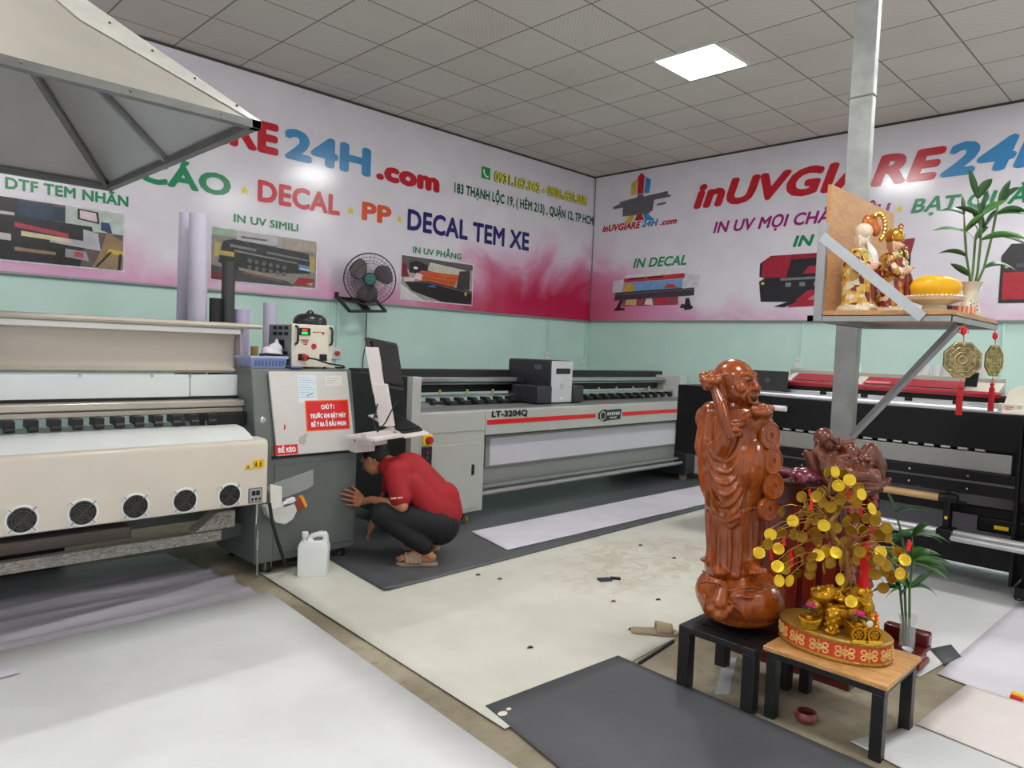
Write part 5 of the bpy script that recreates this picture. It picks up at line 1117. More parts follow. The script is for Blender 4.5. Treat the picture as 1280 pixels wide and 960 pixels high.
hand(K(912, 540, 0.175), A(0.9, 0.2, 0.15).normalized(), Vector((0, 0, 1)), A(0, 1, 0)); hand(K(956, 522, 0.15), A(-0.25, 0.3, 0.9).normalized(), A(0.9, 0.3, 0), A(0, 1, 0))
from mathutils.bvhtree import BVHTree
FL = []
def fold(pts, r=0.011):
    # smooth curve through the points, laid on the robe
    P = []
    for i in range(len(pts)-1):
        for k in range(5):
            t = k/5; p0 = pts[max(i-1, 0)]; p1 = pts[i]; p2 = pts[i+1]; p3 = pts[min(i+2, len(pts)-1)]
            f_ = lambda j: 0.5*((2*p1[j])+(-p0[j]+p2[j])*t+(2*p0[j]-5*p1[j]+4*p2[j]-p3[j])*t*t+(-p0[j]+3*p1[j]-3*p2[j]+p3[j])*t**3)
            P.append((f_(0), f_(1)))
    P.append(pts[-1]); FL.append((P, r))
for k in range(6):
    fold([(881+k*1.2, 552+k*14), (893+k, 574+k*14), (909+k*0.8, 579+k*14), (921+k*1.5, 566+k*12), (927+k*2.6, 543+k*5), (930+k*3.0, 530)], 0.012)
for k in range(5):
    fold([(934+k*3.6, 530-k), (940+k*3, 560), (942+k*2.4, 600), (934+k*3, 636-k*3), (926+k*4.5, 648-k*4)], 0.0105)
fold([(893, 648), (908, 656), (922, 650), (936, 640), (948, 640)], 0.013); fold([(905, 650), (915, 662), (925, 655)], 0.012)
fold([(894, 516), (906, 528), (920, 534), (936, 528), (946, 516)], 0.012)
fold([(884, 600), (886, 640), (889, 690), (886, 712)], 0.015)
for x, t0 in ((900, 668), (914, 662), (927, 664), (941, 660)): fold([(x, t0), (x+1, 690), (x, 722)], 0.012)
for x, y, r in ((902, 720, 0.036), (922, 724, 0.03)): st.ball(K(x, y, 0.105), (r, r, 0.024))
st.limb(K(890, 706, 0.02), K(878, 704, 0.02), 0.03, 0.005)
st.limb(K(943, 712, 0.09), K(948, 718, 0.15), 0.03, 0.026)
for k in range(5): st.limb(K(942+k*4.2, 718, 0.165), K(941+k*4.8, 722, 0.192-0.004*k), 0.0105, 0.009)
for y in (525, 548, 572, 592): st.ball(K(877+(y-525)*0.06, y, -0.03), (0.03, 0.03, 0.05))
st.limb(K(917, 515, 0.015), K(917, 498, 0.01), 0.085, 0.066)
tmp = Clay(); tmp.mb.v = list(st.mb.v); tmp.mb.f = list(st.mb.f); tmp.mb.m = list(st.mb.m); tmp = tmp.build('robe_base', M_carve, BU, 0.009, 3)
bv = BVHTree.FromPolygons([v.co for v in tmp.data.vertices], [list(p.vertices) for p in tmp.data.polygons]); me = tmp.data; bpy.data.objects.remove(tmp); bpy.data.meshes.remove(me)
def surf_pt(x, y):
    o = K(x, y, 0.6); d = (K(x, y, -0.3)-o).normalized(); h = bv.ray_cast(o, d)
    return h[0] if h[0] is not None else K(x, y, 0.08)
for P, r in FL:
    n = len(P); st.path([surf_pt(x, y) for x, y in P], [r*(0.35+0.65*math.sin(PI*min(1, max(0, (i+0.6)/n)))) for i in range(n)])
st.build('robe', M_carve, BU, 0.0042, 1)
# head
hc = K(917, 481, 0.025)
F_ = A(0.70, 0.72, -0.03).normalized(); S_ = A(0.72, -0.70, 0).normalized(); U_ = Vector((0, 0, 1)); MH = Matrix((F_, S_, U_)).transposed()
st = Clay()
st.ball(hc+U_*0.012-F_*0.005, (0.096, 0.090, 0.094), MH); st.ball(hc+F_*0.022-U_*0.035, (0.080, 0.088, 0.066), MH); st.ball(hc+F_*0.042-U_*0.068, (0.052, 0.062, 0.038), MH); st.limb(hc-U_*0.05-F_*0.01, hc-U_*0.10-F_*0.005, 0.06, 0.066)
st.ball(hc+F_*0.104-U_*0.012, (0.020, 0.023, 0.018), MH); st.limb(hc+F_*0.088+U_*0.028, hc+F_*0.106-U_*0.006, 0.010, 0.015)
for s in (-1, 1):
    st.ball(hc+F_*0.104+S_*s*0.018-U_*0.017, (0.010, 0.010, 0.009), MH)
    st.ball(hc+F_*0.056+S_*s*0.048-U_*0.016, (0.038, 0.036, 0.034), MH)
    st.path([hc+F_*0.086+S_*s*0.014+U_*0.036, hc+F_*0.077+S_*s*0.036+U_*0.046, hc+F_*0.058+S_*s*0.060+U_*0.038], [0.009, 0.011, 0.006])
    st.ball(hc+F_*0.080+S_*s*0.036+U_*0.022, (0.012, 0.017, 0.009), MH)
    st.path([hc+S_*s*0.085+U_*0.038, hc+S_*s*0.100+U_*0.028-F_*0.014, hc+S_*s*0.103-U_*0.005-F_*0.016, hc+S_*s*0.096-U_*0.045-F_*0.006, hc+S_*s*0.088-U_*0.082+F_*0.006], [0.011, 0.013, 0.012, 0.012, 0.015])
    st.path([hc+F_*0.100+S_*s*0.028-U_*0.014, hc+F_*0.090+S_*s*0.052-U_*0.032, hc+F_*0.078+S_*s*0.060-U_*0.058, hc+F_*0.078+S_*s*0.050-U_*0.078], [0.004, 0.008, 0.008, 0.004])
st.path([hc+F_*0.082-S_*0.046-U_*0.040, hc+F_*0.100-S_*0.024-U_*0.047, hc+F_*0.106-U_*0.047, hc+F_*0.100+S_*0.024-U_*0.047, hc+F_*0.082+S_*0.046-U_*0.040], 0.0075)
st.path([hc+F_*0.082-S_*0.046-U_*0.042, hc+F_*0.094-S_*0.028-U_*0.075, hc+F_*0.098-U_*0.084, hc+F_*0.094+S_*0.028-U_*0.075, hc+F_*0.082+S_*0.046-U_*0.042], 0.0085)
q = st.build('head', M_carve, BU, 0.0034, 3)
M_groove = mat('carved_groove', (48, 18, 6), 0.45)
mb = MB()
mb.ball(hc+F_*0.0945-U_*0.0600, (0.008, 0.034, 0.013), 16, MH); mb.build('mouth', M_groove, q, local=True)
for s in (-1, 1):
    mb = MB(); mb.tube([hc+F_*0.0945+S_*s*0.020+U_*0.018, hc+F_*0.0935+S_*s*0.036+U_*0.025, hc+F_*0.083+S_*s*0.052+U_*0.018], [0.002, 0.004, 0.002], 6)
    mb.build('eye', M_groove, q, local=True)
    MB().ball(hc+S_*s*0.104-F_*0.012, (0.006, 0.006, 0.018), 10, MH).build('ear_hollow', M_groove, q, local=True)
st = Clay(); st.path([K(914, 548, 0.19), K(905, 528, 0.18), K(900, 508, 0.155), K(893, 490, 0.12)], [0.018, 0.026, 0.028, 0.018])
st.ball(K(887, 478, 0.11), (0.050, 0.048, 0.024)); st.ball(K(886, 471, 0.11), 0.024); st.ball(K(877, 472, 0.09), 0.017); st.ball(K(896, 477, 0.13), 0.020); st.ball(K(884, 482, 0.12), 0.03)
st.build('sceptre', M_carve, BU, 0.0045, 1)
st = Clay(); st.ball(K(952, 518, 0.175), (0.046, 0.046, 0.024)); st.ball(K(952, 512, 0.175), 0.022); st.ball(K(942, 514, 0.185), 0.016); st.ball(K(963, 513, 0.165), 0.017)
st.build('held_ingot', M_carve, BU, 0.0045, 1)
for i, (x, y, h) in enumerate(((962, 547, 0.055), (966, 579, 0.054), (968, 611, 0.053), (962, 640, 0.047))):
    c = K(x, y, 0.15); n = A(0.30, 1, 0.05).normalized()
    mb = MB(); mb.lathe([(0, -0.012), (0.8, -0.012), (1.0, -0.006), (1.0, 0.006), (0.92, 0.012), (0.84, 0.012), (0.80, 0.008), (0.46, 0.008), (0.42, 0.012), (0.22, 0.012), (0.2, 0.005), (0, 0.005)], (0, 0, 0), 28, (0, 0, 1), cap=False)
    u = Vector((0, 0, 1)).cross(n).normalized(); v = n.cross(u)
    mb.v = [c+u*p.x*0.050+v*p.y*h*1.12+n*p.z for p in mb.v]; mb.build('string_coin', M_carve, BU, local=True)
MB().tube([K(960, 530, 0.11), K(963, 580, 0.108), K(965, 630, 0.105), K(960, 660, 0.10)], 0.012, 8).build('coin_cord', M_carve, BU, local=True)

# ================================================================== gold coin tree
M_gold = mat('gold_lacquer', (196, 142, 28), 0.25, 0.75, 0.25, 18, bump=0.25, bs=40); M_gold2 = mat('gold_smooth', (206, 152, 36), 0.22, 0.8, 0.1)
M_coin = mat('coin_gold_shaded', (160, 122, 28), 0.32, 0.7, 0.08, 30); M_coinp = mat('coin_bright', (236, 196, 50), 0.3, 0.6, 0.06)  # unlit coins take the darker gold: their shade is in the colour
M_tag = mat('tag_red', (222, 20, 26), 0.4); M_wire = mat('branch_gold', (160, 116, 48), 0.4, 0.5, 0.2, 20)
TC = Vector((3.065, 1.115, HP))
CT = thing('coin_tree', 'gold money tree hung with coins on a round red and gold base', 'ornament', TC)
EX, EY = 0.155, 0.225
def mk_band():
    m, b, t = base_mat('scroll_band', 0.35, coat=0.2)
    b.inputs['Base Color'].default_value = rgb((206, 168, 84)); return m
mb = MB(); mb.lathe([(0, 0), (0.96, 0.0), (1.0, 0.006), (1.0, 0.012), (0.975, 0.016), (0.975, 0.078), (1.0, 0.082), (1.0, 0.09), (0.97, 0.095), (0, 0.097)], TC, 64, sx=EX, sy=EY, cap=False); mb.build('base', mat('base_gold', (176, 138, 56), 0.38, 0.45, 0.12, 14), CT)
MB().lathe([(0.982, 0.018), (0.982, 0.076)], TC, 64, sx=EX, sy=EY, cap=False).build('base_band', mat('band_red', (206, 66, 28), 0.45), CT)
def rim(th, z, o=1.0): return TC+Vector((EX*math.cos(th)*o, EY*math.sin(th)*o, z))
mb = MB()
NS = 14
for i in range(NS):
    t0 = 2*PI*i/NS
    for s in (-1, 1):
        for zz in (-1, 1):
            pts = []
            for k in range(15):
                q = k/14; ang = q*PI*2.3; r = (1-q*0.72); cx = t0+s*0.105; 
                pts.append(rim(cx-s*0.085*r*math.cos(ang), 0.047+zz*(0.0125-0.0125*r*math.sin(ang)*1.0), 0.992))
            mb.tube(pts, 0.0036, 5)
    mb.tube([rim(t0, 0.02+0.006*k, 0.992) for k in range(10)], 0.0022, 5)
    mb.tube([rim(t0+0.02*math.cos(2*PI*k/8), 0.047+0.006*math.sin(2*PI*k/8), 0.992) for k in range(8)], 0.0022, 5, True)
mb.build('scroll_pattern', mat('band_gold', (226, 186, 110), 0.4, 0.1), CT)
mb = MB()
for i in range(56): mb.ball(rim(2*PI*i/56, 0.0865, 1.0), (0.004, 0.004, 0.002), 6)
for i in range(56): mb.ball(rim(2*PI*i/56, 0.009, 1.0), (0.004, 0.004, 0.002), 6)
mb.build('bead_row', mat('bead_red', (150, 60, 26), 0.4), CT)
ZB = HP+0.097
def gp(x, y, t): return at_depth(x, y, t)
# pot
pc = Vector((3.085, 1.115, ZB))
MB().lathe([(0, 0), (0.055, 0), (0.062, 0.008), (0.085, 0.03), (0.094, 0.065), (0.088, 0.092), (0.095, 0.1), (0.095, 0.108), (0.085, 0.108), (0.08, 0.095), (0, 0.09)], pc, 36, cap=False).build('pot', M_gold2, CT)
k_ = Clay(); random.seed(3)
for i in range(26):
    a = random.uniform(0, 2*PI); r = random.uniform(0, 0.075); k_.ball(pc+Vector((r*math.cos(a), r*math.sin(a), 0.105+random.uniform(0, 0.03))), (0.022, 0.018, 0.012))
k_.ball(pc+A(-0.085, 0.04, 0.135), (0.055, 0.045, 0.035)); k_.ball(pc+A(-0.06, 0.05, 0.155), 0.028); k_.ball(pc+A(-0.12, 0.05, 0.09), (0.035, 0.03, 0.03)); k_.ball(pc+A(0.08, 0.03, 0.13), (0.045, 0.04, 0.05)); k_.ball(pc+A(0.1, 0.05, 0.08), (0.035, 0.03, 0.045)); k_.ball(pc+A(0.065, 0.06, 0.155), 0.022)
for i in range(40):
    a = random.uniform(-0.13, 0.12); z = random.uniform(0.105, 0.17); k_.ball(pc+A(a, 0.03+random.uniform(0, 0.04), z), random.uniform(0.006, 0.012))
k_.build('treasure_heap', M_gold, CT, 0.005, 1, local=False)
def ingot(c, u, n, w=0.06, h=0.055):
    c = Vector(c); u = Vector(u).normalized(); n = Vector(n).normalized(); mb = MB()
    pr = [(-0.7, 0), (0.7, 0), (0.95, 0.5), (1.1, 1.0), (0.75, 0.82), (0.3, 0.7), (0, 0.68), (-0.3, 0.7), (-0.75, 0.82), (-1.1, 1.0), (-0.95, 0.5)]
    vs = []; fs = []; L = 5; m_ = len(pr)
    for j in range(L):
        tt = (j/(L-1))*2-1; k = math.sqrt(max(0.08, 1-0.75*tt*tt))
        vs += [c+u*(a*w*(0.8+0.2*k))+n*(tt*w*0.6)+Vector((0, 0, b*h*(0.7+0.3*k))) for a, b in pr]
    for j in range(L-1): fs += [(j*m_+i, j*m_+(i+1) % m_, (j+1)*m_+(i+1) % m_, (j+1)*m_+i) for i in range(m_)]
    fs += [tuple(range(m_-1, -1, -1)), tuple((L-1)*m_+i for i in range(m_))]
    mb.add(vs, fs); q = mb.build('ingot', M_gold, CT, bevel=0.004)
    MB().ball(c+Vector((0, 0, h*0.75)), (w*0.5, w*0.4, w*0.36), 14).build('ingot_dome', M_gold2, q)
    return q
ar_, an_ = A(1, 0, 0), A(0, 1, 0)
ingot(TC+A(-0.125, 0.045, 0.097), A(1, 0.3, 0), A(-0.3, 1, 0), 0.045, 0.06)
ingot(TC+A(0.045, 0.125, 0.097+0.0), A(1, -0.1, 0), A(0.1, 1, 0), 0.058, 0.07)
ingot(TC+A(0.12, 0.03, 0.097), A(0.8, -0.6, 0), A(0.6, 0.8, 0), 0.045, 0.07)
# wheels of the ingot cart, pillar vase, flowers
for a in (0.015, 0.078):
    c = TC+A(a, 0.175, 0.125); mb = MB(); mb.lathe([(0.021, -0.006), (0.030, -0.006), (0.030, 0.006), (0.021, 0.006)], c, 24, A(0, 1, 0.05), cap=False); 
    q = mb.build('cart_wheel', M_gold2, CT)
    mb = MB()
    for k in range(6): mb.ball(c+ar_*(0.012*math.cos(PI*k/3))+Vector((0, 0, 0.012*math.sin(PI*k/3))), 0.007, 8)
    mb.ball(c, 0.007, 8); mb.build('wheel_coins', M_gold, q)
    MB().obox(TC+A(a, 0.18, 0.0985), ar_, an_, (0, 0, 1), 0.055, 0.016, 0.012).build('gold_bar', M_coinp, CT, bevel=0.002)
k_ = Clay(); k_.lathe([(0, 0.097), (0.022, 0.097), (0.026, 0.105), (0.02, 0.115), (0.026, 0.15), (0.028, 0.18), (0.02, 0.205), (0, 0.21)], TC+A(-0.055, 0.10, 0))
for i in range(24): k_.ball(TC+A(-0.055, 0.10, 0)+Vector((0.026*math.cos(i*2.4), 0.026*math.sin(i*2.4), 0.105+i*0.004)), 0.007)
k_.build('pillar_vase', M_gold, CT, 0.004, 1, local=False)
M_fl = mat('flower_magenta', (190, 22, 96), 0.4); M_lf = mat('flower_leaf', (24, 74, 44), 0.4)
for c in (TC+A(-0.125, 0.055, 0.185), TC+A(0.035, 0.135, 0.185)):
    mb = MB()
    for k in range(9): 
        a = k*2.4; r = 0.004+0.0016*k; mb.ball(c+Vector((r*math.cos(a), r*math.sin(a), 0.016-0.0014*k)), (0.010, 0.010, 0.007), 8)
    q = mb.build('flower', M_fl, CT)
    mb = MB()
    for k in range(7):
        a = 2*PI*k/7; d = Vector((math.cos(a), math.sin(a), -0.12)); s = Vector((-math.sin(a), math.cos(a), 0)); mb.add([c+d*0.008, c+d*0.024+s*0.010, c+d*0.042, c+d*0.024-s*0.010, c+d*0.024-Vector((0, 0, 0.004))], [(0, 1, 4), (1, 2, 4), (2, 3, 4), (3, 0, 4)])
    mb.build('flower_leaves', M_lf, q)
q = MB().obox(TC+A(0.125, 0.10, 0.145), A(1, -0.35, 0.15), A(0.35, 1, 0), A(-0.2, 0, 1), 0.018, 0.004, 0.07).build('red_tablet', M_tag, CT, bevel=0.001)
mb = MB()
for k in range(4): mb.obox(TC+A(0.1258, 0.1025, 0.168-k*0.015), A(1, -0.35, 0.15), A(0.35, 1, 0), A(-0.2, 0, 1), 0.008, 0.002, 0.009)
mb.build('tablet_print', mat('tablet_gold', (230, 190, 90), 0.4), q)
MB().lathe([(0, -0.003), (0.013, -0.003), (0.014, 0.0), (0.01, 0.005), (0, 0.006)], TC+A(0.062, 0.165, 0.165), 16, A(0, 1, 0.2), cap=False).build('glass_jewel', mat('jewel', (206, 206, 198), 0.1), CT)
# trunk and branches
DT = 2.98
def tp(x, y, d=0.0): return at_depth(x, y, DT+d)
trunk = [pc+Vector((0, 0, 0.09)), tp(1060, 716), tp(1057, 690), tp(1042, 672, 0.02), tp(1036, 655), tp(1048, 640, 0.03), tp(1050, 630), tp(1036, 620, 0.02), tp(1037, 605), tp(1041, 592)]
mb = MB(); mb.tube(trunk, [0.016, 0.014, 0.013, 0.012, 0.011, 0.009, 0.008, 0.006, 0.005, 0.003], 8); mb.build('trunk', mat('trunk_gold', (150, 112, 52), 0.4, 0.4, 0.25, 24), CT)
coins = [(1044,590,1),(1062,600,1),(1035,590,0),(1032,592,0),(1056,592,0),(1048,607,1),(1077,618,1),(1073,611,0),(1090,636,1),(1026,617,0),(1020,621,0),(1038,634,0),(1047,630,0),(1050,625,0),(1071,630,0),(1095,644,0),(991,651,1),(1003,641,0),(1002,621,0),(977,640,0),(963,668,1),(977,666,0),(1009,655,0),(1025,645,0),(1030,657,1),(1045,660,0),(1058,652,0),(1075,661,0),(1080,664,0),(1064,663,0),(1002,671,0),(1022,676,0),(1018,665,0),(1108,660,0),(1110,672,0),(949,691,1),(973,686,1),(1000,690,0),(1023,694,1),(1032,690,1),(1045,691,1),(1015,696,0),(1072,700,0),(1090,677,0),(1101,690,1),(1117,686,0),(1122,690,0),(1092,701,0),(1099,700,0),(1108,707,0),(1106,713,0),(1131,700,1),(1125,717,1),(1128,719,0),(1114,722,0),(1094,718,0),(972,708,1),(982,711,0),(974,726,1),(987,726,1),(997,717,0),(1012,718,0),(1050,724,1),(1063,735,0),(1064,752,1),(1085,754,0),(1070,740,0),(1094,651,0),(1087,690,0),(1040,640,0),(1012,640,0),(1066,683,0),(1030,710,0),(985,700,0),(1052,612,0),(1083,648,0),(1008,632,0),(1034,668,0),(1055,676,0),(1075,690,0),(1052,702,0),(1014,708,0),(1003,700,0),(992,668,0),(1064,622,0),(1068,646,0),(1100,668,0),(1083,716,0),(1104,735,0),(1038,704,0),(1028,628,0),(1018,650,0),(960,680,0)]
random.seed(11)
mb0 = MB()
for j, (x, y, b) in enumerate(coins):
    d = random.uniform(-0.11, 0.12)
    if b: d = random.uniform(-0.14, -0.04)
    c = at_depth(x, y, DT+d)
    n = (A(random.uniform(-0.5, 0.5), 1.0, random.uniform(-0.15, 0.6) if b else random.uniform(-0.5, 0.3))).normalized()
    if not b and random.random() < 0.3: n = A(random.choice((-1, 1))*random.uniform(0.6, 1.2), 0.7, random.uniform(-0.3, 0.3)).normalized()
    r = 0.0242 if b else 0.0238
    mb = MB(); mb.lathe([(0, -0.0012), (r, -0.0012), (r, 0.0012), (r*0.93, 0.0018), (r*0.86, 0.0012), (r*0.32, 0.0012), (r*0.30, 0.0018), (r*0.16, 0.0018), (r*0.14, 0.0008), (0, 0.0008)], c, 22, n, cap=False)
    mb.build('coin', M_coinp if b else M_coin, CT, smooth=30)
    # wire from the nearest trunk knot
    k = min(trunk[2:], key=lambda p: (p-c).length+0.35*max(0, p.z-c.z))
    mid_ = (k+c)/2+Vector((0, 0, 0.03+0.15*abs(x-1045)/900)); top = c+Vector((0, 0, r))
    mb0.tube([k, k+(mid_-k)*0.5+Vector((0, 0, 0.008)), mid_, mid_+(top-mid_)*0.6+Vector((0, 0, 0.012)), top], 0.0015, 4)
mb0.build('branch_wires', M_wire, CT)
for (x, y, h) in ((1012, 616, 8), (1014, 632, 12), (980, 678, 9), (964, 692, 17), (989, 699, 20), (1092, 660, 14), (1098, 672, 6), (1136, 683, 12), (1090, 709, 6), (1060, 618, 12), (1076, 640, 10)):
    c = at_depth(x, y, DT+random.uniform(-0.1, 0.05)); mb = MB(); w = 0.006+0.004*random.random()
    mb.obox(c, A(1, random.uniform(-0.5, 0.5), 0.1), A(0.2, 1, 0), A(random.uniform(-0.2, 0.2), 0, 1), w*1.7, 0.0035, h*0.0033); mb.ball(c+Vector((0, 0, h*0.0018)), 0.0045, 8); mb.build('red_charm', M_tag, CT, bevel=0.001)
t0_ = at_depth(1083, 678, DT-0.02); mb = MB()
mb.tube([t0_, t0_-Vector((0, 0, 0.02))], 0.012, 10)
for k in range(14): a = 2*PI*k/14; mb.tube([t0_-Vector((0, 0, 0.01)), t0_+Vector((0.014*math.cos(a), 0.014*math.sin(a), -0.06)), t0_+Vector((0.016*math.cos(a), 0.016*math.sin(a), -0.20))], 0.0035, 5)
mb.build('red_tassel', M_tag, CT)

# ================================================================== small lacquered altar behind the tables
M_lacq = mat('lacquer_red', (92, 24, 18), 0.25, 0, 0.12, 10, coat=0.4)
AX0, AX1, AY0, AY1, AZ = 3.40, 3.68, 1.175, 1.74, 0.905
AL = thing('altar_cabinet', 'small dark red lacquered altar cabinet behind the gold coin tree', 'altar', (3.54, 1.46, 0))
MB().box(AX0-0.02, AX1+0.02, AY0-0.02, AY1+0.02, AZ-0.025, AZ).build('altar_top', mk_wood('altar_top_wood', (70, 36, 28), (98, 56, 44), (10, 2, 10), 0.3), AL, bevel=0.006)
MB().box(AX0+0.03, AX1, AY0+0.03, AY1-0.03, 0.03, AZ-0.025).build('altar_body', M_lacq, AL, bevel=0.004)
MB().box(AX0-0.03, AX1+0.02, AY0-0.03, AY1+0.03, 0.0, 0.06).build('altar_plinth', M_lacq, AL, bevel=0.006)
for (x, y) in ((AX0+0.02, AY0+0.02), (AX0+0.02, AY1-0.02), (AX1-0.03, AY0+0.015)):
    pr = [(0.0, 0.06)]
    for k in range(22):
        z = 0.06+(AZ-0.085)*k/21; pr += [(0.022, z), (0.032, z+0.012), (0.030, z+0.024)]
    pr = [(r, min(z, AZ-0.025)) for r, z in pr]+[(0, AZ-0.025)]
    MB().lathe(pr, (x, y, 0), 16, cap=False).build('carved_post', mat('post_red', (130, 34, 26), 0.28, 0, 0.15, 14, coat=0.4), AL)
mb = MB()
for i in range(5): mb.box(AX0+0.022, AX0+0.032, AY0+0.08+i*0.09, AY0+0.14+i*0.09, 0.20, AZ-0.12)
mb.build('altar_carving', mat('post_red', (130, 34, 26)), AL, bevel=0.004)
# reclining figure on the altar
RB0 = Vector((3.545, 1.345, AZ))
RC = thing('reclining_statue', 'dark carved wooden statue of a plump monk reclining on the red altar', 'statue', RB0)
c = Clay(); Pq = lambda x, y, d=0.0: at_depth(x, y, 3.42+d)-RB0
c.path([Pq(1008, 566), Pq(1018, 588), Pq(1040, 606), Pq(1075, 612), Pq(1106, 603), Pq(1112, 599)], [0.016, 0.022, 0.028, 0.028, 0.02, 0.010])
c.path([Pq(1008, 566, 0.12), Pq(1018, 588, 0.13), Pq(1040, 606, 0.13), Pq(1075, 612, 0.13), Pq(1106, 603, 0.12)], [0.016, 0.022, 0.026, 0.026, 0.02])
c.ball(Pq(1060, 604, 0.06), (0.15, 0.15, 0.032))
c.ball(Pq(1030, 548, 0.04), (0.05, 0.048, 0.052)); c.ball(Pq(1035, 555, 0.03), (0.042, 0.042, 0.04)); c.limb(Pq(1030, 558, 0.05), Pq(1036, 574, 0.06), 0.045, 0.055)
c.limb(Pq(1022, 552, 0.02), Pq(1022, 560, 0.02), 0.012, 0.012); c.ball(Pq(1040, 552, 0.0), 0.012)
c.ball(Pq(1032, 578, 0.06), (0.075, 0.075, 0.06)); c.ball(Pq(1055, 582, 0.06), (0.085, 0.085, 0.068)); c.ball(Pq(1062, 566, 0.05), (0.045, 0.045, 0.05))
c.path([Pq(1022, 568, 0.0), Pq(1028, 588, -0.01), Pq(1050, 577, -0.01)], [0.034, 0.03, 0.018]); c.path([Pq(1040, 562, 0.1), Pq(1050, 556, 0.06), Pq(1064, 553, 0.04)], [0.03, 0.024, 0.016])
for k in range(4): c.limb(Pq(1047+k*1.0, 571+k*3.6, -0.02), Pq(1058, 570+k*3.6, -0.03), 0.008, 0.007)
c.path([Pq(1070, 590, 0.05), Pq(1088, 564, 0.06), Pq(1098, 582, 0.06), Pq(1099, 598, 0.05)], [0.06, 0.042, 0.04, 0.026]); c.path([Pq(1062, 594, -0.02), Pq(1082, 594, -0.03), Pq(1096, 602, -0.03)], [0.05, 0.036, 0.024])
random.seed(5)
for k in range(36):
    x = random.uniform(1045, 1095); y = random.uniform(570, 604); c.ball(Pq(x, y, -0.01+random.uniform(-0.02, 0.02)), random.uniform(0.008, 0.014))
for k in range(7): c.path([Pq(1030+k*9, 580+k*2, -0.03), Pq(1036+k*9, 592+k*1.5, -0.035), Pq(1046+k*9, 598+k, -0.02)], 0.007)
for k in range(22):
    x = 1022+k*3.6; y = 575+k*1.1; c.path([Pq(x, y-10, -0.02), Pq(x+3, y, -0.045), Pq(x+4, y+12, -0.05)], 0.006)
h_ = Pq(1031, 550, 0.03); c.path([h_+A(0.02, 0.05, 0.01), h_+A(0.035, 0.055, -0.005)], 0.010); c.limb(h_+A(0.05, 0.03, 0.0), h_+A(0.055, 0.03, -0.012), 0.012, 0.012); c.path([h_+A(0.03, 0.05, -0.022), h_+A(0.05, 0.04, -0.028)], 0.008); c.ball(h_+A(0.01, 0.055, 0.01), 0.009); c.ball(h_+A(0.045, 0.04, 0.014), 0.010)
fg = c.build('figure', M_carve2, RC, 0.004, 1)
for v in fg.data.vertices: v.co.z = max(v.co.z, 0.0)
for v in bpy.data.objects['sack'].data.vertices: v.co.z = max(v.co.z, 0.0)

PB_ = thing('plastic_bag', 'crumpled shiny dark red plastic bag on the altar beside the reclining statue', 'plastic bag', at_depth(993, 600, 3.45))
c = Clay(); random.seed(9)
for k in range(14): c.ball(Vector((random.uniform(-0.05, 0.05), random.uniform(-0.07, 0.07), 0.035+random.uniform(-0.01, 0.02))), (0.036, 0.042, 0.03))
c.limb(A(-0.05, 0, 0.05), A(-0.09, 0.0, 0.06), 0.02, 0.006)
c.build('bag_body', mat('bag_maroon', (112, 40, 60), 0.15, 0, 0.5, 26, bump=0.8, bs=26, coat=0.6), PB_, 0.006, 1)
PB_.location.z = AZ; WLOC[PB_.name] = Vector(PB_.location)

# ================================================================== bamboo plant in glass on small red stand, bowl, slipper, litter
RS = thing('red_stand', 'small red lacquered stand on the floor behind the pine topped table', 'stand', (3.90, 1.07, 0))
MB().box(3.74, 4.02, 0.99, 1.20, 0.0, 0.03).box(3.76, 4.0, 1.0, 1.18, 0.03, 0.075).box(3.745, 4.015, 0.985, 1.195, 0.075, 0.10).build('stand_body', M_lacq, RS, bevel=0.008)
MB().box(3.95, 4.015, 0.985, 1.195, 0.10, 0.165).build('stand_back', M_lacq, RS, bevel=0.01)
mb = MB(); mb.box(3.79, 3.93, 0.975, 0.984, 0.035, 0.065); mb.build('stand_carving', mat('post_red', (130, 34, 26)), RS)
mb = MB()
for k in range(4): mb.ball((3.735+k*0.013, 1.025-k*0.004, 0.108+0.003*k), (0.018, 0.013, 0.011), 10)
CU = tag(MB().lathe([(0.0, 0), (0.016, 0), (0.026, 0.022), (0.024, 0.024), (0.015, 0.005), (0, 0.004)], (3.80, 1.035, 0.1), 20, cap=False).build('tea_cup', mat('porcelain', (224, 226, 230), 0.2, coat=0.3), None), 'small white and blue tea cup at the front of the red stand', 'cup')
M_leaf = mat('bamboo_leaf', (42, 84, 36), 0.38, 0, 0.25, 10); M_leaf2 = mat('bamboo_leaf_light', (66, 116, 50), 0.38, 0, 0.2, 10); M_stem = mat('bamboo_stem', (76, 110, 50), 0.4, 0, 0.2, 14)
def leaf(p, d, L, w, droop, m, par, nm='leaf'):
    d = Vector(d).normalized(); s = d.cross(Vector((0, 0, 1)));
    if s.length < 0.05: s = Vector((1, 0, 0))
    s.normalize(); ph = random.uniform(0.5, 1.25)*random.choice((-1, 1)); s = s*math.cos(ph)+d.cross(s)*math.sin(ph); w *= 1.3; n = 9; vs = []
    for i in range(n+1):
        q = i/n; c = p+d*L*q+Vector((0, 0, -droop*L*q*q)); ww = w*math.sin(PI*min(1, 0.06+q*0.94))**0.8*(1-0.15*q) if i < n else 0.0004
        up = Vector((0, 0, 0.22*ww)); vs += [c-s*ww+up, c, c+s*ww+up]
    fs = []
    for i in range(n): a = i*3; fs += [(a, a+3, a+4, a+1), (a+1, a+4, a+5, a+2)]
    q = MB().add(vs, fs).build(nm, m, par, smooth=180); md = q.modifiers.new('t', 'SOLIDIFY'); md.thickness = 0.0012
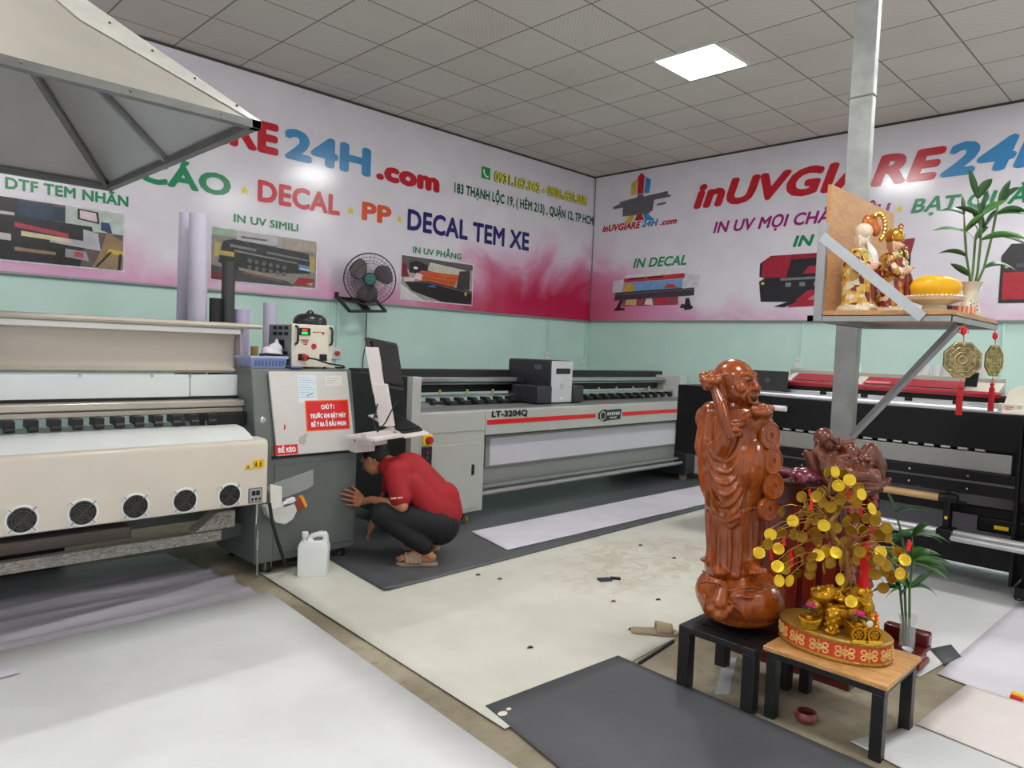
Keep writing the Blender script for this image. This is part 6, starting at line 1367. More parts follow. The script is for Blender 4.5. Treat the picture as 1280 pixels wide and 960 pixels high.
def bamboo(nm, label, base, stems, vase_fn):
    t = thing(nm, label, 'plant', base)
    vase_fn(t)
    for pts, lvs in stems:
        MB().tube(pts, [0.006]*(len(pts)-1)+[0.003], 7).build('stem', M_stem, t)
        for (i, dd, L, w, dr, li) in lvs: leaf(Vector(pts[i]), dd, L, w, dr, M_leaf2 if li else M_leaf, t)
    return t
def glass_vase(t):
    b = WLOC[t.name]; MB().lathe([(0, 0), (0.032, 0), (0.036, 0.01), (0.036, 0.12), (0.045, 0.16), (0.043, 0.16), (0.033, 0.118), (0.032, 0.012), (0, 0.01)], b, 24, cap=False).build('glass', mat('clear_glass', (236, 240, 240), 0.03, 0, 0, alpha=0.2, spec=0.8), t)
B0 = Vector((3.875, 1.06, 0.10)); D1 = (B0-CAMP).dot(_f); st_ = []
def dirs(x, y, z=0.0, b=0.0): return A(x, b, z)
def bp(x, y, d=0.0): return at_depth(x, y, D1+d)
st_.append(([B0+Vector((0, 0, 0.01)), bp(1131, 740), bp(1132, 700), bp(1126, 665), bp(1120, 640)], [(2, dirs(0.9, 0, 0.25), 0.20, 0.014, 0.5, 1), (3, dirs(1, 0, 0.35), 0.22, 0.013, 0.55, 0), (4, dirs(0.7, 0, 0.5, 0.3), 0.2, 0.014, 0.5, 0), (4, dirs(-0.4, 0, 0.9), 0.12, 0.01, 0.1, 0), (2, dirs(1, 0, 0.05, 0.3), 0.2, 0.015, 0.45, 1)]))
st_.append(([B0+A(0.008, 0.01, 0.01), bp(1137, 735, -0.03), bp(1142, 700, -0.03), bp(1140, 670, -0.03)], [(1, dirs(0.8, 0, 0.75), 0.16, 0.012, 0.1, 0), (2, dirs(0.9, 0, 0.3), 0.2, 0.015, 0.4, 1), (3, dirs(1, 0, 0.4), 0.2, 0.014, 0.5, 0), (3, dirs(0.3, 0, 0.9, 0.4), 0.16, 0.014, 0.4, 0), (1, dirs(0.75, 0, 0.55, 0.2), 0.15, 0.013, 0.75, 0)]))
st_.append(([B0+A(-0.008, 0.0, 0.01), bp(1125, 735, 0.02), bp(1119, 705, 0.02), bp(1115, 680, 0.02)], [(1, dirs(-0.9, 0, 0.3), 0.15, 0.013, 0.5, 0), (2, dirs(-0.8, 0, 0.5), 0.14, 0.013, 0.4, 0), (3, dirs(0.4, 0, 0.9, 0.3), 0.18, 0.013, 0.4, 1), (1, dirs(-0.7, 0, 0.1, 0.5), 0.14, 0.014, 0.3, 1)]))
random.seed(21)
for pts, lvs in st_:
    for k in range(7): lvs.append((random.choice((1, 2, 2, 3, 3)), dirs(random.uniform(-0.5, 1.0), 0, random.uniform(0.1, 0.9), random.uniform(-0.5, 0.6)), random.uniform(0.13, 0.22), random.uniform(0.014, 0.02), random.uniform(0.3, 0.7), random.random() < 0.4))
bamboo('bamboo_plant', 'lucky bamboo in a clear glass vase on the small red stand', B0, st_, glass_vase)
t = thing('bowl', 'small dark red bowl on the concrete under the pine topped table', 'bowl', (2.955, 1.165, 0.0))
MB().lathe([(0, 0), (0.028, 0), (0.036, 0.006), (0.047, 0.022), (0.046, 0.036), (0.038, 0.046), (0.034, 0.046), (0.04, 0.034), (0.036, 0.012), (0, 0.008)], (2.955, 1.165, 0.0), 28, cap=False).build('bowl_body', mat('bowl_red', (126, 52, 50), 0.3, coat=0.3), t)
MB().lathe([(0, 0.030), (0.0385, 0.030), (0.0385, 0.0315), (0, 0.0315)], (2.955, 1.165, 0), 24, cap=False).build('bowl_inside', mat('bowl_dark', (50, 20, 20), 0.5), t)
t = thing('slipper', 'beige slide slipper lying on the cream sheet behind the low black table', 'slipper', (3.24, 2.12, 0.004))
c0 = Vector((3.24, 2.12, 0.0045)); d_ = Vector((0.66, -0.75, 0)).normalized(); s_v = d_.cross(Vector((0, 0, 1)))
ol = [(-0.11, -0.02), (-0.095, -0.036), (-0.02, -0.036), (0.06, -0.046), (0.12, -0.04), (0.145, -0.01), (0.14, 0.02), (0.11, 0.042), (0.04, 0.044), (-0.04, 0.034), (-0.1, 0.032), (-0.112, 0.01)]
M_slip = mat('slipper_beige', (164, 146, 118), 0.6)
MB().slab(c0+Vector((0, 0, 0.018)), d_, s_v, [(a, -b) for a, b in ol], 0.018).build('sole', M_slip, t, bevel=0.005)
mb = MB(); vs = []
for j in range(5):
    for i in range(9): th = PI*i/8; aa = 0.02+0.022*j; vs.append(c0+d_*aa+s_v*(0.046*math.cos(th))+Vector((0, 0, 0.016+(0.052-0.004*j)*math.sin(th))))
mb.add(vs, [(j*9+i, j*9+i+1, (j+1)*9+i+1, (j+1)*9+i) for j in range(4) for i in range(8)]); q = mb.build('strap', M_slip, t, smooth=180); md = q.modifiers.new('t', 'SOLIDIFY'); md.thickness = 0.005
tag(MB().obox((3.745, 2.83, 0.010), (0.9, -0.45, 0), (0.45, 0.9, 0), (0, 0, 1), 0.085, 0.06, 0.01).build('packet', mat('packet_navy', (28, 32, 66), 0.4), None, bevel=0.003), 'small dark blue packet lying on the stained cream sheet', 'packet')
tag(MB().obox((3.82, 2.80, 0.011), (0.6, -0.8, 0), (0.8, 0.6, 0), (0, 0, 1), 0.07, 0.035, 0.012).build('rubber_scrap', M_rubber, None, bevel=0.004), 'black scrap lying beside the small dark blue packet', 'scrap')
LT_ = [(624, 724, 'brown'), (662, 810, 'dark'), (800, 682, 'dark'), (766, 752, 'brown'), (597, 719, 'dark'), (842, 698, 'dark'), (822, 750, 'dark'), (788, 787, 'dark')]
lab = ['curled brown leaf scrap on the cream sheet by the grey mat corner', 'dark curled scrap alone on the middle of the cream sheet', 'dark speck near the strip of grey mat before the flatbed printer', 'brown scrap just in front of the dark blue packet', 'tiny dark crumb on the cream sheet near the crouching person', 'dark crumb beside the tall carved statue', 'dark crumb between the blue packet and the low black table', 'small black scrap touching the heel of the beige slipper']
for (x, y, k), lb in zip(LT_, lab):
    p = at_z(x, y, 0.006); mb = MB(); mb.tube([p+Vector((-0.012, 0.006, 0)), p+Vector((0, 0, 0.006)), p+Vector((0.012, -0.004, 0.003)), p+Vector((0.015, -0.012, 0.0))], [0.002, 0.006, 0.006, 0.002], 6)
    tag(mb.build('scrap', mat('scrap_brown', (108, 92, 74), 0.8) if k == 'brown' else mat('scrap_dark', (64, 58, 54), 0.8), None), lb, 'scrap', 'crumbs on the cream sheet')
for (x, y, lb, m) in ((324, 756, 'white paper crumb near the top corner of the big white sheet', M_lwhite), (283, 903, 'dark red crumb on the big white sheet', mat('crumb_red', (110, 40, 44), 0.6))):
    p = at_z(x, y, 0.02); tag(MB().lathe([(0, 0), (0.012, 0), (0.014, 0.004), (0, 0.008)], p-Vector((0, 0, 0.002)), 8, sx=1.4, cap=False).build('crumb', m, None), lb, 'scrap')
p = at_z(1272, 873, 0.012); t = thing('plastic_clip', 'yellow and red plastic clip on the pinkish floor sheet', 'clip', p)
MB().obox(p+Vector((0, 0, 0.012)), (1, 0, 0), (0, 1, 0), (0, 0, 1), 0.03, 0.05, 0.024).build('clip_body', M_yellow, t, bevel=0.005); MB().obox(p+Vector((-0.02, 0.0, 0.008)), (1, 0, 0), (0, 1, 0), (0, 0, 1), 0.012, 0.05, 0.016).build('clip_jaw', M_red, t, bevel=0.004)
# ================================================================== steel column with the shrine shelf
MB().box(4.15, 4.205, 1.478, 1.60, 0.0, HC).build('steel_column', M_gal, None, bevel=0.004)
SC = bpy.data.objects['steel_column']; tag(SC, 'grey galvanised steel column from floor to ceiling behind the shrine shelf', 'column')
q = MB().box(4.145, 4.2, 1.472, 1.606, 2.95, 2.958).build('weld_line', mat('weld', (120, 116, 108), 0.5, 0.5), SC)
SX0, SX1, SY0, SY1, SZ = 3.455, 4.275, 0.855, 1.42, 1.735
SH = thing('shrine_shelf', 'wooden shrine shelf with steel angle frame braced on the column', 'shelf', (3.86, 1.14, 1.7))
M_angle = mat('angle_steel', (158, 160, 160), 0.35, 0.6, 0.06, 8)
MB().box(SX0+0.005, SX1-0.005, SY0+0.005, SY1, SZ-0.022, SZ).build('shelf_board', M_shelf, SH, bevel=0.001)
f = MB(); f.box(SX0, SX1, SY0, SY0+0.004, SZ-0.05, SZ-0.022); f.box(SX0, SX0+0.004, SY0, SY1+0.05, SZ-0.05, SZ-0.022); f.box(SX1-0.004, SX1, SY0, SY1+0.05, SZ-0.05, SZ-0.022)
f.box(SX0, SX0+0.035, SY0, SY1+0.05, SZ-0.026, SZ-0.022); f.box(SX0, SX1, SY0, SY0+0.035, SZ-0.026, SZ-0.022); f.box(SX1-0.035, SX1, SY0, SY1+0.05, SZ-0.026, SZ-0.022); f.box(SX0, SX1, SY1, SY1+0.05, SZ-0.05, SZ-0.022)
f.build('steel_frame', M_angle, SH)
MB().box(SX0+0.03, SX1+0.1, SY1-0.018, SY1, SZ, 2.335).build('back_board', M_shelf, SH, bevel=0.001)
MB().box(SX0-0.005, SX0+0.028, SY1-0.02, SY1+0.02, SZ-0.05, 2.15).build('frame_upright', M_angle, SH, bevel=0.001)
MB().bar((SX0-0.008, SY1-0.002, 2.085), (SX0-0.008, 0.965, SZ-0.035), 0.005, 0.045, (0, 0.62, 0.78)).build('brace_strap', mat('strap_steel', (186, 190, 194), 0.32, 0.4), SH)
MB().bar((3.655, SY0+0.02, SZ-0.05), (4.15, 1.478, 1.085), 0.03, 0.03).build('strut', M_angle, SH, bevel=0.002)
MB().box(SX0+0.3, SX1, SY1+0.02, 1.478, SZ-0.05, SZ-0.022).build('rear_bracket', M_angle, SH)

# ---- painted porcelain figures
M_por = mat('porcelain_cream', (226, 214, 186), 0.2, 0, 0.08, 14, coat=0.5); M_pgold = mat('porcelain_gold', (196, 146, 56), 0.22, 0.6, 0.3, 30, bump=0.2, bs=60); M_pred = mat('porcelain_red', (136, 34, 26), 0.22, 0, 0.25, 20, coat=0.5)
M_pgreen = mat('porcelain_green', (150, 168, 90), 0.25, 0, 0.2, 20, coat=0.4); M_face = mat('porcelain_skin', (226, 170, 138), 0.25, 0, 0.1, 14, coat=0.5); M_ink = mat('porcelain_black', (28, 24, 24), 0.3)
def mk_robe(name, seed, base):
    # glazed brocade: gold, red and green medallions
    m, b, t = base_mat(name, 0.2, coat=0.5)
    v = t.obj(); vo = t.new('ShaderNodeTexVoronoi'); t.link(v, vo.inputs['Vector']); vo.inputs['Scale'].default_value = 48
    sx = t.sep(vo.outputs['Color'])
    c = t.mix(t.sstep(sx[0], 0.45, 0.5), rgb(base), rgb((196, 146, 56))); c = t.mix(t.sstep(sx[1], 0.72, 0.76), c, rgb((228, 214, 180))); c = t.mix(t.sstep(sx[2], 0.82, 0.86), c, rgb((112, 30, 28)))
    d = t.sstep(vo.outputs['Distance'], 0.0, 0.02); c = t.mix(t.math('SUBTRACT', 1.0, d), c, rgb((90, 40, 20)))
    t.link(c, b.inputs['Base Color']); t.link(t.bump(vo.outputs['Distance'], 0.3, 0.004), b.inputs['Normal']); return m
M_robe1 = mk_robe('brocade_gold', 1, (214, 176, 80)); M_robe2 = mk_robe('brocade_red', 2, (150, 46, 30))
def deity(nm, label, base, s, kind):
    t = thing(nm, label, 'figurine', base)
    F = Vector((0.25, -0.97, 0)).normalized(); S = Vector((0.97, 0.25, 0)); U = Vector((0, 0, 1)); M = Matrix((F, S, U)).transposed()
    P = lambda f, l, u: F*(f*s)+S*(l*s)+U*(u*s)
    c = Clay(); c.lathe([(0, 0), (0.17*s, 0), (0.18*s, 0.04*s), (0.15*s, 0.10*s), (0.155*s, 0.30*s), (0.165*s, 0.48*s), (0.15*s, 0.62*s), (0.10*s, 0.70*s), (0, 0.73*s)])
    c.path([P(0.0, -0.15, 0.62), P(0.04, -0.19, 0.48), P(0.13, -0.10, 0.47)], [0.06*s, 0.06*s, 0.04*s]); c.path([P(0.0, 0.15, 0.62), P(0.04, 0.19, 0.48), P(0.14, 0.08, 0.50)], [0.06*s, 0.06*s, 0.04*s])
    for k in range(7): a = -0.9+k*0.3; c.path([P(0.16*math.cos(a), 0.16*math.sin(a), 0.42), P(0.155*math.cos(a), 0.155*math.sin(a), 0.2), P(0.17*math.cos(a), 0.17*math.sin(a), 0.04)], [0.012*s, 0.018*s, 0.022*s])
    c.build('robe', M_robe1 if kind == 0 else M_robe2, t, 0.006, 2)
    c = Clay(); c.lathe([(0, 0), (0.20*s, 0), (0.205*s, 0.03*s), (0.17*s, 0.075*s), (0, 0.08*s)]); c.path([P(0.17, -0.12, 0.06), P(0.2, 0.0, 0.05), P(0.17, 0.12, 0.06)], 0.035*s); c.build('hem', M_por if kind < 2 else M_pred, t, 0.006, 2)
    h = P(0.02, 0, 0.80); c = Clay()
    c.ball(h, (0.085*s, 0.08*s, 0.095*s), M); c.ball(h+P(0.085, 0, -0.01), (0.02*s, 0.02*s, 0.02*s)); c.ball(h+P(0.06, 0.04, -0.02), 0.028*s); c.ball(h+P(0.06, -0.04, -0.02), 0.028*s)
    if kind == 0: c.ball(h+P(0.02, 0, 0.09), (0.098*s, 0.092*s, 0.10*s), M)
    for l in (-1, 1): c.limb(h+P(-0.01, 0.085*l, 0.02), h+P(0.0, 0.085*l, -0.07), 0.02*s, 0.018*s)
    c.limb(h-U*0.05*s, h-U*0.12*s, 0.05*s, 0.06*s); q = c.build('head', M_face if kind else mat('porcelain_pale', (228, 206, 182), 0.22, 0, 0.08, 12, coat=0.5), t, 0.0045, 1)
    mb = MB()
    for l in (-1, 1): mb.ball(h+P(0.082, 0.032*l, 0.015), (0.007*s, 0.013*s, 0.006*s), 8, M)
    mb.build('eyes', M_ink, q, local=True)
    c = Clay()
    if kind == 0:
        c.path([h+P(0.08, 0, -0.05), h+P(0.12, 0, -0.14), h+P(0.15, 0, -0.26), h+P(0.16, 0.0, -0.36)], [0.025*s, 0.05*s, 0.045*s, 0.012*s])
        for l in (-1, 1): c.path([h+P(0.075, 0.05*l, -0.03), h+P(0.10, 0.055*l, -0.14), h+P(0.13, 0.04*l, -0.24)], [0.018*s, 0.022*s, 0.008*s]); c.path([h+P(0.085, 0.02*l, 0.035), h+P(0.085, 0.05*l, 0.03), h+P(0.07, 0.075*l, -0.01)], 0.010*s)
        c.build('beard', mat('porcelain_white', (236, 232, 226), 0.25, coat=0.4), t, 0.0045, 1)
    else:
        for l in (-1, 0, 1): c.path([h+P(0.08, 0.03*l, -0.045), h+P(0.105, 0.035*l, -0.12), h+P(0.125, 0.03*l, -0.20)], [0.010*s, 0.014*s, 0.005*s])
        c.build('beard', M_ink, t, 0.0045, 1)
        mb = MB(); mb.lathe([(0.085*s, 0.03*s), (0.10*s, 0.05*s), (0.10*s, 0.10*s), (0.085*s, 0.15*s), (0.05*s, 0.18*s), (0, 0.19*s)], h, 20, cap=False); mb.bar(h+P(-0.02, -0.24, 0.11), h+P(-0.02, 0.24, 0.11), 0.02*s, 0.04*s); mb.ball(h+P(0.05, 0.0, 0.19), 0.03*s, 10); mb.ball(h+P(-0.02, 0.25, 0.13), 0.028*s, 10); mb.ball(h+P(-0.02, -0.25, 0.13), 0.028*s, 10)
        mb.build('court_hat', M_pgold, t, local=True)
        MB().ball(h+P(0.05, 0.05, 0.22), 0.03*s, 12).build('hat_pompom', M_pred, t, local=True)
    c = Clay(); c.path([P(0.05, -0.10, 0.66), P(0.13, 0, 0.58), P(0.05, 0.10, 0.66)], 0.035*s); c.ball(P(0.16, 0.0, 0.52), 0.045*s); c.build('collar', M_pgreen, t, 0.005, 1)
    c = Clay(); c.path([P(0.16, 0.0, 0.5), P(0.19, 0.0, 0.40), P(0.19, 0.02, 0.28)], [0.03*s, 0.04*s, 0.03*s]); c.path([P(0.155, -0.05, 0.46), P(0.17, -0.06, 0.3), P(0.17, -0.05, 0.16)], 0.022*s); c.path([P(0.15, 0.07, 0.46), P(0.17, 0.08, 0.3), P(0.17, 0.07, 0.14)], 0.022*s); c.build('sash', M_pred, t, 0.005, 1)
    c = Clay(); c.path([P(0.12, -0.12, 0.47), P(0.18, -0.06, 0.50), P(0.18, 0.05, 0.52)], [0.045*s, 0.035*s, 0.03*s])
    for k in range(4): c.limb(P(0.19, -0.03+k*0.025, 0.53), P(0.23, -0.03+k*0.025, 0.54), 0.014*s, 0.011*s)
    c.build('hands', M_face, t, 0.004, 1)
    if kind == 0:
        c = Clay(); c.path([A(0.065, -0.06, 0.05*s), A(0.066, -0.05, 0.6*s), A(0.066, -0.03, 0.95*s)], 0.016*s); c.build('staff', mat('staff_brown', (96, 44, 28), 0.3, coat=0.4), t, 0.004, 1)
        c = Clay(); c.ball(A(0.068, -0.02, 1.0*s), (0.055*s, 0.055*s, 0.11*s)); c.ball(A(0.082, -0.01, 0.93*s), (0.05*s, 0.05*s, 0.08*s)); c.ball(A(0.045, -0.03, 1.0*s), (0.05*s, 0.05*s, 0.10*s)); c.build('gourd', mat('gourd_orange', (196, 106, 40), 0.22, 0.2, coat=0.5), t, 0.005, 1)
        mb = MB()
        for k in range(12): a = -0.6+k*0.29; mb.ball(A(0.088+0.032*math.sin(a), 0.0, (0.95+0.15*math.cos(a))*s), 0.028*s, 8)
        mb.build('bead_loop', M_pgold, t, local=True)
    return t
deity('porcelain_figurine', 'porcelain old man figurine with white beard and high bald forehead on the shelf', (3.608, 1.307, SZ), 0.43, 0)
deity('porcelain_figurine', 'porcelain court official figurine with black beard and winged gold hat', (3.768, 1.207, SZ), 0.42, 1)
deity('porcelain_figurine', 'porcelain figurine partly hidden behind the yellow melon, beside the court official', (3.97, 1.235, SZ), 0.345, 2)
# melon on its dish
DB = Vector((3.72, 0.995, SZ)); t = thing('pedestal_dish', 'cream porcelain pedestal dish holding the yellow melon', 'dish', DB)
MB().lathe([(0, 0), (0.068, 0), (0.07, 0.006), (0.05, 0.022), (0.048, 0.036), (0.075, 0.046), (0.115, 0.058), (0.125, 0.074), (0.12, 0.076), (0.11, 0.064), (0.06, 0.056), (0, 0.055)], DB, 40, cap=False).build('dish_body', M_por, t)
mb = MB()
for k in range(40): a = 2*PI*k/40; mb.ball(DB+Vector((0.122*math.cos(a), 0.122*math.sin(a), 0.0745)), 0.006, 8)
mb.build('pierced_rim', M_por, t)
t = thing('melon', 'smooth yellow oval melon resting on the cream dish', 'melon', DB+Vector((0, 0, 0.068)))
c = Clay(); ml = A(1, 0.15, 0.02).normalized(); Mm = Matrix((ml, Vector((0, 0, 1)).cross(ml), Vector((0, 0, 1)))).transposed(); c.ball((0, 0, 0.052), (0.112, 0.062, 0.055), Mm); c.ball(A(-0.03, 0, 0.05), (0.082, 0.064, 0.056), Mm)
c.build('melon_body', mat('melon_yellow', (238, 176, 18), 0.35, 0, 0.06, 8, bump=0.04, bs=20, spec=0.4), t, 0.005, 2)
# vase with lucky bamboo
VB = Vector((4.07, 0.935, SZ))
def por_vase(t):
    b = WLOC[t.name]
    MB().lathe([(0, 0), (0.046, 0), (0.05, 0.008), (0.048, 0.03), (0.034, 0.085), (0.030, 0.115), (0.036, 0.145), (0.05, 0.172), (0.047, 0.173), (0.032, 0.145), (0.026, 0.115), (0, 0.11)], b, 32, cap=False).build('vase', M_por, t)
    mb = MB()
    for k in range(9):
        p = b+A(0.006+0.010*math.sin(k*2.1), 0.0, 0.03+k*0.008); r = 0.046-0.0019*k*1.2
        mb.ball(b+A(-0.004+0.014*math.sin(k*2.1), math.sqrt(max(0, (0.047-0.0018*k)**2-(0.014*math.sin(k*2.1)-0.004)**2))-0.002, 0.03+k*0.006), (0.006, 0.006, 0.006), 8)
    mb.build('blue_painting', mat('cobalt', (40, 52, 110), 0.3), t)
DV = (VB-CAMP).dot(_f)
def vp(x, y, d=0.0): return at_depth(x, y, DV+d)
st_ = [([VB+Vector((0, 0, 0.12)), vp(1212, 345), vp(1208, 320), vp(1206, 290), vp(1205, 268)], [(4, dirs(-0.15, 0, 1), 0.10, 0.014, 0.1, 0), (3, dirs(-0.95, 0, 0.35), 0.17, 0.013, 0.35, 1), (2, dirs(-0.9, 0, 0.5), 0.16, 0.012, 0.45, 0), (4, dirs(-0.8, 0, 0.5), 0.14, 0.012, 0.45, 0), (3, dirs(0.5, 0, 0.9, 0.4), 0.14, 0.014, 0.2, 1), (1, dirs(-0.85, 0, 0.6), 0.12, 0.013, 0.1, 0)]),
       ([VB+A(0.005, 0.01, 0.12), vp(1222, 340, -0.02), vp(1226, 300, -0.03), vp(1225, 270, -0.03), vp(1222, 248, -0.03)], [(4, dirs(-0.35, 0, 1), 0.16, 0.012, 0.05, 0), (4, dirs(0.25, 0, 0.9, 0.3), 0.14, 0.018, 0.3, 0), (3, dirs(0.2, 0.2, 1), 0.16, 0.018, 0.2, 0), (3, dirs(0.7, 0, 0.7), 0.17, 0.016, 0.25, 1), (2, dirs(0.9, 0, 0.45), 0.2, 0.015, 0.35, 1), (2, dirs(-0.3, 0.3, 0.9), 0.15, 0.017, 0.4, 0), (3, dirs(-0.75, 0, 0.6, -0.2), 0.14, 0.012, 0.3, 0)]),
       ([VB+A(0.01, 0.0, 0.12), vp(1230, 335, 0.03), vp(1240, 295, 0.03), vp(1245, 268, 0.03), vp(1248, 255, 0.03)], [(4, dirs(0.6, 0, 0.8), 0.17, 0.014, 0.3, 0), (4, dirs(0.25, 0, 1, 0.2), 0.14, 0.013, 0.15, 0), (3, dirs(0.95, 0, 0.3), 0.2, 0.014, 0.35, 1), (3, dirs(0.8, 0.3, 0.45), 0.18, 0.016, 0.4, 0), (2, dirs(1, 0, 0.25), 0.18, 0.015, 0.3, 1), (2, dirs(0.9, 0, 0.1, 0.4), 0.17, 0.014, 0.5, 0), (1, dirs(0.9, 0, 0.55), 0.2, 0.013, 0.6, 0)]),
       ([VB+A(-0.006, 0.0, 0.12), vp(1216, 340, 0.05), vp(1219, 300, 0.05), vp(1230, 285, 0.05)], [(3, dirs(-0.5, 0, 0.9), 0.14, 0.015, 0.2, 0), (3, dirs(0.4, 0, 0.9), 0.15, 0.016, 0.3, 0), (2, dirs(-0.6, 0.2, 0.7), 0.14, 0.014, 0.4, 0), (2, dirs(0.3, 0.5, 0.6), 0.14, 0.016, 0.4, 1)])]
bamboo('bamboo_plant', 'lucky bamboo in a cream porcelain vase on the shrine shelf', VB, st_, por_vase)
p = Vector((3.90, 0.98, SZ)); t = thing('tea_cup', 'blue and white tea cup behind the incense pack on the shelf', 'cup', p)
MB().lathe([(0, 0), (0.018, 0), (0.03, 0.03), (0.032, 0.05), (0.030, 0.05), (0.027, 0.03), (0, 0.006)], p, 24, cap=False).build('cup_body', mat('cobalt_glaze', (58, 70, 128), 0.25, 0, 0.5, 40, coat=0.4), t); MB().lathe([(0.0325, 0.046), (0.033, 0.052), (0.029, 0.052)], p, 24, cap=False).build('cup_rim', M_por, t)
p = Vector((3.775, 0.89, SZ)); t = thing('incense_pack', 'small red and pale striped pack at the front edge of the shelf', 'pack', p)
MB().obox(p+Vector((0, 0, 0.018)), A(1, 0, 0), A(0, 1, 0), (0, 0, 1), 0.085, 0.04, 0.035).build('pack_box', mat('pack_coral', (224, 120, 96), 0.4), t, bevel=0.003)
mb = MB()
for k in range(4): mb.obox(p+A(-0.03+k*0.02, 0.0203, 0.019), A(1, 0, 0), A(0, 1, 0), (0, 0, 1), 0.007, 0.001, 0.032)
mb.build('pack_stripes', mat('pack_cream', (240, 210, 170), 0.45), t)
# hanging brass octagons
def octagon(label, c, top, n, r, sx, tas, m):
    t = thing('hanging_octagon', label, 'hanging ornament', c, 'hanging brass octagons'); n = Vector(n).normalized(); c = Vector(c)
    u = Vector((0, 0, 1)).cross(n).normalized(); v = n.cross(u)
    ol = [(r*math.cos(PI/8+PI*k/4), r*math.sin(PI/8+PI*k/4)) for k in range(8)]
    MB().slab(c-n*0.004, u, v, ol, 0.008).build('plate', m, t, bevel=0.002)
    mb = MB()
    for rr in (0.93, 0.66, 0.40): mb.tube([c+n*0.004+u*(rr*r*math.cos(PI/8+PI*k/4))+v*(rr*r*math.sin(PI/8+PI*k/4)) for k in range(8)], 0.0022, 5, True)
    mb.tube([c+n*0.004+u*(0.2*r*math.cos(2*PI*k/20))+v*(0.2*r*math.sin(2*PI*k/20)) for k in range(20)], 0.002, 5, True)
    for k in range(8):
        a = 2*PI*k/8
        for j in range(3):
            cc = c+n*0.0045+u*((0.48+0.06*j)*r*math.cos(a))+v*((0.48+0.06*j)*r*math.sin(a)); d = u*(-math.sin(a))+v*math.cos(a); mb.bar(cc-d*0.010, cc+d*0.010, 0.0025, 0.002, n)
        cc = c+n*0.0045+u*(0.8*r*math.cos(a))+v*(0.8*r*math.sin(a)); mb.ball(cc, 0.007, 8); mb.ball(cc+u*0.009, 0.004, 6); mb.ball(cc-v*0.009, 0.004, 6)
    mb.build('relief', mat('brass_relief', (198, 178, 122), 0.35, 0.5, 0.2, 30), t)
    top = Vector(top); mb = MB(); mb.tube([c+v*r*0.95, c+v*(r+0.02), top], 0.0022, 6); mb.build('cord', M_tag, t)
    k_ = c+v*r+(top-c-v*r)*0.55; mb = MB(); mb.ball(k_, (0.012, 0.012, 0.02), 10)
    for s in (-1, 1): mb.tube([k_, k_+u*s*0.016+v*0.01, k_+u*s*0.02-v*0.006, k_-v*0.01], 0.003, 6)
    mb.build('knot', M_tag, t)
    b = c-v*r*0.98; mb = MB(); mb.tube([b, b-v*0.03], 0.002, 6); mb.build('tassel_cord', M_tag, t)
    mb = MB(); b2 = b-v*0.03; mb.ball(b2-v*0.008, 0.010, 10)
    for k in range(12): a = 2*PI*k/12; mb.tube([b2-v*0.01, b2-v*0.03+u*0.009*math.cos(a)+n*0.009*math.sin(a), b2-v*tas+u*0.010*math.cos(a)+n*0.010*math.sin(a)], 0.0034, 5)
    mb.build('tassel', mat('tassel_red', (176, 16, 24), 0.6), t)
octagon('brass octagon hanging from the shelf by the strut, the wider looking one', (3.615, 0.845, 1.525), (3.615, 0.85, SZ-0.05), A(-0.15, 1, 0), 0.084, 1, 0.13, mat('brass_dull', (132, 118, 84), 0.4, 0.55, 0.35, 26, bump=0.2))
octagon('brass octagon hanging from the outer shelf corner, turned edge-on', (4.20, 0.845, 1.53), (4.20, 0.85, SZ-0.05), (-0.30, -0.95, 0), 0.082, 1, 0.14, mat('brass_olive', (130, 116, 62), 0.35, 0.6, 0.3, 26, bump=0.2))

# ================================================================== black and red roll printer (right)
M_pb = mat('printer_black', (13, 13, 14), 0.4, 0, 0.08, spec=0.3); M_pcream = mat('printer_cream', (196, 190, 178), 0.4, 0, 0.04); M_pred_ = mat('printer_red', (150, 32, 46), 0.25, 0, 0.06, coat=0.3); M_palu = mat('printer_alu', (196, 198, 200), 0.28, 0.6, 0.05, 6)
XF = 5.50; YA, YB = 0.94, 2.90; YE = -0.3
BP = thing('roll_printer', 'long black and red roll to roll printer along the right wall', 'printer', (5.8, 1.3, 0))
def ybox(x0, x1, z0, z1, nm, m, ya=YA, yb=YB, bv=0.004): return MB().box(x0, x1, ya, yb, z0, z1).build(nm, m, BP, bevel=bv)
ybox(XF, XF+0.03, 0.955, 1.195, 'front_panel', M_pb)
ybox(XF+0.02, XF+0.16, 1.195, 1.215, 'led_strip_base', M_palu); ybox(XF+0.03, XF+0.045, 1.216, 1.225, 'led_strip', mat('led_strip', (240, 240, 246), 0.4, emit=0.6))
ybox(XF+0.10, XF+0.15, 1.215, 1.258, 'guide_rail', M_palu)
for i in range(6): y = 1.30+i*0.30; MB().box(XF+0.096, XF+0.12, y, y+0.05, 1.235, 1.26).build('rail_clip', M_pb, BP, bevel=0.002)
ybox(XF+0.155, XF+0.3, 1.20, 1.305, 'carriage_bay', M_dark)
MB().prism([(XF+0.13, 1.295), (XF+0.125, 1.318), (XF+0.30, 1.385), (XF+0.36, 1.39), (XF+0.36, 1.295)], 'y', 1.10, 2.56).build('hood', M_pcream, BP, bevel=0.004)
MB().prism([(XF+0.122, 1.292), (XF+0.118, 1.318), (XF+0.150, 1.332), (XF+0.15, 1.292)], 'y', 1.08, 2.57).build('hood_lip', M_pred_, BP, bevel=0.003)
for y0, y1 in ((2.03, 2.50), (1.30, 1.96)):
    MB().prism([(XF+0.158, 1.338), (XF+0.285, 1.3855), (XF+0.285, 1.3895), (XF+0.156, 1.342)], 'y', y0, y1).build('hood_window', M_pred_, BP, bevel=0.001)
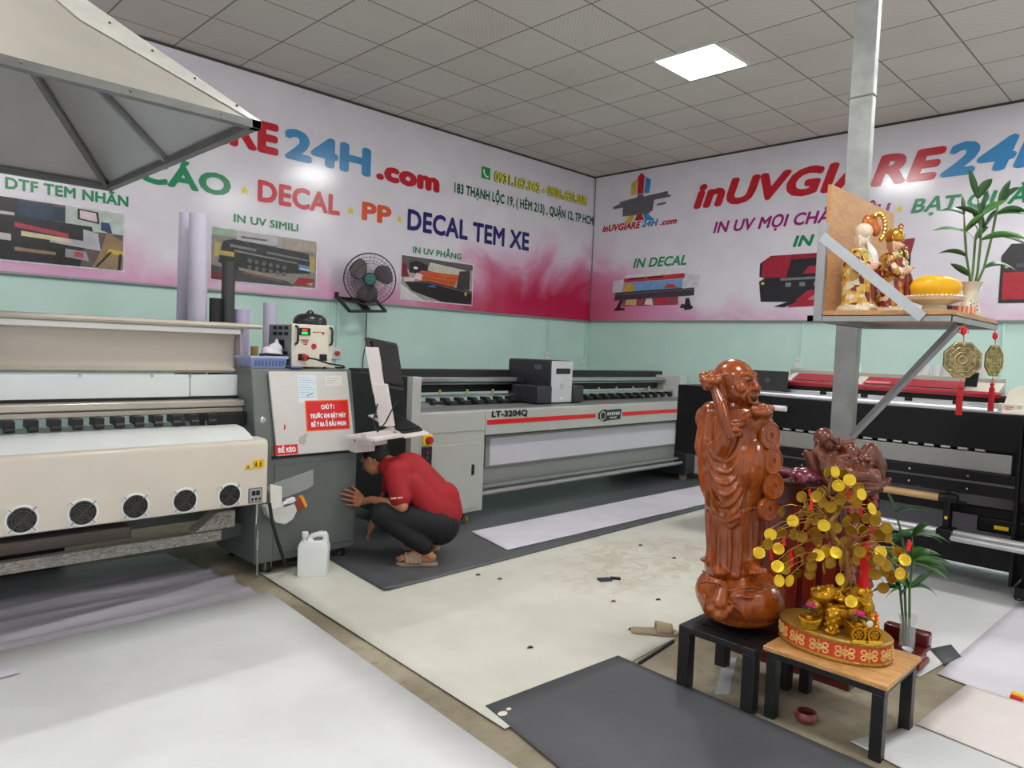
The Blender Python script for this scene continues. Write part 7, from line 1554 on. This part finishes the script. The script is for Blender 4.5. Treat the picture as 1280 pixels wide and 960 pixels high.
MB().prism([(XF+0.17, 1.3445), (XF+0.20, 1.356), (XF+0.199, 1.359), (XF+0.169, 1.3475)], 'y', 1.78, 1.95).build('hood_lettering', mat('print_rose', (196, 120, 124), 0.4), BP)
ybox(XF+0.34, XF+0.62, 1.0, 1.418, 'rear_cover', mat('rear_cream', (172, 166, 156), 0.45), 1.15, 2.60)
ybox(XF+0.06, XF+0.6, 0.70, 1.19, 'core', M_dark, YA, YB)
ybox(XF-0.004, XF+0.03, 0.812, 0.935, 'heater_plate', mat('heater_grey', (150, 150, 146), 0.35, 0.3, 0.04), YA+0.03, YB)
for i in range(18): y = 1.12+i*0.10; MB().prism([(XF-0.012, 0.945), (XF-0.012, 0.957), (XF+0.02, 0.957), (XF+0.02, 0.937)], 'y', y, y+0.055).build('media_flap', M_palu, BP)
ybox(XF-0.03, XF+0.10, 0.655, 0.81, 'lower_beam', M_pb); ybox(XF-0.036, XF-0.028, 0.73, 0.745, 'beam_groove', mat('groove_grey', (70, 68, 66), 0.4))
for y in (1.2, 1.55, 1.9, 2.3):
    for z in (0.775, 0.69): MB().cyl((XF-0.029, y, z), (XF-0.036, y, z), 0.007, 8).build('bolt', M_steel, BP)
MB().box(XF-0.03, XF+0.45, YA-0.02, YA+0.0, 0.10, 1.20).build('end_frame', M_pb, BP, bevel=0.003)
EC = MB().box(XF-0.01, XF+0.55, YE, YA-0.02, 0.64, 1.19).build('end_cabinet', M_pb, BP, bevel=0.006)
MB().prism([(XF-0.002, 1.197), (XF-0.006, 1.205), (XF+0.20, 1.355), (XF+0.55, 1.375), (XF+0.55, 1.197)], 'y', YE, 1.05).build('end_cover', M_pcream, BP, bevel=0.006)
MB().box(XF, XF+0.5, YB, YB+0.55, 0.64, 1.24).build('left_cabinet', M_pb, BP, bevel=0.006)
ybox(XF+0.02, XF+0.08, 0.36, 0.385, 'take_up_bar', M_pb, 0.0, YB)
mb = MB(); mb.cyl((XF-0.05, YE, 0.382), (XF-0.05, YB, 0.382), 0.026, 18); mb.cyl((XF-0.10, YE, 0.36), (XF-0.10, YB, 0.36), 0.02, 16); mb.build('silver_bar', M_palu, BP)
MB().cyl((XF-0.02, 1.335, 0.603), (XF-0.02, 2.7, 0.603), 0.026, 20).build('paper_core', mat('kraft_tube', (196, 160, 110), 0.6), BP)
HB = MB().box(XF-0.06, XF+0.03, 1.285, 1.325, 0.34, 0.62).build('core_holder', M_pb, BP, bevel=0.008)
mb = MB(); mb.cyl((XF-0.02, 1.25, 0.603), (XF-0.02, 1.36, 0.603), 0.036, 18); mb.cyl((XF-0.02, 1.20, 0.59), (XF-0.02, 1.27, 0.59), 0.012, 10); mb.build('core_clamp', M_pb, HB, bevel=0.004)
mb = MB(); mb.box(XF-0.12, XF+0.03, 1.255, 1.345, 0.33, 0.41); mb.build('bar_clamp', M_pb, HB, bevel=0.006)
MB().box(XF-0.0635, XF-0.060, 1.295, 1.312, 0.47, 0.49).build('holder_mark', M_yellow, HB)
MB().box(XF+0.1, XF+0.4, 0.86, 1.16, 0.40, 0.50).build('take_up_motor', M_pb, BP, bevel=0.01); MB().box(XF+0.096, XF+0.1005, 0.98, 1.06, 0.43, 0.455).build('motor_label', M_yellow, BP)
for y in (2.75, 0.83):
    mb = MB(); mb.box(XF+0.08, XF+0.2, y-0.06, y+0.06, 0.08, 0.66); mb.box(XF-0.12, XF+0.75, y-0.06, y+0.06, 0.06, 0.13); mb.build('leg', M_pb, BP, bevel=0.004)
for x, y in ((XF+0.06, 0.89), (XF+0.58, 0.89), (XF+0.06, 2.75)): caster(BP, x, y, 0.03)
ybox(XF+0.10, XF+0.30, 0.16, 0.30, 'base_beam', M_pb, YE, YB)
ybox(XF+0.66, XF+0.69, 0.05, 0.98, 'rear_panel', mat('rear_lavender', (206, 201, 212), 0.5, 0, 0.1, 2), YE, YB)
for y in (0.35, 0.8, 1.0, 1.45, 1.95, 2.4): MB().box(XF+0.62, XF+0.66, y, y+0.025, 0.05, 0.98).build('rear_post', mat('rear_post', (120, 116, 124), 0.5), BP)
ybox(XF+0.1, XF+0.16, 0.50, 0.56, 'rear_tie', M_pb, YE, YB)
MB().cyl((XF-0.10, 2.42, 1.115), (XF-0.10, 2.75, 1.115), 0.022, 18).build('white_roll', mat('paper_roll', (214, 212, 212), 0.5), BP)
# things on and by it
LP = thing('laptop', 'open black laptop seen from behind on the left end of the black printer', 'laptop', (5.55, 2.65, 1.2))
MB().slab((5.50, 2.90, 1.245), (0.05, -1, 0), (0.12, 0, 1), [(0, 0), (0.425, 0), (0.425, 0.155), (0, 0.155)], 0.012).build('lid', mat('laptop_black', (34, 34, 36), 0.4), LP, bevel=0.004)
mb = MB(); o = Vector((5.487, 2.625, 1.325)); mb.tube([o+Vector((0, 0.016*math.cos(2*PI*k/20), 0.016*math.sin(2*PI*k/20))) for k in range(20)], 0.0018, 5, True); mb.bar(o+Vector((0, 0.008, -0.005)), o+Vector((0, -0.008, 0.005)), 0.002, 0.004); mb.build('lid_emblem', mat('emblem_grey', (110, 112, 116), 0.3, 0.5), LP)
MB().box(5.53, 5.76, 2.48, 2.9, 1.241, 1.256).build('keyboard_base', mat('laptop_black', (34, 34, 36)), LP, bevel=0.003)
random.seed(4)
for i, (y, w) in enumerate(((2.10, 0.05), (1.62, 0.06), (1.54, 0.055), (1.47, 0.06), (1.40, 0.055), (1.33, 0.06), (1.26, 0.05))):
    lb = 'white paper roll alone on top of the black printer, left of the steel column' if i == 0 else 'white paper roll in the row on top of the black printer behind the strut'
    o = MB().lathe([(0, 0), (w/2*1.1, 0), (w/2*1.1, 0.075), (w/2*0.5, 0.075), (w/2*0.5, 0.06), (0, 0.06)], (XF+0.42, y, 1.419), 20, cap=False).build('paper_roll', mat('paper_roll', (214, 212, 212)), None)
    tag(o, lb, 'paper roll', None if i == 0 else 'white paper rolls on the black printer')
t = thing('phone', 'black smartphone leaning on the cream hood between the brass octagons', 'phone', (5.68, 1.27, 1.36)); 
MB().slab((5.655, 1.30, 1.355), (0.1, -0.99, 0.0), (0.45, 0.0, 0.9), [(0, 0), (0.075, 0), (0.075, 0.11), (0, 0.11)], 0.009).build('phone_body', M_black, t, bevel=0.004); MB().slab((5.650, 1.295, 1.366), (0.1, -0.99, 0.0), (0.45, 0.0, 0.9), [(0, 0), (0.065, 0), (0.065, 0.09), (0, 0.09)], 0.001).build('phone_screen', mat('screen_glass', (18, 18, 20)), t)
t = thing('carton', 'small pale carton with red print in clear wrap on the black printer end', 'carton', (5.58, 1.03, 1.2))
MB().obox((5.565, 1.012, 1.235), (0.1, -1, 0), (1, 0.1, 0), (0, 0, 1), 0.13, 0.07, 0.06).build('carton_box', mat('carton_pale', (206, 192, 172), 0.4), t, bevel=0.005)
MB().obox((5.5285, 1.012, 1.238), (0.1, -1, 0), (1, 0.1, 0), (0, 0, 1), 0.085, 0.002, 0.04).build('carton_label', mat('paper_white', (224, 222, 216)), t)
mb = MB()
for k in range(2): mb.obox((5.5272, 1.012, 1.245-k*0.014), (0.1, -1, 0), (1, 0.1, 0), (0, 0, 1), 0.05-k*0.012, 0.001, 0.006)
mb.build('carton_print', M_red, t)
t = thing('monitor', 'black monitor at the right edge, standing on the black printer end', 'monitor', (6.0, 0.9, 1.375)); MB().slab((5.82, 0.985, 1.39), (0.3, -0.95, 0), (0.05, 0, 1), [(0, 0), (0.4, 0), (0.4, 0.20), (0, 0.20)], 0.03).build('shell', M_black, t, bevel=0.004)
MB().slab((5.815, 0.965, 1.405), (0.3, -0.95, 0), (0.05, 0, 1), [(0, 0), (0.36, 0), (0.36, 0.16), (0, 0.16)], 0.002).build('screen', mat('screen_lit', (150, 170, 190), 0.3, emit=0.4), t); MB().box(5.85, 6.0, 0.70, 0.98, 1.371, 1.39).build('stand_foot', M_black, t)
